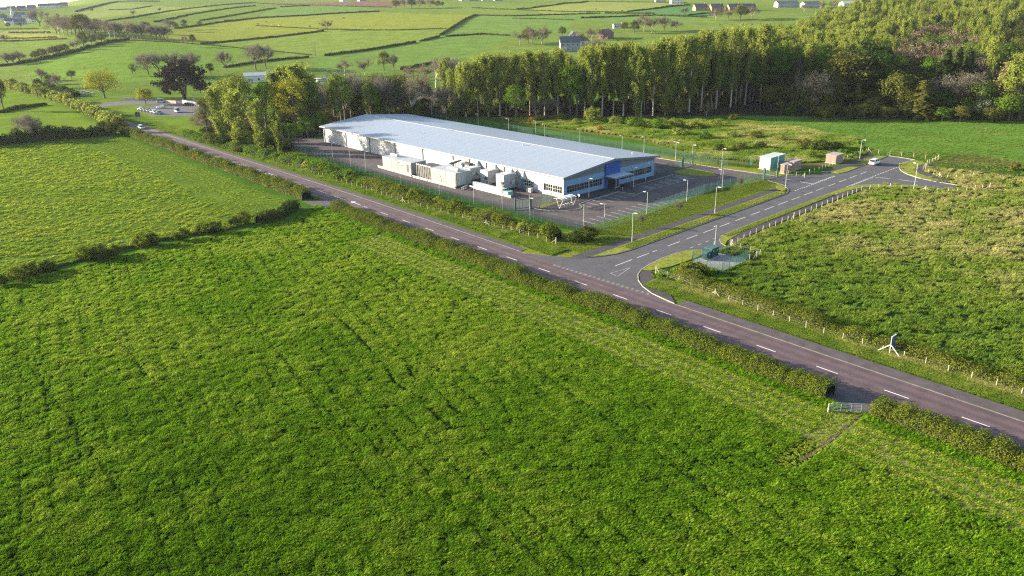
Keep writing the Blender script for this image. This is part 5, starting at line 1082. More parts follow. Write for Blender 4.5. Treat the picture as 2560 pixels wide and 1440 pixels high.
# shrub belts
hedge([M(-52, 13.6), M(-44, 12.8), M(-36, 12.2), M(-24, 11.9), M(-10, 12.1), M(0, 12.2), M(16, 12.3)], 2.4, 1.6, "low bushy hedge behind the fence right of the junction", 80, .095, LH, rough=.4, seed=21, tuft=2)
hedge([S(-2.5, -15.5), S(-5.4, -17.5)], 4.5, 2.5, "dense bush at the corner of the green compound", 34, .17, LH, rough=.3, seed=22)
hedge([M(-82, 14.2), M(-92, 13.6), M(-104, 12.6), M(-118, 11.6), M(-134, 11.4), M(-152, 11.6)], 3.6, 2.0, "bushy shrub belt between the post fence and the plant yard", 50, .13, LH, rough=.5, seed=23, tuft=2)
hedge([M(-152, 11.8), M(-175, 11.5), M(-200, 11.2), M(-225, 10.0), M(-252, 9.0), M(-272, 8.6)], 4.4, 2.3, "shrub belt below the left poplars", 20, .2, LG, rough=.6, seed=24, tuft=2)
GSH = "shrubs in the belt along the plant yard"
_rs = np.random.default_rng(5)
shrl = ["yellow green shrub before the %s" % q for q in ("hedge corner lamp", "yard gate", "control cabinets", "gap between cabinets and generators", "near cream generator", "open generator frame", "far cream generator")] + ["yellow green shrub left of the generators, %s from them" % q for q in ("first", "second", "third", "fourth", "fifth", "sixth", "seventh", "eighth", "ninth")]
for i, lab in enumerate(shrl):
    s_ = -84 - i * 7.4; tree(M(s_, 13.2 - .1 * i + float(_rs.uniform(-1, 1)) - (1.2 if i > 5 else 0)), 'bush', float(_rs.uniform(2.2, 3.6)), lab, GSH, 1.0, i % 3, LP if i % 4 == 1 else LH)
tree(S(-.5, 11.0), 'bush', 2.9, "dark dense bush at the hedge corner of the lawn", None, 1.35, 1, LHD); tree(S(-3.6, 11.2), 'bush', 2.6, "dark bush left of the hedge corner", None, 1.2, 2, LHD)
for (x, y), lab in (((1600, 570), "bare sapling in a cage on the lawn nearest the hedge"), ((1697, 536), "bare sapling on the lawn in the middle"), ((1850, 474), "bare sapling on the lawn by the plot gate")): tree(G(x, y), 'greybare', 3.4, lab, "staked saplings on the lawn", .55)
# ---------------------------------------------------------------- poplars and trees left of the unit
GLP = "poplars left of the unit"
for (bx_, by_), ty, kind, wide, leaf, lab in [
 ((553, 356), 200, 'fpoplar', 1.25, LP, "leftmost full poplar of the roadside group"), ((602, 374), 205, 'fpoplar', 1.6, LP, "broad leafy poplar in the middle of the roadside group"), ((655, 385), 232, 'fpoplar', 1.25, LP, "poplar with feathery top second from the right of the roadside group"), ((701, 388), 262, 'fpoplar', 1.1, LP, "rightmost roadside poplar with leaning pale trunk"),
 ((742, 342), 180, 'maple', 1.0, LY, "yellow topped tree behind the roadside poplars"), ((715, 338), 185, 'maple', .9, LY, "yellow green tree left of the yellow topped one"), ((700, 325), 160, 'fpoplar', 1.3, LP, "tall poplar rising behind the yellow topped tree"), ((757, 330), 142, 'fpoplar', 1.5, LP, "tallest poplar of the clump, on its right"), ((725, 322), 148, 'fpoplar', 1.4, LP, "tall poplar left of the tallest one"), ((785, 325), 165, 'fpoplar', 1.3, LP, "poplar at the right edge of the clump"),
 ((608, 338), 165, 'maple', 1.0, LP, "round topped pale tree at the back of the left group"), ((575, 335), 178, 'maple', 1.0, LP, "round topped pale tree left of the back one"), ((668, 330), 185, 'maple', .85, LG, "bright green tree in the gap of the clump"), ((520, 338), 228, 'maple', .8, LO, "olive tree at the left end of the roadside group")]:
    p = G(bx_, by_); h = (by_ - ty) / (by_ + 25 - .0145 * 0) * H * .98; tree(p, kind, h, lab, GLP, wide, None, leaf)
for (bx_, by_), h, kind, leaf, lab in [((500, 320), 6, 'greybare', None, "thin bare thicket beside the roadside car park"), ((520, 335), 7, 'bare', None, "brown bare tree beside the roadside car park"), ((640, 372), 6, 'olive', LG, "green undergrowth tree below the broad poplar"), ((580, 365), 5, 'olive', LP, "pale undergrowth tree below the leftmost poplar"), ((735, 358), 7, 'round', LG, "dark leafy tree at the end of the soil yard"), ((770, 345), 8, 'round', LG, "green understorey tree behind the soil yard"), ((800, 335), 8, 'round', LG, "green understorey tree left of the roof end")]:
    tree(G(bx_, by_), kind, h, lab, None, 1.1, None, leaf)
for i in range(9): tree(Bp(133 + (i % 3) * 5, 3 + i * 4.4), ['poplar', 'maple', 'greybare'][i % 3], 16 + (i * 7) % 6, "shaded tree behind the far end of the roof, %s from the left" % ("first", "second", "third", "fourth", "fifth", "sixth", "seventh", "eighth", "ninth")[i], "shaded trees at the wooded end of the plot", .9, None, [LP, LG, None][i % 3])
# trees that stand left of the plot and throw shade on its wall
# far left and middle distance trees
for (bx_, by_), hpx, kind, wide, leaf, lab in [
 ((262, 246), 78, 'willow', 1.15, LY, "big rounded golden willow by the lay-by"), ((365, 262), 44, 'oakgold', 1.0, LY, "small golden tree before the roadside car park"), ((462, 248), 92, 'cypress', 1.0, None, "broad black cypress above the car park"),
 ((333, 190), 32, 'round', .8, LG, "small dark green tree left of the bare oaks"), ((527, 186), 28, 'round', 1.0, LD, "low dark evergreen right of the cypress"), ((372, 188), 54, 'greybare', 1.0, None, "left bare oak above the cypress"), ((400, 190), 58, 'greybare', 1.1, None, "spreading bare oak above the cypress"), ((432, 186), 56, 'greybare', 1.0, None, "third bare oak above the cypress"), ((480, 188), 55, 'greybare', 1.0, None, "bare oak right behind the cypress"), ((565, 178), 48, 'greybare', .8, None, "slim bare tree left of the dark hedge"), ((640, 176), 62, 'greybare', 1.2, None, "wide bare tree at the dark hedge"), ((665, 172), 58, 'greybare', 1.0, None, "bare tree right of the wide one at the dark hedge"),
 ((482, 110), 24, 'round', 1.0, LHD, "lone round dark tree on the hillside hedge"), ((465, 117), 30, 'bare', .6, None, "thin bare tree left of the lone round tree"), ((818, 77), 26, 'greybare', 1.1, None, "lone bare tree at the hedge corner on the hill"),
 ((180, 198), 22, 'olive', 1.2, LHD, "dark thorn left of the telegraph pole"), ((105, 205), 35, 'greybare', 1.0, None, "bare tree at the bend of the far road"), ((125, 218), 32, 'olive', .9, LHD, "dark tree at the bend of the far road"), ((150, 225), 38, 'greybare', .9, None, "grey bare tree beside the far road"), ((10, 278), 78, 'maple', .75, LHD, "tall dark tree at the left picture edge"), ((60, 235), 30, 'olive', 1.2, LP, "pale shrubby tree in the left roadside hedge"), ((95, 243), 34, 'olive', 1.1, LP, "second pale shrubby tree in the left roadside hedge"), ((35, 222), 26, 'olive', 1.1, LO, "olive tree at the far left hedge"), ((70, 352), 62, 'greybare', 1.2, None, "bare shrubby tree in the hedge at the left"), ((100, 352), 50, 'greybare', 1.0, None, "smaller bare tree in the hedge at the left"), ((285, 340), 38, 'olive', 1.0, LHD, "dark tree where the left hedge meets the road"), ((300, 330), 40, 'oakgold', .8, LO, "brownish tree where the left hedge meets the road"), ((262, 338), 36, 'olive', 1.1, LHD, "dark rounded tree left of the road meeting point")]:
    p = G(bx_, by_) if by_ > 215 else GT(bx_, by_); zc = (np.array(p) - np.array((0, 0, H))) @ _f; tree(p, kind, max(2.0, hpx / F_PX * zc * 1.03), lab, None, wide, None, leaf)
# overgrown hedges of the left middle distance
hedge([G(*p) for p in [(-80, 372), (0, 362), (100, 352), (200, 344), (292, 334)]], 4.5, 3.4, "tall dark overgrown hedge across the left edge", 9, .38, LHD, rough=.5, seed=31)
hedge([G(*p) for p in [(300, 322), (270, 303), (225, 282), (170, 258), (125, 243), (60, 228), (0, 215)]], 5.5, 3.2, "bushy bright hedge along the near side of the far road", 8, .42, LP, rough=.5, seed=32)
hedge([G(*p) for p in [(190, 243), (160, 232), (130, 224), (90, 212)]], 4, 2.6, "hedge on the far side of the far road", 8, .42, LHD, rough=.5, seed=33)
hedge([G(*p) for p in [(0, 283), (60, 270), (120, 262)]], 2.5, 1.4, "low dark hedge inside the left meadow", 8, .4, LHD, rough=.4, seed=34)
# gorse and rough scrub behind the plot
for i, (x, y, h, kind, leaf, wd_s, lab) in enumerate([
 (1482, 306, 5.6, 'bush', LP, 1.0, "large rounded pale willow shrub at the foot of the tall trees"), (1400, 300, 3.2, 'bush', LH, 1.3, "low green shrub left of the large willow shrub"), (1352, 304, 2.6, 'bush', LH, 1.3, "low olive shrub above the roof"), (1330, 306, 2.2, 'bush', LGO, 1.1, "orange gorse bush above the roof"), (1440, 312, 2.6, 'bush', LP, 1.4, "pale shrub just above the roof edge"), (1540, 312, 3.4, 'bush', LP, 1.5, "pale shrub right of the large willow shrub"), (1590, 320, 4.0, 'bush', LG, 1.6, "wide green willow thicket, left part"), (1640, 322, 4.2, 'bush', LG, 1.7, "wide green willow thicket, middle part"), (1500, 326, 1.8, 'bush', LGO, 1.5, "orange gorse patch behind the back fence"), (1690, 318, 3.2, 'bush', LP, 1.7, "pale willow thicket before the dark trunks"), (1740, 322, 3.0, 'bush', LP, 1.8, "pale willow thicket further right"), (1790, 318, 2.8, 'bush', LP, 1.8, "pale willow thicket at the edge of the meadow"), (1700, 340, 2.8, 'bush', LP, 1.7, "pale shrub behind the rear lamps"), (1760, 350, 2.8, 'bush', LG, 1.7, "green shrub in the middle of the scrub"), (1830, 345, 2.4, 'bush', LP, 1.8, "low pale shrub right of the scrub's middle"), (1890, 345, 2.3, 'bush', LO, 1.8, "low olive shrub towards the meadow"), (1950, 352, 2.2, 'bush', LP, 1.9, "low pale shrub above the substation"), (1800, 378, 2.4, 'bush', LHD, 1.6, "dark shrub behind the back fence"), (1850, 376, 2.4, 'bush', LO, 1.7, "olive shrub behind the back fence left of the substation"), (1900, 372, 2.6, 'bush', LHD, 1.5, "dark shrub left of the substation roof"), (2010, 372, 3.2, 'bush', LO, 1.7, "olive shrub above the paired kiosks"), (2050, 378, 3.4, 'bush', LHD, 1.6, "dark shrub above the gap between the kiosks"), (2085, 376, 3.0, 'bush', LHD, 1.6, "dark shrub behind the lone brown kiosk"), (2030, 395, 2.2, 'bush', LG, 1.6, "green shrub between the kiosks"), (2110, 388, 2.0, 'bush', LG, 1.6, "green shrub right of the lone kiosk"), (1978, 289, 4.2, 'bush', LG, .9, "upright dark green shrub alone at the wood edge"), (2535, 425, 2.2, 'bush', LO, 1.3, "olive bush at the right picture edge"), (1835, 302, 2.8, 'bush', LO, 1.3, "olive bush before the dark wood")]):
    tree(G(x, y), kind, h, lab, "scrub behind the plot" if i < 25 else None, wd_s, i % 3, leaf)
tree(M(-222, -6.6), 'bush', 1.7, "orange gorse bush in the roadside hedge", None, 1.0, 0, LGO)
# ---------------------------------------------------------------- the wood behind the unit
GW = "trees of the big wood"
wr = np.random.default_rng(77)
ORD = ["first", "second", "third", "fourth", "fifth", "sixth", "seventh", "eighth", "ninth", "tenth", "eleventh", "twelfth", "thirteenth", "fourteenth", "fifteenth", "sixteenth", "seventeenth", "eighteenth", "nineteenth", "twentieth", "twenty-first", "twenty-second", "twenty-third", "twenty-fourth"]
# front rank of poplars, counted from the left
front = [(1165, 292, 146), (1195, 290, 132), (1222, 292, 126), (1250, 290, 124), (1292, 290, 122), (1325, 288, 118), (1362, 288, 116), (1395, 288, 112), (1462, 291, 104), (1478, 294, 118), (1505, 294, 104), (1533, 291, 100), (1558, 290, 98), (1590, 296, 102), (1602, 294, 110), (1632, 289, 92), (1662, 288, 84), (1695, 282, 80), (1722, 280, 76), (1752, 277, 66), (1790, 272, 62), (1826, 268, 56), (1862, 262, 56), (1900, 256, 50)]
for i, (x, y, ty) in enumerate(front):
    p = G(x, y); hor = -24 - .0224 * (x - 1280); h = (y - ty) / (y - hor) * H * .99
    lab = "pale poplar in the front rank of the wood, %s from the left" % ORD[i]
    if i == 13: lab = "broad bright poplar with twin pale trunks standing forward of the wood"
    tree(p, 'fpoplar' if i in (0, 2, 13, 16) else 'poplar', h, lab, "front rank of poplars", 1.2 if i != 13 else 1.0, i % 3, LP, BARKW if i % 3 == 0 else BARK)
# named trees standing out along the edge
for (x, y, ty, kind, wd_, leaf, lab) in [
 (1290, 298, 205, 'maple', 1.3, LG, "bright green rounded tree at the left foot of the wood"), (1425, 292, 150, 'maple', .9, LG, "dark green leafy tree in the notch of the front rank"), (1442, 293, 165, 'maple', .8, LG, "lit green tree right of the notch"), (1340, 296, 235, 'bare', 1.0, None, "small orange brown tree under the front rank"), (1385, 296, 240, 'greybare', 1.0, None, "grey thicket tree under the front rank"),
 (1700, 296, 240, 'olive', 1.0, LO, "olive thorn tree before the dark trunks"), (1670, 297, 255, 'olive', .8, LO, "smaller olive thorn left of the other one"), (1735, 240, 165, 'greybare', 1.4, None, "grey bare round tree among the dark trunks"), (1765, 292, 248, 'bare', 1.0, None, "brown bare bush tree before the wood's shade"),
 (2105, 280, 112, 'pine', 1.5, LO, "tall lit olive pine at the meadow edge"), (2062, 292, 232, 'conifer', 1.7, LO, "low spreading lit conifer below the tall pine"), (2150, 275, 92, 'pine', 1.2, LD, "dark pine right of the tall lit pine"), (2020, 285, 168, 'greybare', .9, None, "thin pale dead tree left of the tall pine"), (2185, 270, 170, 'pine', .9, LD, "slim pine with bare lower trunk"), (2215, 272, 168, 'pine', .9, LD, "second slim pine with bare lower trunk"), (2245, 290, 170, 'round', 1.2, LO, "olive leafy tree at the middle of the meadow edge"), (2300, 298, 195, 'conifer', 2.2, LO, "broad olive conifer mound at the meadow edge"), (2260, 296, 228, 'round', 1.4, LO, "rounded olive tree before the conifer mound"), (2345, 280, 118, 'conifer', 1.1, LD, "left spire of three dark conifers"), (2375, 276, 112, 'conifer', .8, LD, "middle narrow spire of three dark conifers"), (2400, 278, 120, 'conifer', 1.1, LD, "right spire of three dark conifers"), (2385, 290, 172, 'greybare', 1.2, None, "grey bare tree below the three conifers"), (2440, 296, 190, 'round', 1.1, LG, "green tree right of the three conifers"), (2455, 300, 236, 'olive', 1.0, LBL, "white blossoming thorn at the meadow edge"), (2495, 288, 150, 'conifer', 1.3, LR, "brown conifer near the right edge"), (2520, 305, 228, 'round', 1.3, LG, "bright green bushy tree near the right picture edge"), (2400, 305, 258, 'round', 1.5, LO, "low olive bushy tree at the meadow edge right"), (2160, 300, 255, 'olive', 1.5, LO, "low olive thicket tree at the meadow edge left"), (2355, 303, 262, 'olive', 1.5, LG, "low green thicket tree under the conifers"), (2545, 300, 105, 'maple', 1.3, LP, "large pale green tree at the right picture edge"), (2120, 296, 262, 'olive', 1.4, LO, "low thicket beneath the tall lit pine"), (2215, 300, 262, 'olive', 1.4, LO, "low thicket tree between the pines and the mound"), (2480, 306, 262, 'olive', 1.5, LO, "low thicket tree beneath the blossoming thorn")]:
    p = G(x, y); hor = -24 - .0224 * (x - 1280); h = (y - ty) / (y - hor) * H * .99; tree(p, kind, h, lab, GW, wd_, None, leaf)
# ranks behind, shared kinds: only their tops and trunks show
woodp = [(p.x, p.y) for p in WOOD]
pts = []
xx, yy = np.meshgrid(np.arange(-60, 620, 5.0), np.arange(300, 860, 5.0)); cx = (xx + wr.uniform(-2, 2, xx.shape)).ravel(); cy = (yy + wr.uniform(-2, 2, yy.shape)).ravel()
ok = in_poly(cx, cy, woodp); cx, cy = cx[ok], cy[ok]; D2 = np.hypot(cx, cy); az = cx / cy
ok = (az < .72) & (az > -.09); cx, cy, D2, az = cx[ok], cy[ok], D2[ok], az[ok]
pix_ = [pix((a, b, 0)) for a, b in zip(cx, cy)]; ppx = np.array([q[0] for q in pix_]); ppy = np.array([q[1] for q in pix_])
frontline = np.interp(ppx, [1150, 1600, 1780, 1900, 2000, 2100, 2560], [284, 282, 270, 254, 250, 262, 268])
ok = (ppy < frontline); cx, cy, D2, ppx, ppy = cx[ok], cy[ok], D2[ok], ppx[ok], ppy[ok]
# height limit from the skyline of the wood
sky_y = np.interp(ppx, [1150, 1250, 1400, 1460, 1600, 1700, 1800, 1900, 2000, 2200, 2400, 2560], [140, 126, 112, 102, 84, 64, 48, 36, 26, 18, 8, 2])
hor = -24 - .0224 * (ppx - 1280); hmax = H - (sky_y - hor) * (H / (ppy - hor)) ; hmax = H * (1 - (sky_y - hor) / (ppy - hor))
keep = hmax > 9; cx, cy, D2, ppx, ppy, hmax = cx[keep], cy[keep], D2[keep], ppx[keep], ppy[keep], hmax[keep]
order = np.argsort(D2); cnt = 0; far_pts = []
def wood_kind(x, y_top, r):
    """which kind grows where, after the patches in the photograph"""
    brown = (((x - 2335) / 170) ** 2 + ((y_top - 98) / 76) ** 2) < .25 + 1.1 * r
    if brown: return ('russet', LR) if (r * 7.3) % 1 < .62 else (('bare', None) if (r * 7.3) % 1 < .74 else (('maple', LG) if (r * 7.3) % 1 < .86 else ('conifer', LD)))
    if x > 2480 and y_top > 40: return ('conifer', LD) if r < .6 else ('maple', LO)
    if x > 2000 and y_top > 150: return ('pine', LO) if r < .5 else ('conifer', LD)
    if x > 1850 and y_top > 95: return ('maple', LG) if r < .55 else ('poplar', LP)
    if x > 1900: return ('poplar', LP) if r < .42 else (('maple', LG) if r < .68 else (('maple', LO) if r < .84 else ('bare', None)))
    return ('poplar', LP) if r < .78 else (('maple', LG) if r < .9 else ('poplar', LO))
WLAB = {'poplar': "pale poplar standing in the ranks behind the edge of the wood", 'maple': "leafy green tree inside the wood behind its edge", 'russet': "russet brown larch in the brown patch of the wood", 'greybare': "grey bare tree in the brown patch of the wood", 'conifer': "dark conifer inside the right part of the wood", 'pine': "olive pine inside the right part of the wood", 'bare': "brown bare tree inside the wood behind its edge"}
for i in order:
    r = wr.random(); h = min(hmax[i], 27.5) * wr.uniform(.7, 1.0); hor_i = -24 - .0224 * (ppx[i] - 1280); ty = ppy[i] - h / H * (ppy[i] - hor_i)
    kind, leaf = wood_kind(ppx[i], ty, r)
    if kind in ('conifer', 'pine', 'bare', 'greybare', 'russet', 'maple'): h = min(h, (22 if kind != 'maple' else 24) * wr.uniform(.7, 1.0))
    if cnt < 230 and D2[i] < 520:
        tree((cx[i], cy[i], float(hz(cx[i], cy[i]))), kind, h, WLAB[kind], "ranks of the wood, " + kind, 1.05, cnt % 3, leaf); cnt += 1
    else: far_pts.append((cx[i], cy[i], h, kind, leaf))
# the deep of the wood reads as one mass of tops
def scatter(name, label, obs, pts_, kindv="stuff"):
    """one object: points with size, turn and kind, an object instanced on each"""
    n_ = len(pts_); me = bpy.data.meshes.new(name); me.vertices.add(n_); me.vertices.foreach_set("co", np.array([q[:3] for q in pts_], np.float32).ravel())
    for an, ty, arr in (("sc", 'FLOAT_VECTOR', [q[3] for q in pts_]), ("rt", 'FLOAT_VECTOR', [q[4] for q in pts_])):
        a = me.attributes.new(an, ty, 'POINT'); a.data.foreach_set("vector", np.array(arr, np.float32).ravel())
    a = me.attributes.new("kd", 'INT', 'POINT'); a.data.foreach_set("value", np.array([q[5] for q in pts_], np.int32))
    o = link(name, me); tag(o, label, None, None, kindv)
    ng = bpy.data.node_groups.new(name, 'GeometryNodeTree'); ng.interface.new_socket("Geometry", in_out='INPUT', socket_type='NodeSocketGeometry'); ng.interface.new_socket("Geometry", in_out='OUTPUT', socket_type='NodeSocketGeometry')
    gi = ng.nodes.new("NodeGroupInput"); go = ng.nodes.new("NodeGroupOutput"); co = bpy.data.collections.new(name + "_kinds")
    for q in obs: co.objects.link(q)
    ci = ng.nodes.new("GeometryNodeCollectionInfo"); ci.inputs["Collection"].default_value = co; ci.inputs["Separate Children"].default_value = True; ci.inputs["Reset Children"].default_value = True
    ip = ng.nodes.new("GeometryNodeInstanceOnPoints"); ip.inputs["Pick Instance"].default_value = True
    def na_(nm, dt): q = ng.nodes.new("GeometryNodeInputNamedAttribute"); q.data_type = dt; q.inputs["Name"].default_value = nm; return q.outputs["Attribute"]
    Lk = ng.links.new; Lk(gi.outputs[0], ip.inputs["Points"]); Lk(ci.outputs[0], ip.inputs["Instance"]); Lk(na_("sc", 'FLOAT_VECTOR'), ip.inputs["Scale"]); Lk(na_("kd", 'INT'), ip.inputs["Instance Index"])
    er = ng.nodes.new("FunctionNodeEulerToRotation"); Lk(na_("rt", 'FLOAT_VECTOR'), er.inputs[0]); Lk(er.outputs[0], ip.inputs["Rotation"]); Lk(ip.outputs[0], go.inputs[0])
    md = o.modifiers.new("scatter", 'NODES'); md.node_group = ng
    return o
kinds = sorted({(k, (lf.name if lf else "")) for _, _, _, k, lf in far_pts}); obs = []; kmap = {}
for k, lfn in kinds:
    for v_ in range(2):
        tm, cm = proto(k, v_); kmap[(k, lfn, v_)] = len(obs)
        me = cm.copy() if lfn and cm.materials[0].name != lfn else cm
        if me is not cm: me.materials[0] = bpy.data.materials[lfn]
        q = bpy.data.objects.new("%02d_wood_crown" % len(obs), me); obs.append(q)
scatter("woodland", "deep mass of tree tops behind the front ranks of the wood", obs,
        [(a, b, float(hz(a, b)), (h / HT[k] * 1.1, h / HT[k] * 1.1, h / HT[k]), (0, 0, float(wr.uniform(0, 6.28))), kmap[(k, lf.name if lf else "", int(wr.integers(0, 2)))]) for a, b, h, k, lf in far_pts])
# thickets along the meadow edge
tr_ = np.random.default_rng(91)
for i in range(44):
    x = 1930 + i * 14.6 + tr_.uniform(-8, 8); rank = i % 2; y = (296 if rank else 283) + tr_.uniform(-6, 5) - max(0, 2050 - x) * .12; k_, lf_ = [('olive', LO), ('round', LO), ('olive', LG), ('pine', LO), ('round', LHD), ('conifer', LO)][int(tr_.integers(0, 6))]
    tree(G(x, y), k_, float(tr_.uniform(4.5, 8) if rank else tr_.uniform(8, 14)), "low olive thicket tree along the meadow edge of the wood" if rank else "middling olive tree behind the thickets of the meadow edge", "thickets at the meadow edge" if rank else "second rank at the meadow edge", 1.35 if k_ in ('olive', 'round') else 1.1, None, lf_)
# dark undergrowth added between the trunks to darken the wood's inside
ub = []
for k_, lf_ in (('bush', LHD), ('bush', LO)):
    tm, cm = proto(k_, len(ub)); me = cm.copy(); me.materials[0] = lf_; ub.append(bpy.data.objects.new("%02d_undergrowth" % len(ub), me))
um = np.where((D2 < 480) & (wr.random(len(D2)) < .75))[0]
cop = []
for _ in range(420):
    a, b = float(wr.uniform(-160, -10)), float(wr.uniform(255, 400))
    if in_poly(np.array([a]), np.array([b]), [G(*p) for p in [(500,350),(640,392),(720,392),(735,362),(830,322),(900,294),(1150,294),(1160,235),(1000,215),(820,225),(700,290),(520,300)]])[0] and not in_poly(np.array([a]), np.array([b]), [Bp(-2, -14), Bp(133, -14), Bp(133, 58), Bp(-2, 58)])[0]: cop.append((a, b, 0, (1.5, 1.5, float(wr.uniform(.6, 1.6))), (0, 0, float(wr.uniform(0, 6.28))), int(wr.integers(0, 2))))
scatter("undergrowth", "rank undergrowth beneath the poplars left of the unit", ub, cop)
scatter("undergrowth", "dark undergrowth between the trunks at the edge of the wood", ub, [(cx[i] + wr.uniform(-3, 3), cy[i] + wr.uniform(-3, 3), 0, (1.5, 1.5, wr.uniform(.7, 1.9)), (0, 0, float(wr.uniform(0, 6.28))), int(wr.integers(0, 2))) for i in um])
# brown trees behind the unit, between the poplars and the wood
GB_ = "brown and olive trees behind the long roof"
mid = [(838, 300, 205, 'round', LHD, "dark leaning tree beside the slate roofed house"), (862, 292, 222, 'bare', None, "brown bare tree left of the olive one"), (880, 298, 196, 'olive', LO, "olive tree behind the roof end"), (905, 292, 190, 'bare', None, "tall brown bare tree behind the roof end"), (930, 298, 215, 'olive', LG, "green tree among the brown ones"), (948, 292, 192, 'olive', LO, "olive tree in the middle of the brown ones"), (975, 296, 205, 'bare', None, "brown bare tree right of the middle olive one"), (990, 290, 190, 'olive', LO, "second olive tree behind the roof"), (1010, 296, 225, 'greybare', None, "grey bare tree at the bank"), (1035, 296, 185, 'bare', None, "birch like bare tree with pale trunk"), (1065, 290, 245, 'olive', LO, "low olive tree at the foot of the bank"), (1095, 296, 262, 'olive', LHD, "low dark tree at the foot of the bank"), (1120, 294, 215, 'greybare', None, "grey bare tree at the left flank of the wood"), (1145, 292, 240, 'bare', None, "brown bare tree at the left flank of the wood"), (955, 306, 262, 'round', LHD, "shaded tree just above the ridge, left"), (1045, 308, 258, 'round', LHD, "shaded tree just above the ridge, middle"), (1135, 310, 262, 'round', LHD, "shaded tree just above the ridge, right"), (900, 302, 250, 'round', LHD, "shaded tree at the roof's left corner"), (1090, 220, 152, 'greybare', None, "pale trunked bare birch on the bank, left"), (1108, 216, 150, 'greybare', None, "pale trunked bare birch on the bank, middle"), (1125, 212, 146, 'greybare', None, "pale trunked bare birch on the bank, right"), (862, 190, 148, 'bare', None, "rounded brown bare tree at the field edge"), (912, 188, 146, 'bare', None, "multi stemmed brown bare tree at the field edge"), (960, 176, 130, 'round', LO, "rounded olive tree at the field edge"), (985, 176, 138, 'greybare', None, "grey tree right of the rounded olive one"), (1020, 200, 165, 'bare', None, "brown bare tree on the slope of the bank"), (1060, 205, 160, 'bare', None, "second brown bare tree on the slope of the bank")]
for x, y, ty, kind, leaf, lab in mid:
    p = G(x, y) if y > 215 else GT(x, y); zc = (np.array(p) - np.array((0, 0, H))) @ _f; tree(p, kind, (y - ty) / F_PX * zc * 1.05, lab, GB_, 1.0, None, leaf, BARKW if 'birch' in lab else None)
# heather-brown bank
bk = np.array([G(*q) for q in [(1035, 250), (1070, 236), (1110, 226), (1150, 222), (1170, 240), (1165, 285), (1100, 292), (1040, 285)]])
cxy = bk[:, :2].mean(0); bv = [(cxy[0], cxy[1], 4.5)]; ring = 24
for f_, z_ in ((.35, 4.2), (.6, 3.2), (.85, 1.4), (1.0, -.1)):
    for k in range(ring):
        t = k / ring * len(bk); i0 = int(t) % len(bk); q = bk[i0] * (1 - t % 1) + bk[(i0 + 1) % len(bk)] * (t % 1); bv.append((cxy[0] + (q[0] - cxy[0]) * f_, cxy[1] + (q[1] - cxy[1]) * f_, z_ + wr.uniform(-.3, .3)))
bf = [(0, 1 + k, 1 + (k + 1) % ring) for k in range(ring)]
for l_ in range(3): bf += [(1 + l_ * ring + k, 1 + (l_ + 1) * ring + k, 1 + (l_ + 1) * ring + (k + 1) % ring, 1 + l_ * ring + (k + 1) % ring) for k in range(ring)]
tag(MB().add(bv, bf).build("heather_bank", mat("heather_brown", (.045, .028, .022), .95, var=.5, scale=.5, bump=1, bscale=4), smooth=True), "reddish brown overgrown bank beside the wood", kind="structure")
# ---------------------------------------------------------------- far hedges, each a thing
FH = [
 ([(0,167),(75,156),(165,137),(275,107),(325,100)], 3.2, "overgrown hedge climbing the left hill with trees in it"), ([(0,104),(170,98)], 1.8, "lower hedge of the left terraces"), ([(0,97),(145,94)], 1.6, "middle hedge of the left terraces"), ([(22,83),(128,83)], 2.2, "thick hedge of the left terraces below the village"), ([(0,74),(98,73)], 1.5, "top hedge of the left terraces"),
 ([(502,111),(640,98),(810,78)], 1.9, "dark straight hedge on the hill left of the lone bare tree"), ([(330,101),(450,107),(615,122),(782,138)], .8, "faint fence line hedge dipping across the hill"), ([(437,72),(545,57),(640,46),(755,40),(950,29)], 2.0, "long hedge along the top of the yellow green field"), ([(265,54),(327,45),(425,28),(555,13),(640,7)], 1.8, "hedge high on the left hill, upper one"), ([(385,56),(475,37),(550,25),(640,15)], 2.0, "hedge high on the left hill, lower one"), ([(500,52),(612,34),(640,29),(690,21)], 1.8, "short hedge stepping up the left hill"), ([(700,18),(777,14)], 1.6, "scrap of hedge under the ploughed field"), ([(272,25),(327,24),(382,15)], 1.6, "wavy hedge near the left skyline"), ([(190,30),(240,17),(290,6),(400,5)], 3.0, "dark wooded hedge on the left skyline"),
 ([(640,65),(810,74),(940,76),(1025,75),(1122,71)], 1.0, "thin brown hedge across the yellow green field"), ([(812,140),(915,127),(1040,106)], 2.2, "boldest dark hedge below the middle fields"), ([(1050,104),(1102,92)], 2.0, "short dark hedge right of the gap"), ([(1100,89),(1140,65),(1190,38)], 2.2, "dark hedge slanting up the hill in the middle"), ([(1115,92),(1202,86),(1280,90)], 1.7, "hedge running right from the slanting one"), ([(1190,39),(1280,41),(1375,38),(1502,34)], 1.8, "level hedge right of the slanting one's top"), ([(1512,34),(1637,35)], 1.7, "level hedge right of the small gap"), ([(1452,46),(1630,39),(1767,44)], 2.0, "hedge in front of the estate meadow"), ([(1290,24),(1320,22),(1390,13),(1467,4)], 2.0, "hedge rising to the top edge in the middle"), ([(1567,30),(1640,22),(1727,13)], 1.8, "hedge leading up to the brick houses"), ([(1280,46),(1435,50)], .9, "thin hedge above the grey farmhouse"), ([(1720,39),(1817,29)], 1.6, "hedge below the brick houses"), ([(560,170),(640,157),(700,150),(780,143)], 2.0, "dark hedge behind the left poplars"), ([(1002,175),(1127,150)], 2.2, "dark hedge above the heather bank"), ([(560,52),(640,47)], 1.2, "short hedge link on the left hill"), ([(1467,4),(1720,8)], 1.6, "hedge along the top of the estate field"), ([(640,8),(700,12),(860,16),(980,19)], 1.3, "hedge below the ploughed land"), ([(1180,20),(1310,26),(1420,30),(1567,31)], 1.3, "ragged hedge across the upper middle fields")]
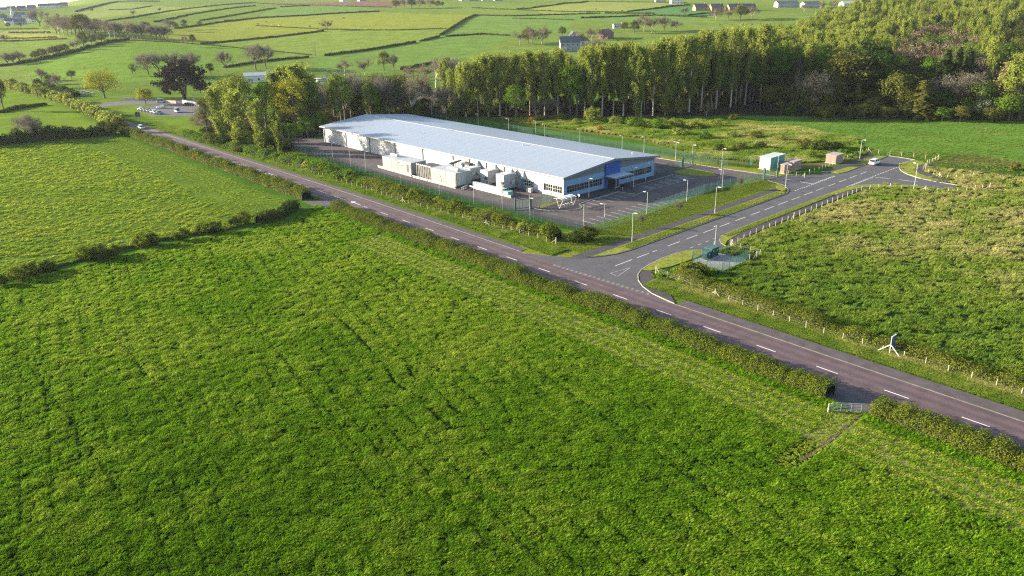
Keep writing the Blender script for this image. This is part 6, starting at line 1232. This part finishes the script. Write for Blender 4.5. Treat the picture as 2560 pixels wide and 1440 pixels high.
for i, (pp, h, lab) in enumerate(FH):
    P = [GT(*q) for q in pp]; hedge(P, max(1.2, h * .7), h * .75, lab, 3.6, .40, LHD, "far field hedges", rough=.3, gaps=.12 if h < 1.3 else .04, seed=200 + i, terrain=True)
# ---------------------------------------------------------------- far copses and single trees
FT = [(150,90,44,'bare'),(170,92,40,'bare'),(190,93,46,'greybare'),(208,93,50,'olive'),(228,93,40,'bare'),(252,92,38,'bare'),(275,94,40,'bare'),(300,96,36,'greybare'),(322,97,38,'bare'),(345,98,32,'bare'),(365,84,26,'round'),(392,100,34,'greybare'),(412,100,32,'greybare'),(425,78,26,'greybare'),(462,72,20,'round'),(440,74,16,'olive'),(500,66,12,'olive'),(100,66,36,'greybare'),(170,62,16,'greybare'),(205,102,20,'olive'),(165,135,22,'olive'),(190,128,26,'bare'),(210,120,30,'round'),(240,106,20,'greybare'),(50,160,30,'greybare'),(20,164,28,'greybare'),(105,148,24,'olive'),(135,140,22,'olive'),(15,105,16,'greybare'),(400,30,10,'greybare'),(335,42,14,'greybare'),(990,22,20,'olive'),(1010,22,24,'bare'),(1030,22,24,'round'),(1050,22,22,'bare'),(1075,22,22,'bare'),(1095,20,16,'round'),(1106,18,12,'round'),(1330,112,38,'bare'),(1355,110,38,'bare'),(1300,112,30,'bare'),(1320,108,34,'olive'),(1405,92,22,'round'),(1480,100,26,'bare'),(1500,98,24,'bare'),(1560,78,20,'olive'),(1585,84,28,'round'),(1610,80,40,'bare'),(1630,82,36,'bare'),(1660,78,30,'greybare'),(1690,78,24,'bare'),(1712,40,20,'greybare'),(1790,52,24,'bare'),(1820,50,24,'bare'),(1850,52,36,'olive'),(1880,48,28,'bare'),(2010,30,18,'bare'),(2050,28,22,'bare'),(2080,28,24,'bare'),(2190,20,14,'round'),(1490,26,4,'round'),(1310,25,6,'round'),(1555,30,4,'olive'),(1480,140,40,'bare'),(1500,142,36,'bare'),(1440,120,36,'bare'),(20,70,12,'olive'),(52,68,10,'round'),(70,40,8,'olive'),(10,50,14,'round'),(120,45,12,'greybare'),(145,46,10,'olive'),(230,30,8,'olive'), (142,84,38,'greybare'), (160,88,42,'bare'), (180,86,40,'bare'), (200,86,42,'greybare'), (218,90,42,'bare'), (240,90,36,'greybare'), (264,92,36,'greybare'), (288,94,36,'bare'), (310,96,34,'greybare'), (334,97,32,'bare'), (355,97,32,'greybare'), (376,99,30,'bare'), (402,101,32,'greybare'), (420,100,28,'bare'), (90,152,22,'olive'), (120,144,22,'greybare'), (150,137,22,'olive'), (230,114,24,'round'), (255,108,22,'olive'), (35,163,26,'greybare')]
for i, (x, y, hp, kind) in enumerate(FT):
    p = GT(x, y); zc = (np.array(p) - np.array((0, 0, H))) @ _f
    reg = "left hillside copse" if x < 360 else ("upper left hill" if x < 520 else ("round hill copse in the middle" if x < 1120 else ("farmhouse grounds" if x < 1720 else "estate behind the wood")))
    kn = {'bare': "brown bare tree", 'greybare': "grey bare tree", 'olive': "olive tree", 'round': "dark green tree"}[kind]
    tree(p, kind, max(2.2, hp / F_PX * zc * 1.15), "far %s of the %s" % (kn, reg), "far trees, %s, %s" % (reg, kn), 1.15, None, LHD if kind == 'round' else None)
# ---------------------------------------------------------------- far buildings
SLATE = mat("slate_roof", (.085, .095, .115), .7, var=.15, scale=.8); BRICK = mat("orange_brick", (.40, .20, .13), .85, var=.15, scale=1.5); RENDW = mat("white_render", (.62, .61, .57), .8); STONE = mat("grey_stone", (.26, .28, .31), .85, var=.15, scale=.7); TIN = mat("grey_tin", (.30, .32, .33), .5, var=.15); RUST = mat("rusty_tin", (.16, .085, .085), .7, var=.2)
def house(p, ang, L_, Wd, eh, rh, wall, roof, label, nwin=3, storeys=1, chim=True, cat="house", name="house", gwin=False):
    t_ = thing(name, label, cat, p, ang); x, y = L_ / 2, Wd / 2
    mb = MB(); mb.add([(-x, -y, -1.5), (x, -y, -1.5), (x, y, -1.5), (-x, y, -1.5), (-x, -y, eh), (x, -y, eh), (x, y, eh), (-x, y, eh), (-x, 0, rh - .12), (x, 0, rh - .12)], [(0, 1, 5, 4), (2, 3, 7, 6), (1, 2, 6, 9, 5), (3, 0, 4, 8, 7)]); mb.build("wall", wall, t_)
    for s_ in (-1, 1):
        o_ = .35; k_ = (rh - eh) / y; P = [(-x - o_, s_ * (y + o_), eh - k_ * o_), (x + o_, s_ * (y + o_), eh - k_ * o_), (x + o_, 0, rh), (-x - o_, 0, rh)]; P += [(a, b, c + .16) for a, b, c in P]; Fc = [(0, 1, 2, 3), (4, 7, 6, 5), (0, 4, 5, 1), (1, 5, 6, 2), (2, 6, 7, 3), (3, 7, 4, 0)]
        me = MB().add(P, Fc).mesh("roof", roof); bm = bmesh.new(); bm.from_mesh(me); bmesh.ops.recalc_face_normals(bm, faces=bm.faces); bm.to_mesh(me); bm.free(); rf = link("roof", me, t_)
    if chim: MB().box((x * .8, 0, rh + .3), (.9, .6, 1.4)).build("chimney", wall, rf)
    for st in range(storeys):
        zc = 1.5 + st * (eh / max(1, storeys))
        for i in range(nwin):
            xx_ = -x + L_ * (i + .5) / nwin
            for s_ in (-1, 1): wf = MB().box((xx_, s_ * (y + .02), zc), (1.1, .08, 1.3)).build("window", FRAMEW, t_); MB().box((xx_, s_ * (y + .065), zc), (.95, .02, 1.15)).build("pane", GLASS, wf)
    MB().box((-x + L_ * .5 / nwin + 1.3, -(y + .05), 1.0), (.95, .08, 2.1)).build("door", GREYT, t_)
    return t_
def at_(x, y): return GT(x, y) if y < 215 else G(x, y)
house(at_(1424, 128), math.radians(3), 14, 8, 6.5, 10.2, STONE, SLATE, "grey two storey farmhouse with slate roof above the trees", 4, 2); house(at_(1432, 112), math.radians(93), 9, 7, 6.2, 9.6, STONE, SLATE, "rear wing of the grey farmhouse with slate roof", 2, 2)
house(at_(1456, 112), .5, 8, 6, 3.0, 5.2, RENDW, RUST, "low shed with rusty red gable beside the farmhouse", 2); house(at_(1514, 96), 1.0, 11, 9, 4.2, 7.2, RUST, RUST, "rust brown barn with dark roof right of the farmhouse", 2, chim=False, cat="barn", name="barn"); house(at_(1545, 70), .1, 9, 6, 2.8, 3.6, RENDW, SLATE, "small white cottage above the barn", 3)
for i, x in enumerate((1742, 1782, 1826, 1862)): house(at_(x + 8, 26 - .1 * i), .18, 13, 8.2, 3.2, 6.3, BRICK, SLATE, ["leftmost brick bungalow of four in a row", "second brick bungalow of four in a row", "third brick bungalow of four in a row", "rightmost brick bungalow of four in a row"][i], 3)
house(at_(1690, 9), .1, 14, 8, 5.4, 8, RENDW, SLATE, "white two storey house at the top edge above the bungalows", 4, 2); house(at_(1650, 6), .1, 14, 8, 4, 6.5, mat("pale_pink_render", (.5, .42, .38), .8), SLATE, "pale pinkish house left of the white one", 4, 1)
for i, (x, y, L_, c, lab) in enumerate([(1965, 18, 24, TIN, "long grey roofed shed behind the wood, left"), (2025, 20, 18, TIN, "smaller grey roofed shed behind the wood"), (2135, 19, 30, mat("pale_concrete_sheet", (.42, .40, .36), .8), "long pale arched barn at the top right"), (2190, 16, 16, TIN, "shed with blue grey arch roofs right of the pale barn")]): house(at_(x, y), .1, L_, 12, 4.5, 7.0, c, c if c != TIN else SLATE, lab, 3, chim=False, cat="barn", name="barn")
house(at_(2248, 12), .4, 9, 7, 5, 8.5, mat("tan_stone", (.38, .32, .25), .85), SLATE, "tan stone house at the top right with slate roof", 2, 2)
house(at_(818, 258), .7, 13, 9, 4, 8.2, STONE, SLATE, "slate roofed house hidden among trees left of the unit", 3); 
house(at_(648, 203), .3, 16, 9, 3.6, 5.0, RENDW, mat('white_sheet_roof', (.42, .43, .45), .5), 'low white roofed shed in the gap between the poplars', 3, chim=False, cat='shed', name='shed'); house(at_(742, 258), .9, 9, 6, 3.4, 5.2, RENDW, SLATE, 'white walled house glimpsed between the pale trunks', 2)
for (x, y, L_, ang, wall, lab) in [(25, 60, 10, .6, RENDW, "white gabled house of the left village, nearest the church"), (40, 62, 7, 1.8, RENDW, "small white gable of the left village"), (52, 62, 12, .2, STONE, "grey house of the left village"), (78, 56, 9, 1.5, RENDW, "white cottage standing alone right of the left village"), (54, 43, 16, .1, mat("pale_blue_sheet", (.45, .5, .55), .6), "pale blue shed above the left village"), (12, 52, 9, .3, RENDW, "white house at the left picture edge"), (10, 30, 14, .1, RENDW, "long white house under the left skyline"), (112, 20, 18, .3, RENDW, "white house on the left skyline, left of two"), (138, 19, 16, .3, RENDW, "white house on the left skyline, right of two"), (160, 16, 12, .2, STONE, "grey house near the left skyline"), (30, 27, 12, .2, STONE, "grey roofed house under the left skyline"), (55, 26, 12, .3, STONE, "second grey roofed house under the left skyline"), (80, 24, 12, .1, STONE, "third grey roofed house under the left skyline")]:
    house(at_(x, y), ang, L_, 7.5, 3.8, 7.0, wall, SLATE, lab, 3)
ch = thing("church", "small church with slim white spire in the left village", "church", at_(33, 50)); MB().box((0, 0, 3), (7, 5, 7)).build("tower", RENDW, ch); MB().tube((0, 0, 6.5), (0, 0, 19), 2.4, .1, 8).build("spire", RENDW, ch); MB().box((7, 0, 2), (9, 6, 5)).build("nave", STONE, ch); MB().extr([(-3.4, 4.5), (3.4, 4.5), (0, 7.5)], (0, 1, 0), (0, 0, 1), (2.6, 0, 0), (1, 0, 0), 9).build("nave_roof", SLATE, ch)
for i, x in enumerate((1185, 1215, 1245, 1160, 905, 860)): house(at_(x, 2 if x > 1000 else 3), .2 * i, 14, 8, 4.5, 7.5, RENDW if i % 2 else STONE, SLATE, "hazy house on the middle skyline, %s" % ["third from the right", "second from the right", "rightmost", "fourth from the right", "second from the left", "leftmost"][i], 3)
# ---------------------------------------------------------------- telegraph poles and stock
POLE = mat("telegraph_pole_wood", (.24, .21, .17), .9, var=.2)
for x, y, ty, lab in [(85, 226, 190, "telegraph pole in the far left hedge"), (135, 203, 181, "telegraph pole beside the far road bend"), (215, 190, 166, "telegraph pole above the golden willow"), (516, 160, 132, "telegraph pole on the slope above the cypress"), (785, 140, 107, "left pole of the pair before the bold hedge"), (789, 140, 107, "right pole of the pair before the bold hedge"), (1090, 84, 65, "telegraph pole near the slanting hedge"), (1297, 72, 44, "telegraph pole above the brown tree clump"), (1427, 38, 26, "left telegraph pole in the upper middle fields"), (1463, 46, 30, "telegraph pole at the level hedge"), (1630, 38, 5, "tall telegraph pole left of the brick bungalows"), (1785, 42, 23, "telegraph pole below the brick bungalows"), (945, 29, 12, "telegraph pole on the far ridge"), (487, 262, 236, "pale pole beside the cypress trunks")]:
    p = at_(x, y); zc = (np.array(p) - np.array((0, 0, H))) @ _f; h = min(11, (y - ty) / F_PX * zc); t_ = thing("telegraph_pole", lab, "telegraph pole", p, .3, "telegraph poles"); MB().tube((0, 0, -.2), (0, 0, h), .17, .12, 7).build("pole", POLE, t_); MB().box((0, 0, h - .5), (1.8, .12, .14)).build("cross_arm", POLE, t_)
    for q in (-.7, 0, .7): MB().tube((q, 0, h - .43), (q, 0, h - .2), .05).build("insulator", TRIM, t_)
def beast(dark):
    m_ = mat("black_hide" if dark else "cream_fleece", (.02, .018, .016) if dark else (.6, .57, .5), .9); s = 1.0 if dark else .7; mb = MB()
    st = [(-1.0, .18, .95), (-.85, .33, .95), (-.2, .40, .92), (.5, .40, .90), (.85, .30, .98), (1.15, .18, 1.15), (1.35, .15, 1.22), (1.6, .10, 1.08)]; secs = [[(x, r * math.cos(a), z + r * math.sin(a) * 1.05) for a in np.linspace(0, 2 * math.pi, 9)[:-1]] for x, r, z in st]; loft(mb, secs)
    for x in (-.75, .65):
        for y in (-.22, .22): mb.tube((x, y, .8), (x + (.06 if x > 0 else -.1), y, .42), .12, .075, 6); mb.tube((x + (.06 if x > 0 else -.1), y, .42), (x, y, 0), .07, .055, 6)
    mb.tube((-1.0, 0, 1.1), (-1.15, 0, .5), .04, .03, 5); mb.tube((1.28, .1, 1.32), (1.2, .28, 1.36), .05, .02, 5); mb.tube((1.28, -.1, 1.32), (1.2, -.28, 1.36), .05, .02, 5)
    mb.v = [(a * s, b * s, c * s) for a, b, c in mb.v]; return mb.mesh("cow" if dark else "sheep", m_, True)
CW, SH = beast(True), beast(False)
for i, (x, y, d) in enumerate([(859, 47, 1), (830, 55, 1), (798, 60, 1), (775, 68, 1), (666, 56, 1), (663, 66, 1), (646, 60, 0), (679, 62, 0), (697, 65, 0), (1227, 19, 0), (1090, 25, 0), (1233, 18, 0), (40, 86, 0), (68, 85, 0), (116, 84, 0), (645, 62, 1)]):
    p = at_(x, y); o = link("cow" if d else "sheep", CW if d else SH, None, p, i * 1.1); tag(o, ("black cow grazing in the yellow green field on the hill" if x > 700 else "black cow near the thin brown hedge") if d else ("white sheep by the thin brown hedge" if 600 < x < 700 else ("white sheep high on the middle ridge" if x > 1000 else "white sheep on the left terraces")), "cow" if d else "sheep", "cattle on the hill" if d else ("sheep by the brown hedge" if 600 < x < 700 else ("sheep on the ridge" if x > 1000 else "sheep on the terraces")))
# ---------------------------------------------------------------- grass, as stuff
def grassmat(name, a, b, c, trans=.45):
    m = bpy.data.materials.new(name); m.use_nodes = True; nt = m.node_tree; nt.nodes.clear(); L = nt.links.new
    o = N(nt, "ShaderNodeOutputMaterial"); ti = N(nt, "ShaderNodeAttribute", attribute_name="tint", attribute_type='INSTANCER'); oi = N(nt, "ShaderNodeObjectInfo"); at = N(nt, "ShaderNodeAttribute", attribute_name="v")
    cr = N(nt, "ShaderNodeValToRGB"); e = cr.color_ramp.elements; e[0].position = 0; e[0].color = (*a, 1); e[1].position = 1; e[1].color = (*c, 1); q = e.new(.5); q.color = (*b, 1)
    L(ti.outputs["Fac"], cr.inputs[0])
    mr = N(nt, "ShaderNodeMapRange"); mr.inputs[3].default_value = .72; mr.inputs[4].default_value = 1.3; L(oi.outputs["Random"], mr.inputs[0])
    m2 = N(nt, "ShaderNodeMapRange"); m2.inputs[3].default_value = .75; m2.inputs[4].default_value = 1.25; L(at.outputs["Fac"], m2.inputs[0])
    mu = N(nt, "ShaderNodeMath", operation='MULTIPLY'); L(mr.outputs[0], mu.inputs[0]); L(m2.outputs[0], mu.inputs[1])
    sc = N(nt, "ShaderNodeVectorMath", operation='SCALE'); L(cr.outputs[0], sc.inputs[0]); L(mu.outputs[0], sc.inputs["Scale"])
    d = N(nt, "ShaderNodeBsdfDiffuse"); t = N(nt, "ShaderNodeBsdfTranslucent"); ms = N(nt, "ShaderNodeMixShader"); ms.inputs[0].default_value = trans
    L(sc.outputs[0], d.inputs[0]); L(sc.outputs[0], t.inputs[0]); L(d.outputs[0], ms.inputs[1]); L(t.outputs[0], ms.inputs[2]); L(ms.outputs[0], o.inputs[0]); MATS[name] = m; return m
GM1 = grassmat("meadow_grass_blade", (.050, .140, .009), (.125, .240, .011), (.265, .335, .036)); GM2 = grassmat("rough_grass_blade", (.066, .155, .018), (.160, .225, .028), (.34, .315, .115))
def tuft(seed, m, nb=34, rad=.30, ht=.36, lean=.22, wd=.022):
    r_ = np.random.default_rng(seed); V, F, A = [], [], []
    for i in range(nb):
        a = r_.uniform(0, 6.283); rr = rad * math.sqrt(r_.random()); h = ht * r_.uniform(.55, 1.1); b = np.array((math.cos(a) * rr, math.sin(a) * rr, -.03)); o_ = np.array((math.cos(a), math.sin(a), 0)) * r_.uniform(.02, .2) + np.array((lean * r_.uniform(.5, 1.4), r_.normal() * .06, 0)); w = np.array((-math.sin(a + 1), math.cos(a + 1), 0)) * wd * r_.uniform(.7, 1.4)
        m_ = b + o_ * .35 + (0, 0, h * .62); t_ = b + o_ + (0, 0, h); k = len(V); V += [b - w, b + w, m_ + w * .9, m_ - w * .9, t_ + w * .15, t_ - w * .15]; F += [(k, k + 1, k + 2, k + 3), (k + 3, k + 2, k + 4, k + 5)]; v_ = r_.random(); A += [v_ * .6, .4 + v_ * .6]
    return mesh_np("grass_tuft", np.array(V), np.array(F), m, np.array(A))
T1 = [bpy.data.objects.new("%02d_tuft" % i, tuft(300 + i, GM1)) for i in range(4)]; T2 = [bpy.data.objects.new("%02d_rough_tuft" % i, tuft(320 + i, GM2, 38, .26, .50, .16, .020)) for i in range(4)]
gr = np.random.default_rng(41)
def vis(x, y, m=80):
    d = np.stack([x, y, np.zeros_like(x)], 1) - np.array((0, 0, H)); zc = d @ _f; px = 1280 + F_PX * (d @ _r) / zc; py = 720 - F_PX * (d @ _u) / zc
    return (zc > 5) & (px > -m) & (px < 2560 + m) & (py < 1440 + m * 1.3) & (py > 200), px, py
def mcoord(x, y):
    s = (x - MB0.x) * MD.x + (y - MB0.y) * MD.y; return s, (x - MB0.x) * MN.x + (y - MB0.y) * MN.y - np.interp(s, _ms, _mt)
def scoord(x, y): return (x - SA.x) * SD.x + (y - SA.y) * SD.y, (x - SA.x) * SN.x + (y - SA.y) * SN.y
def spray(name, label, obs, x, y, sc, tint, lean=.0):
    n_ = len(x); rz_ = gr.normal(0, .55, n_) - .25 + lean; z = hz(x, y)
    o = scatter(name, label, obs, list(zip(x, y, z, [(s_, s_, h_) for s_, h_ in sc], [(a, b, c) for a, b, c in zip(gr.normal(0, .12, n_), gr.normal(0, .12, n_), rz_)], gr.integers(0, len(obs), n_))))
    a = o.data.attributes.new("tint", 'FLOAT', 'POINT'); a.data.foreach_set("value", np.clip(tint, 0, 1).astype(np.float32)); return o
# the big field in front
N0 = 420000
x = gr.uniform(-125, 75, N0); y = gr.uniform(44, 192, N0); v_, px, py = vis(x, y); s, t = mcoord(x, y)
XH = [G(*p) for p in [(-420, 772), (0, 716), (200, 664), (480, 595), (640, 568), (745, 530)]]
low = in_poly(x, y, [G(*p) for p in [(-420, 775), (0, 718), (200, 666), (480, 597), (640, 572), (735, 548), (770, 525), (800, 505), (900, 515), (2900, 1250), (2900, 1900), (-900, 1900), (-900, 900)]])
ok = v_ & low & (t < -7.6); D3 = np.hypot(x, y); ok &= gr.random(N0) < np.clip(95 / D3, .45, 1)
x, y, s, t = x[ok], y[ok], s[ok], t[ok]
RUTS = [[G(*p) for p in q] for q in ([(835, 790), (880, 825), (930, 880), (960, 920), (990, 960), (1045, 1000), (1105, 1055)], [(1000, 895), (1030, 940), (1075, 990), (1150, 1035)], [(1105, 1055), (1230, 1150)], [(0, 1330), (60, 1440)], [(300, 860), (420, 1010), (560, 1190)], [(620, 800), (760, 960), (900, 1130)], [(1300, 900), (1520, 1050), (1800, 1240)], [(2100, 1145), (2300, 1230), (2560, 1345)], [(2180, 1130), (2400, 1215), (2560, 1290)], [(60, 900), (180, 1060), (300, 1240)])]
XY_line = [M(sv, -17.0 - mc(sv) * 0) for sv in np.arange(-104, 30, 6)]
dr = np.full(len(x), 9.)
for q in RUTS[:3]: dr = np.minimum(dr, dist_path(x, y, q))
dr2 = np.full(len(x), 9.)
for q in RUTS[3:]: dr2 = np.minimum(dr2, dist_path(x, y, q))
weak = vnoise(x, y, 5, 77) > .45
dl = np.abs(t + 17.0 + .35 * np.sin(s / 17)); strip = (t > -16.8) & (t < -9.2) & (s > -112)
q = t + .18 * s; swath = np.sin(2 * math.pi * q / 2.7 + 1.2 * vnoise(x, y, 14, 3)); n1 = .55 * vnoise(x * .83 + y * .56, y * .83 - x * .56, 1.5, 5) + .45 * vnoise(x * .35 - y * .94, x * .94 + y * .35, .9, 51); n2 = vnoise(x * .7 + y * .7, y * .7 - x * .7, 6.5, 6); n3 = vnoise(x, y, 19, 8)
n4 = vnoise(x * .6 + y * .5, y * .9 - x * .3, .8, 9); sc = .50 + .95 * n1 * (.6 + .6 * n4) + .07 * swath * vnoise(x, y, 11, 31); sc = np.where(strip, .48 + .28 * n1, sc); qq = np.abs(((t + .18 * s + .8 * vnoise(s, s * 0, 30, 71)) / 2.9 + .5) % 1 - .5) * 2.9; line_ = np.exp(-(qq / .24) ** 2) * np.clip(2.2 * vnoise(x, y, 9, 72) - .55, 0, 1); sc = sc * (1 - .5 * line_); sc = np.where(dr2 < .4, sc * .6, sc); sc = np.where((dl < .24) | ((dr < .34) & weak), .12, sc); bank = t > -9.2; sc = np.where(bank, .8 + .8 * n1, sc)
track = dist_path(x, y, [G(2125, 1035), G(2060, 1090), G(1965, 1155)]) < 1.5; sc = np.where(track, .30 + .22 * n1, sc); rutd = dist_path(x, y, RUT)
n4 = vnoise(x * .6 + y * .5, y * .9 - x * .3, .8, 9); tint = .44 + .26 * (n2 - .5) + .28 * (n3 - .5) + .08 * swath * vnoise(x, y, 11, 31) + .34 * (n4 - .5) + .20 * np.clip((np.hypot(x, y) - 60) / 60, -.3, 1); stripe = np.sin(2 * math.pi * (t + 9) / 1.9); tint = tint - .25 * line_; tint = np.where(strip, .80 + .26 * stripe, tint); tint = np.where(bank, .35 + .5 * (n1 - .4), tint); tint = np.where(track, .95, tint)
keep = gr.random(len(x)) < np.where(rutd < .34, .5, 1.0) * np.where((dr < .3) & (weak[:len(x)] if len(weak) == len(x) else True), .35, 1.0)
x, y, sc, tint = x[keep], y[keep], sc[keep], tint[keep]
hsc = sc * gr.uniform(.75, 1.25, len(x)); spray("meadow_grass", "thick windblown meadow grass of the big field in front", T1, x, y, list(zip(sc * .92, hsc * .82)), tint)
# the sown field behind the cross hedge
N1 = 90000; x = gr.uniform(-240, 0, N1); y = gr.uniform(120, 300, N1); v_, px, py = vis(x, y); ok = v_ & in_poly(x, y, FIELD_L); s, t = mcoord(x, y); ok &= t < -8; ok &= gr.random(N1) < np.clip(150 / np.hypot(x, y), .4, 1); x, y, s, t = x[ok], y[ok], s[ok], t[ok]
n1 = vnoise(x, y, 2.6, 15); n2 = vnoise(x, y, 9, 16); ld = [[G(*p) for p in q] for q in ([(320, 500), (445, 470)], [(400, 560), (450, 530), (505, 515)], [(0, 652), (180, 634)], [(440, 440), (505, 505)], [(490, 450), (560, 515)], [(255, 610), (340, 592)])]; dr = np.full(len(x), 9.)
for q in ld: dr = np.minimum(dr, dist_path(x, y, q))
head = t > -24; rows = np.sin(2 * math.pi * (y * .98 + x * .2) / 4.2); sc = .75 + .7 * n1 + .12 * rows; sc = np.where(head, .45 + .35 * n1, sc); sc = np.where(dr < .7, .2, sc); tint = .92 + .45 * (n2 - .5) + .12 * rows; tint = np.where(head, .84 + .3 * np.sin(2 * math.pi * t / 2.4) * n2, tint)
spray("meadow_grass", "shorter grass of the sown field behind the cross hedge", T1, x, y, list(zip(sc * 1.4, sc * .62)), tint)
# rough tussocks right of the side road, road verges and the scrub
N2 = 150000; x = gr.uniform(5, 235, N2); y = gr.uniform(60, 330, N2); v_, px, py = vis(x, y); s, t = mcoord(x, y); ss_, st = scoord(x, y)
right = (st < -12.2) & (t > 10.6) | ((ss_ > 86) & (st < 30) & (t > 20))
right2 = (ss_ > 122) & (py > 296)
pav = np.zeros(N2, bool)
for q in PAVED: pav |= in_poly(x, y, q)
pav |= (ss_ > .6) & (ss_ < 10.6) & (st > -19.4) & (st < -11) | (ss_ > 60) & (ss_ < 106) & (st > -1) & (st < 22)
ok = v_ & (right | right2) & ~pav & (py > 286) & (gr.random(N2) < np.clip(150 / np.hypot(x, y), .5, 1)); x, y, ss_, st, px, py = x[ok], y[ok], ss_[ok], st[ok], px[ok], py[ok]
n1 = vnoise(x, y, 2.2, 25); n2 = vnoise(x, y, 8, 26); n3 = vnoise(x, y, 3.1, 27); dry = np.clip((ss_ - 8) / 40, 0, 1) * np.clip(1.3 - np.abs(st + 30) / 60, .2, 1); deep = (py < 385) | (ss_ > 112); sc = .65 + .9 * n1; tint = np.where(deep, .46 + .4 * (n2 - .5), .34 + .62 * dry * (.25 + .9 * n2) + .35 * (n3 - .5)); sc = np.where(deep, .30 + .32 * n1, sc)
spray("rough_grass", "tussocky rough grass of the vacant land right of the side road", T2, x, y, list(zip(sc * 1.25, sc)), tint)
N3 = 120000; s = gr.uniform(-300, 16, N3); t = np.where(gr.random(N3) < .72, gr.uniform(6.6, 11.2, N3), gr.uniform(-5.2, -4.1, N3)); x = MB0.x + MD.x * s + MN.x * (t + np.interp(s, _ms, _mt)); y = MB0.y + MD.y * s + MN.y * (t + np.interp(s, _ms, _mt)); v_, px, py = vis(x, y); ss_, st = scoord(x, y)
ok = v_ & ~((ss_ > -20) & (st < 9) & (st > -13.5) & (s > -84) & (s < -44)) & ~((t < 0) & ((s > -17.5) & (s < -2) | (s > -148) & (s < -139))) & (gr.random(N3) < np.clip(110 / np.hypot(x, y), .25, 1)); ok &= ~((t > 0) & (s < -84) & (t < 7.0)); x, y, s, t = x[ok], y[ok], s[ok], t[ok]; n1 = vnoise(x, y, 1.9, 35); fence = t > 9.4
spray("verge_grass", "long grass on the main road verges", T2, x, y, list(zip(.55 + .4 * n1, np.where(fence, .55 + .5 * n1, .34 + .4 * n1))), np.where(fence & (s > -60), .55 + .6 * (n1 - .3), .22 + .4 * n1))
N4 = 60000; x = gr.uniform(-20, 130, N4); y = gr.uniform(200, 325, N4); v_, px, py = vis(x, y); scr = in_poly(x, y, [G(*p) for p in [(1230, 297), (1500, 297), (1800, 296), (2000, 320), (2140, 350), (2160, 390), (2060, 405), (1965, 410), (1760, 396), (1600, 346), (1300, 309)]]); ok = v_ & scr; x, y = x[ok], y[ok]; n1 = vnoise(x, y, 3.5, 45); n2 = vnoise(x, y, 10, 46)
spray("scrub_grass", "rank straw coloured grass and rushes of the scrub behind the plot", T2, x, y, list(zip(1.1 + 1.1 * n1, .9 + 1.3 * n1)), .25 + .9 * (n2 * .8 + n1 * .3 - .2))
N5 = 20000; ss_ = gr.uniform(-8, 70, N5); st = gr.uniform(5.6, 16, N5); x = SA.x + SD.x * ss_ + SN.x * st; y = SA.y + SD.y * ss_ + SN.y * st; bu_ = (x - BO.x) * BU.x + (y - BO.y) * BU.y; s, t = mcoord(x, y); ok = (bu_ < -20.8) & (t > 8) & ((ss_ < 64) | (st > 7.5)); x, y, ss_, st = x[ok], y[ok], ss_[ok], st[ok]; n1 = vnoise(x, y, 4, 55)
spray("lawn_grass", "mown grass of the lawn between fence and side road", T2, x, y, list(zip(.30 + .15 * n1, .09 + .14 * n1 ** 2)), .40 + .20 * n1)
N6 = 16000; ss_ = gr.uniform(0, 66, N6); side = gr.random(N6) < .55; st = np.where(side, gr.uniform(.35, 2.75, N6), gr.uniform(-8.8, -7.5, N6)); ok = side | (ss_ > 20); ok &= ~(side & (ss_ > 59)); ss_, st = ss_[ok], st[ok]; x = SA.x + SD.x * ss_ + SN.x * st; y = SA.y + SD.y * ss_ + SN.y * st; n1 = vnoise(x, y, 3, 65)
o_ = spray("verge_grass", "short yellowing grass of the side road's mown strips", T2, x, y, list(zip(.35 + .15 * n1, .16 + .14 * n1)), .5 + .25 * n1); o_.location.z = .12
# ---------------------------------------------------------------- evening haze
hm = bpy.data.materials.new("evening_haze"); hm.use_nodes = True; hn = hm.node_tree; hn.nodes.clear()
ho = N(hn, "ShaderNodeOutputMaterial"); pv = N(hn, "ShaderNodeVolumePrincipled"); pv.inputs["Color"].default_value = (.80, .88, 1.0, 1); pv.inputs["Density"].default_value = .000042; pv.inputs["Anisotropy"].default_value = .2
hn.links.new(pv.outputs[0], ho.inputs["Volume"])
tag(MB().box((0, 2000, 57), (6400, 5200, 160)).build("haze", hm), "thin evening haze over the whole landscape", kind="stuff")
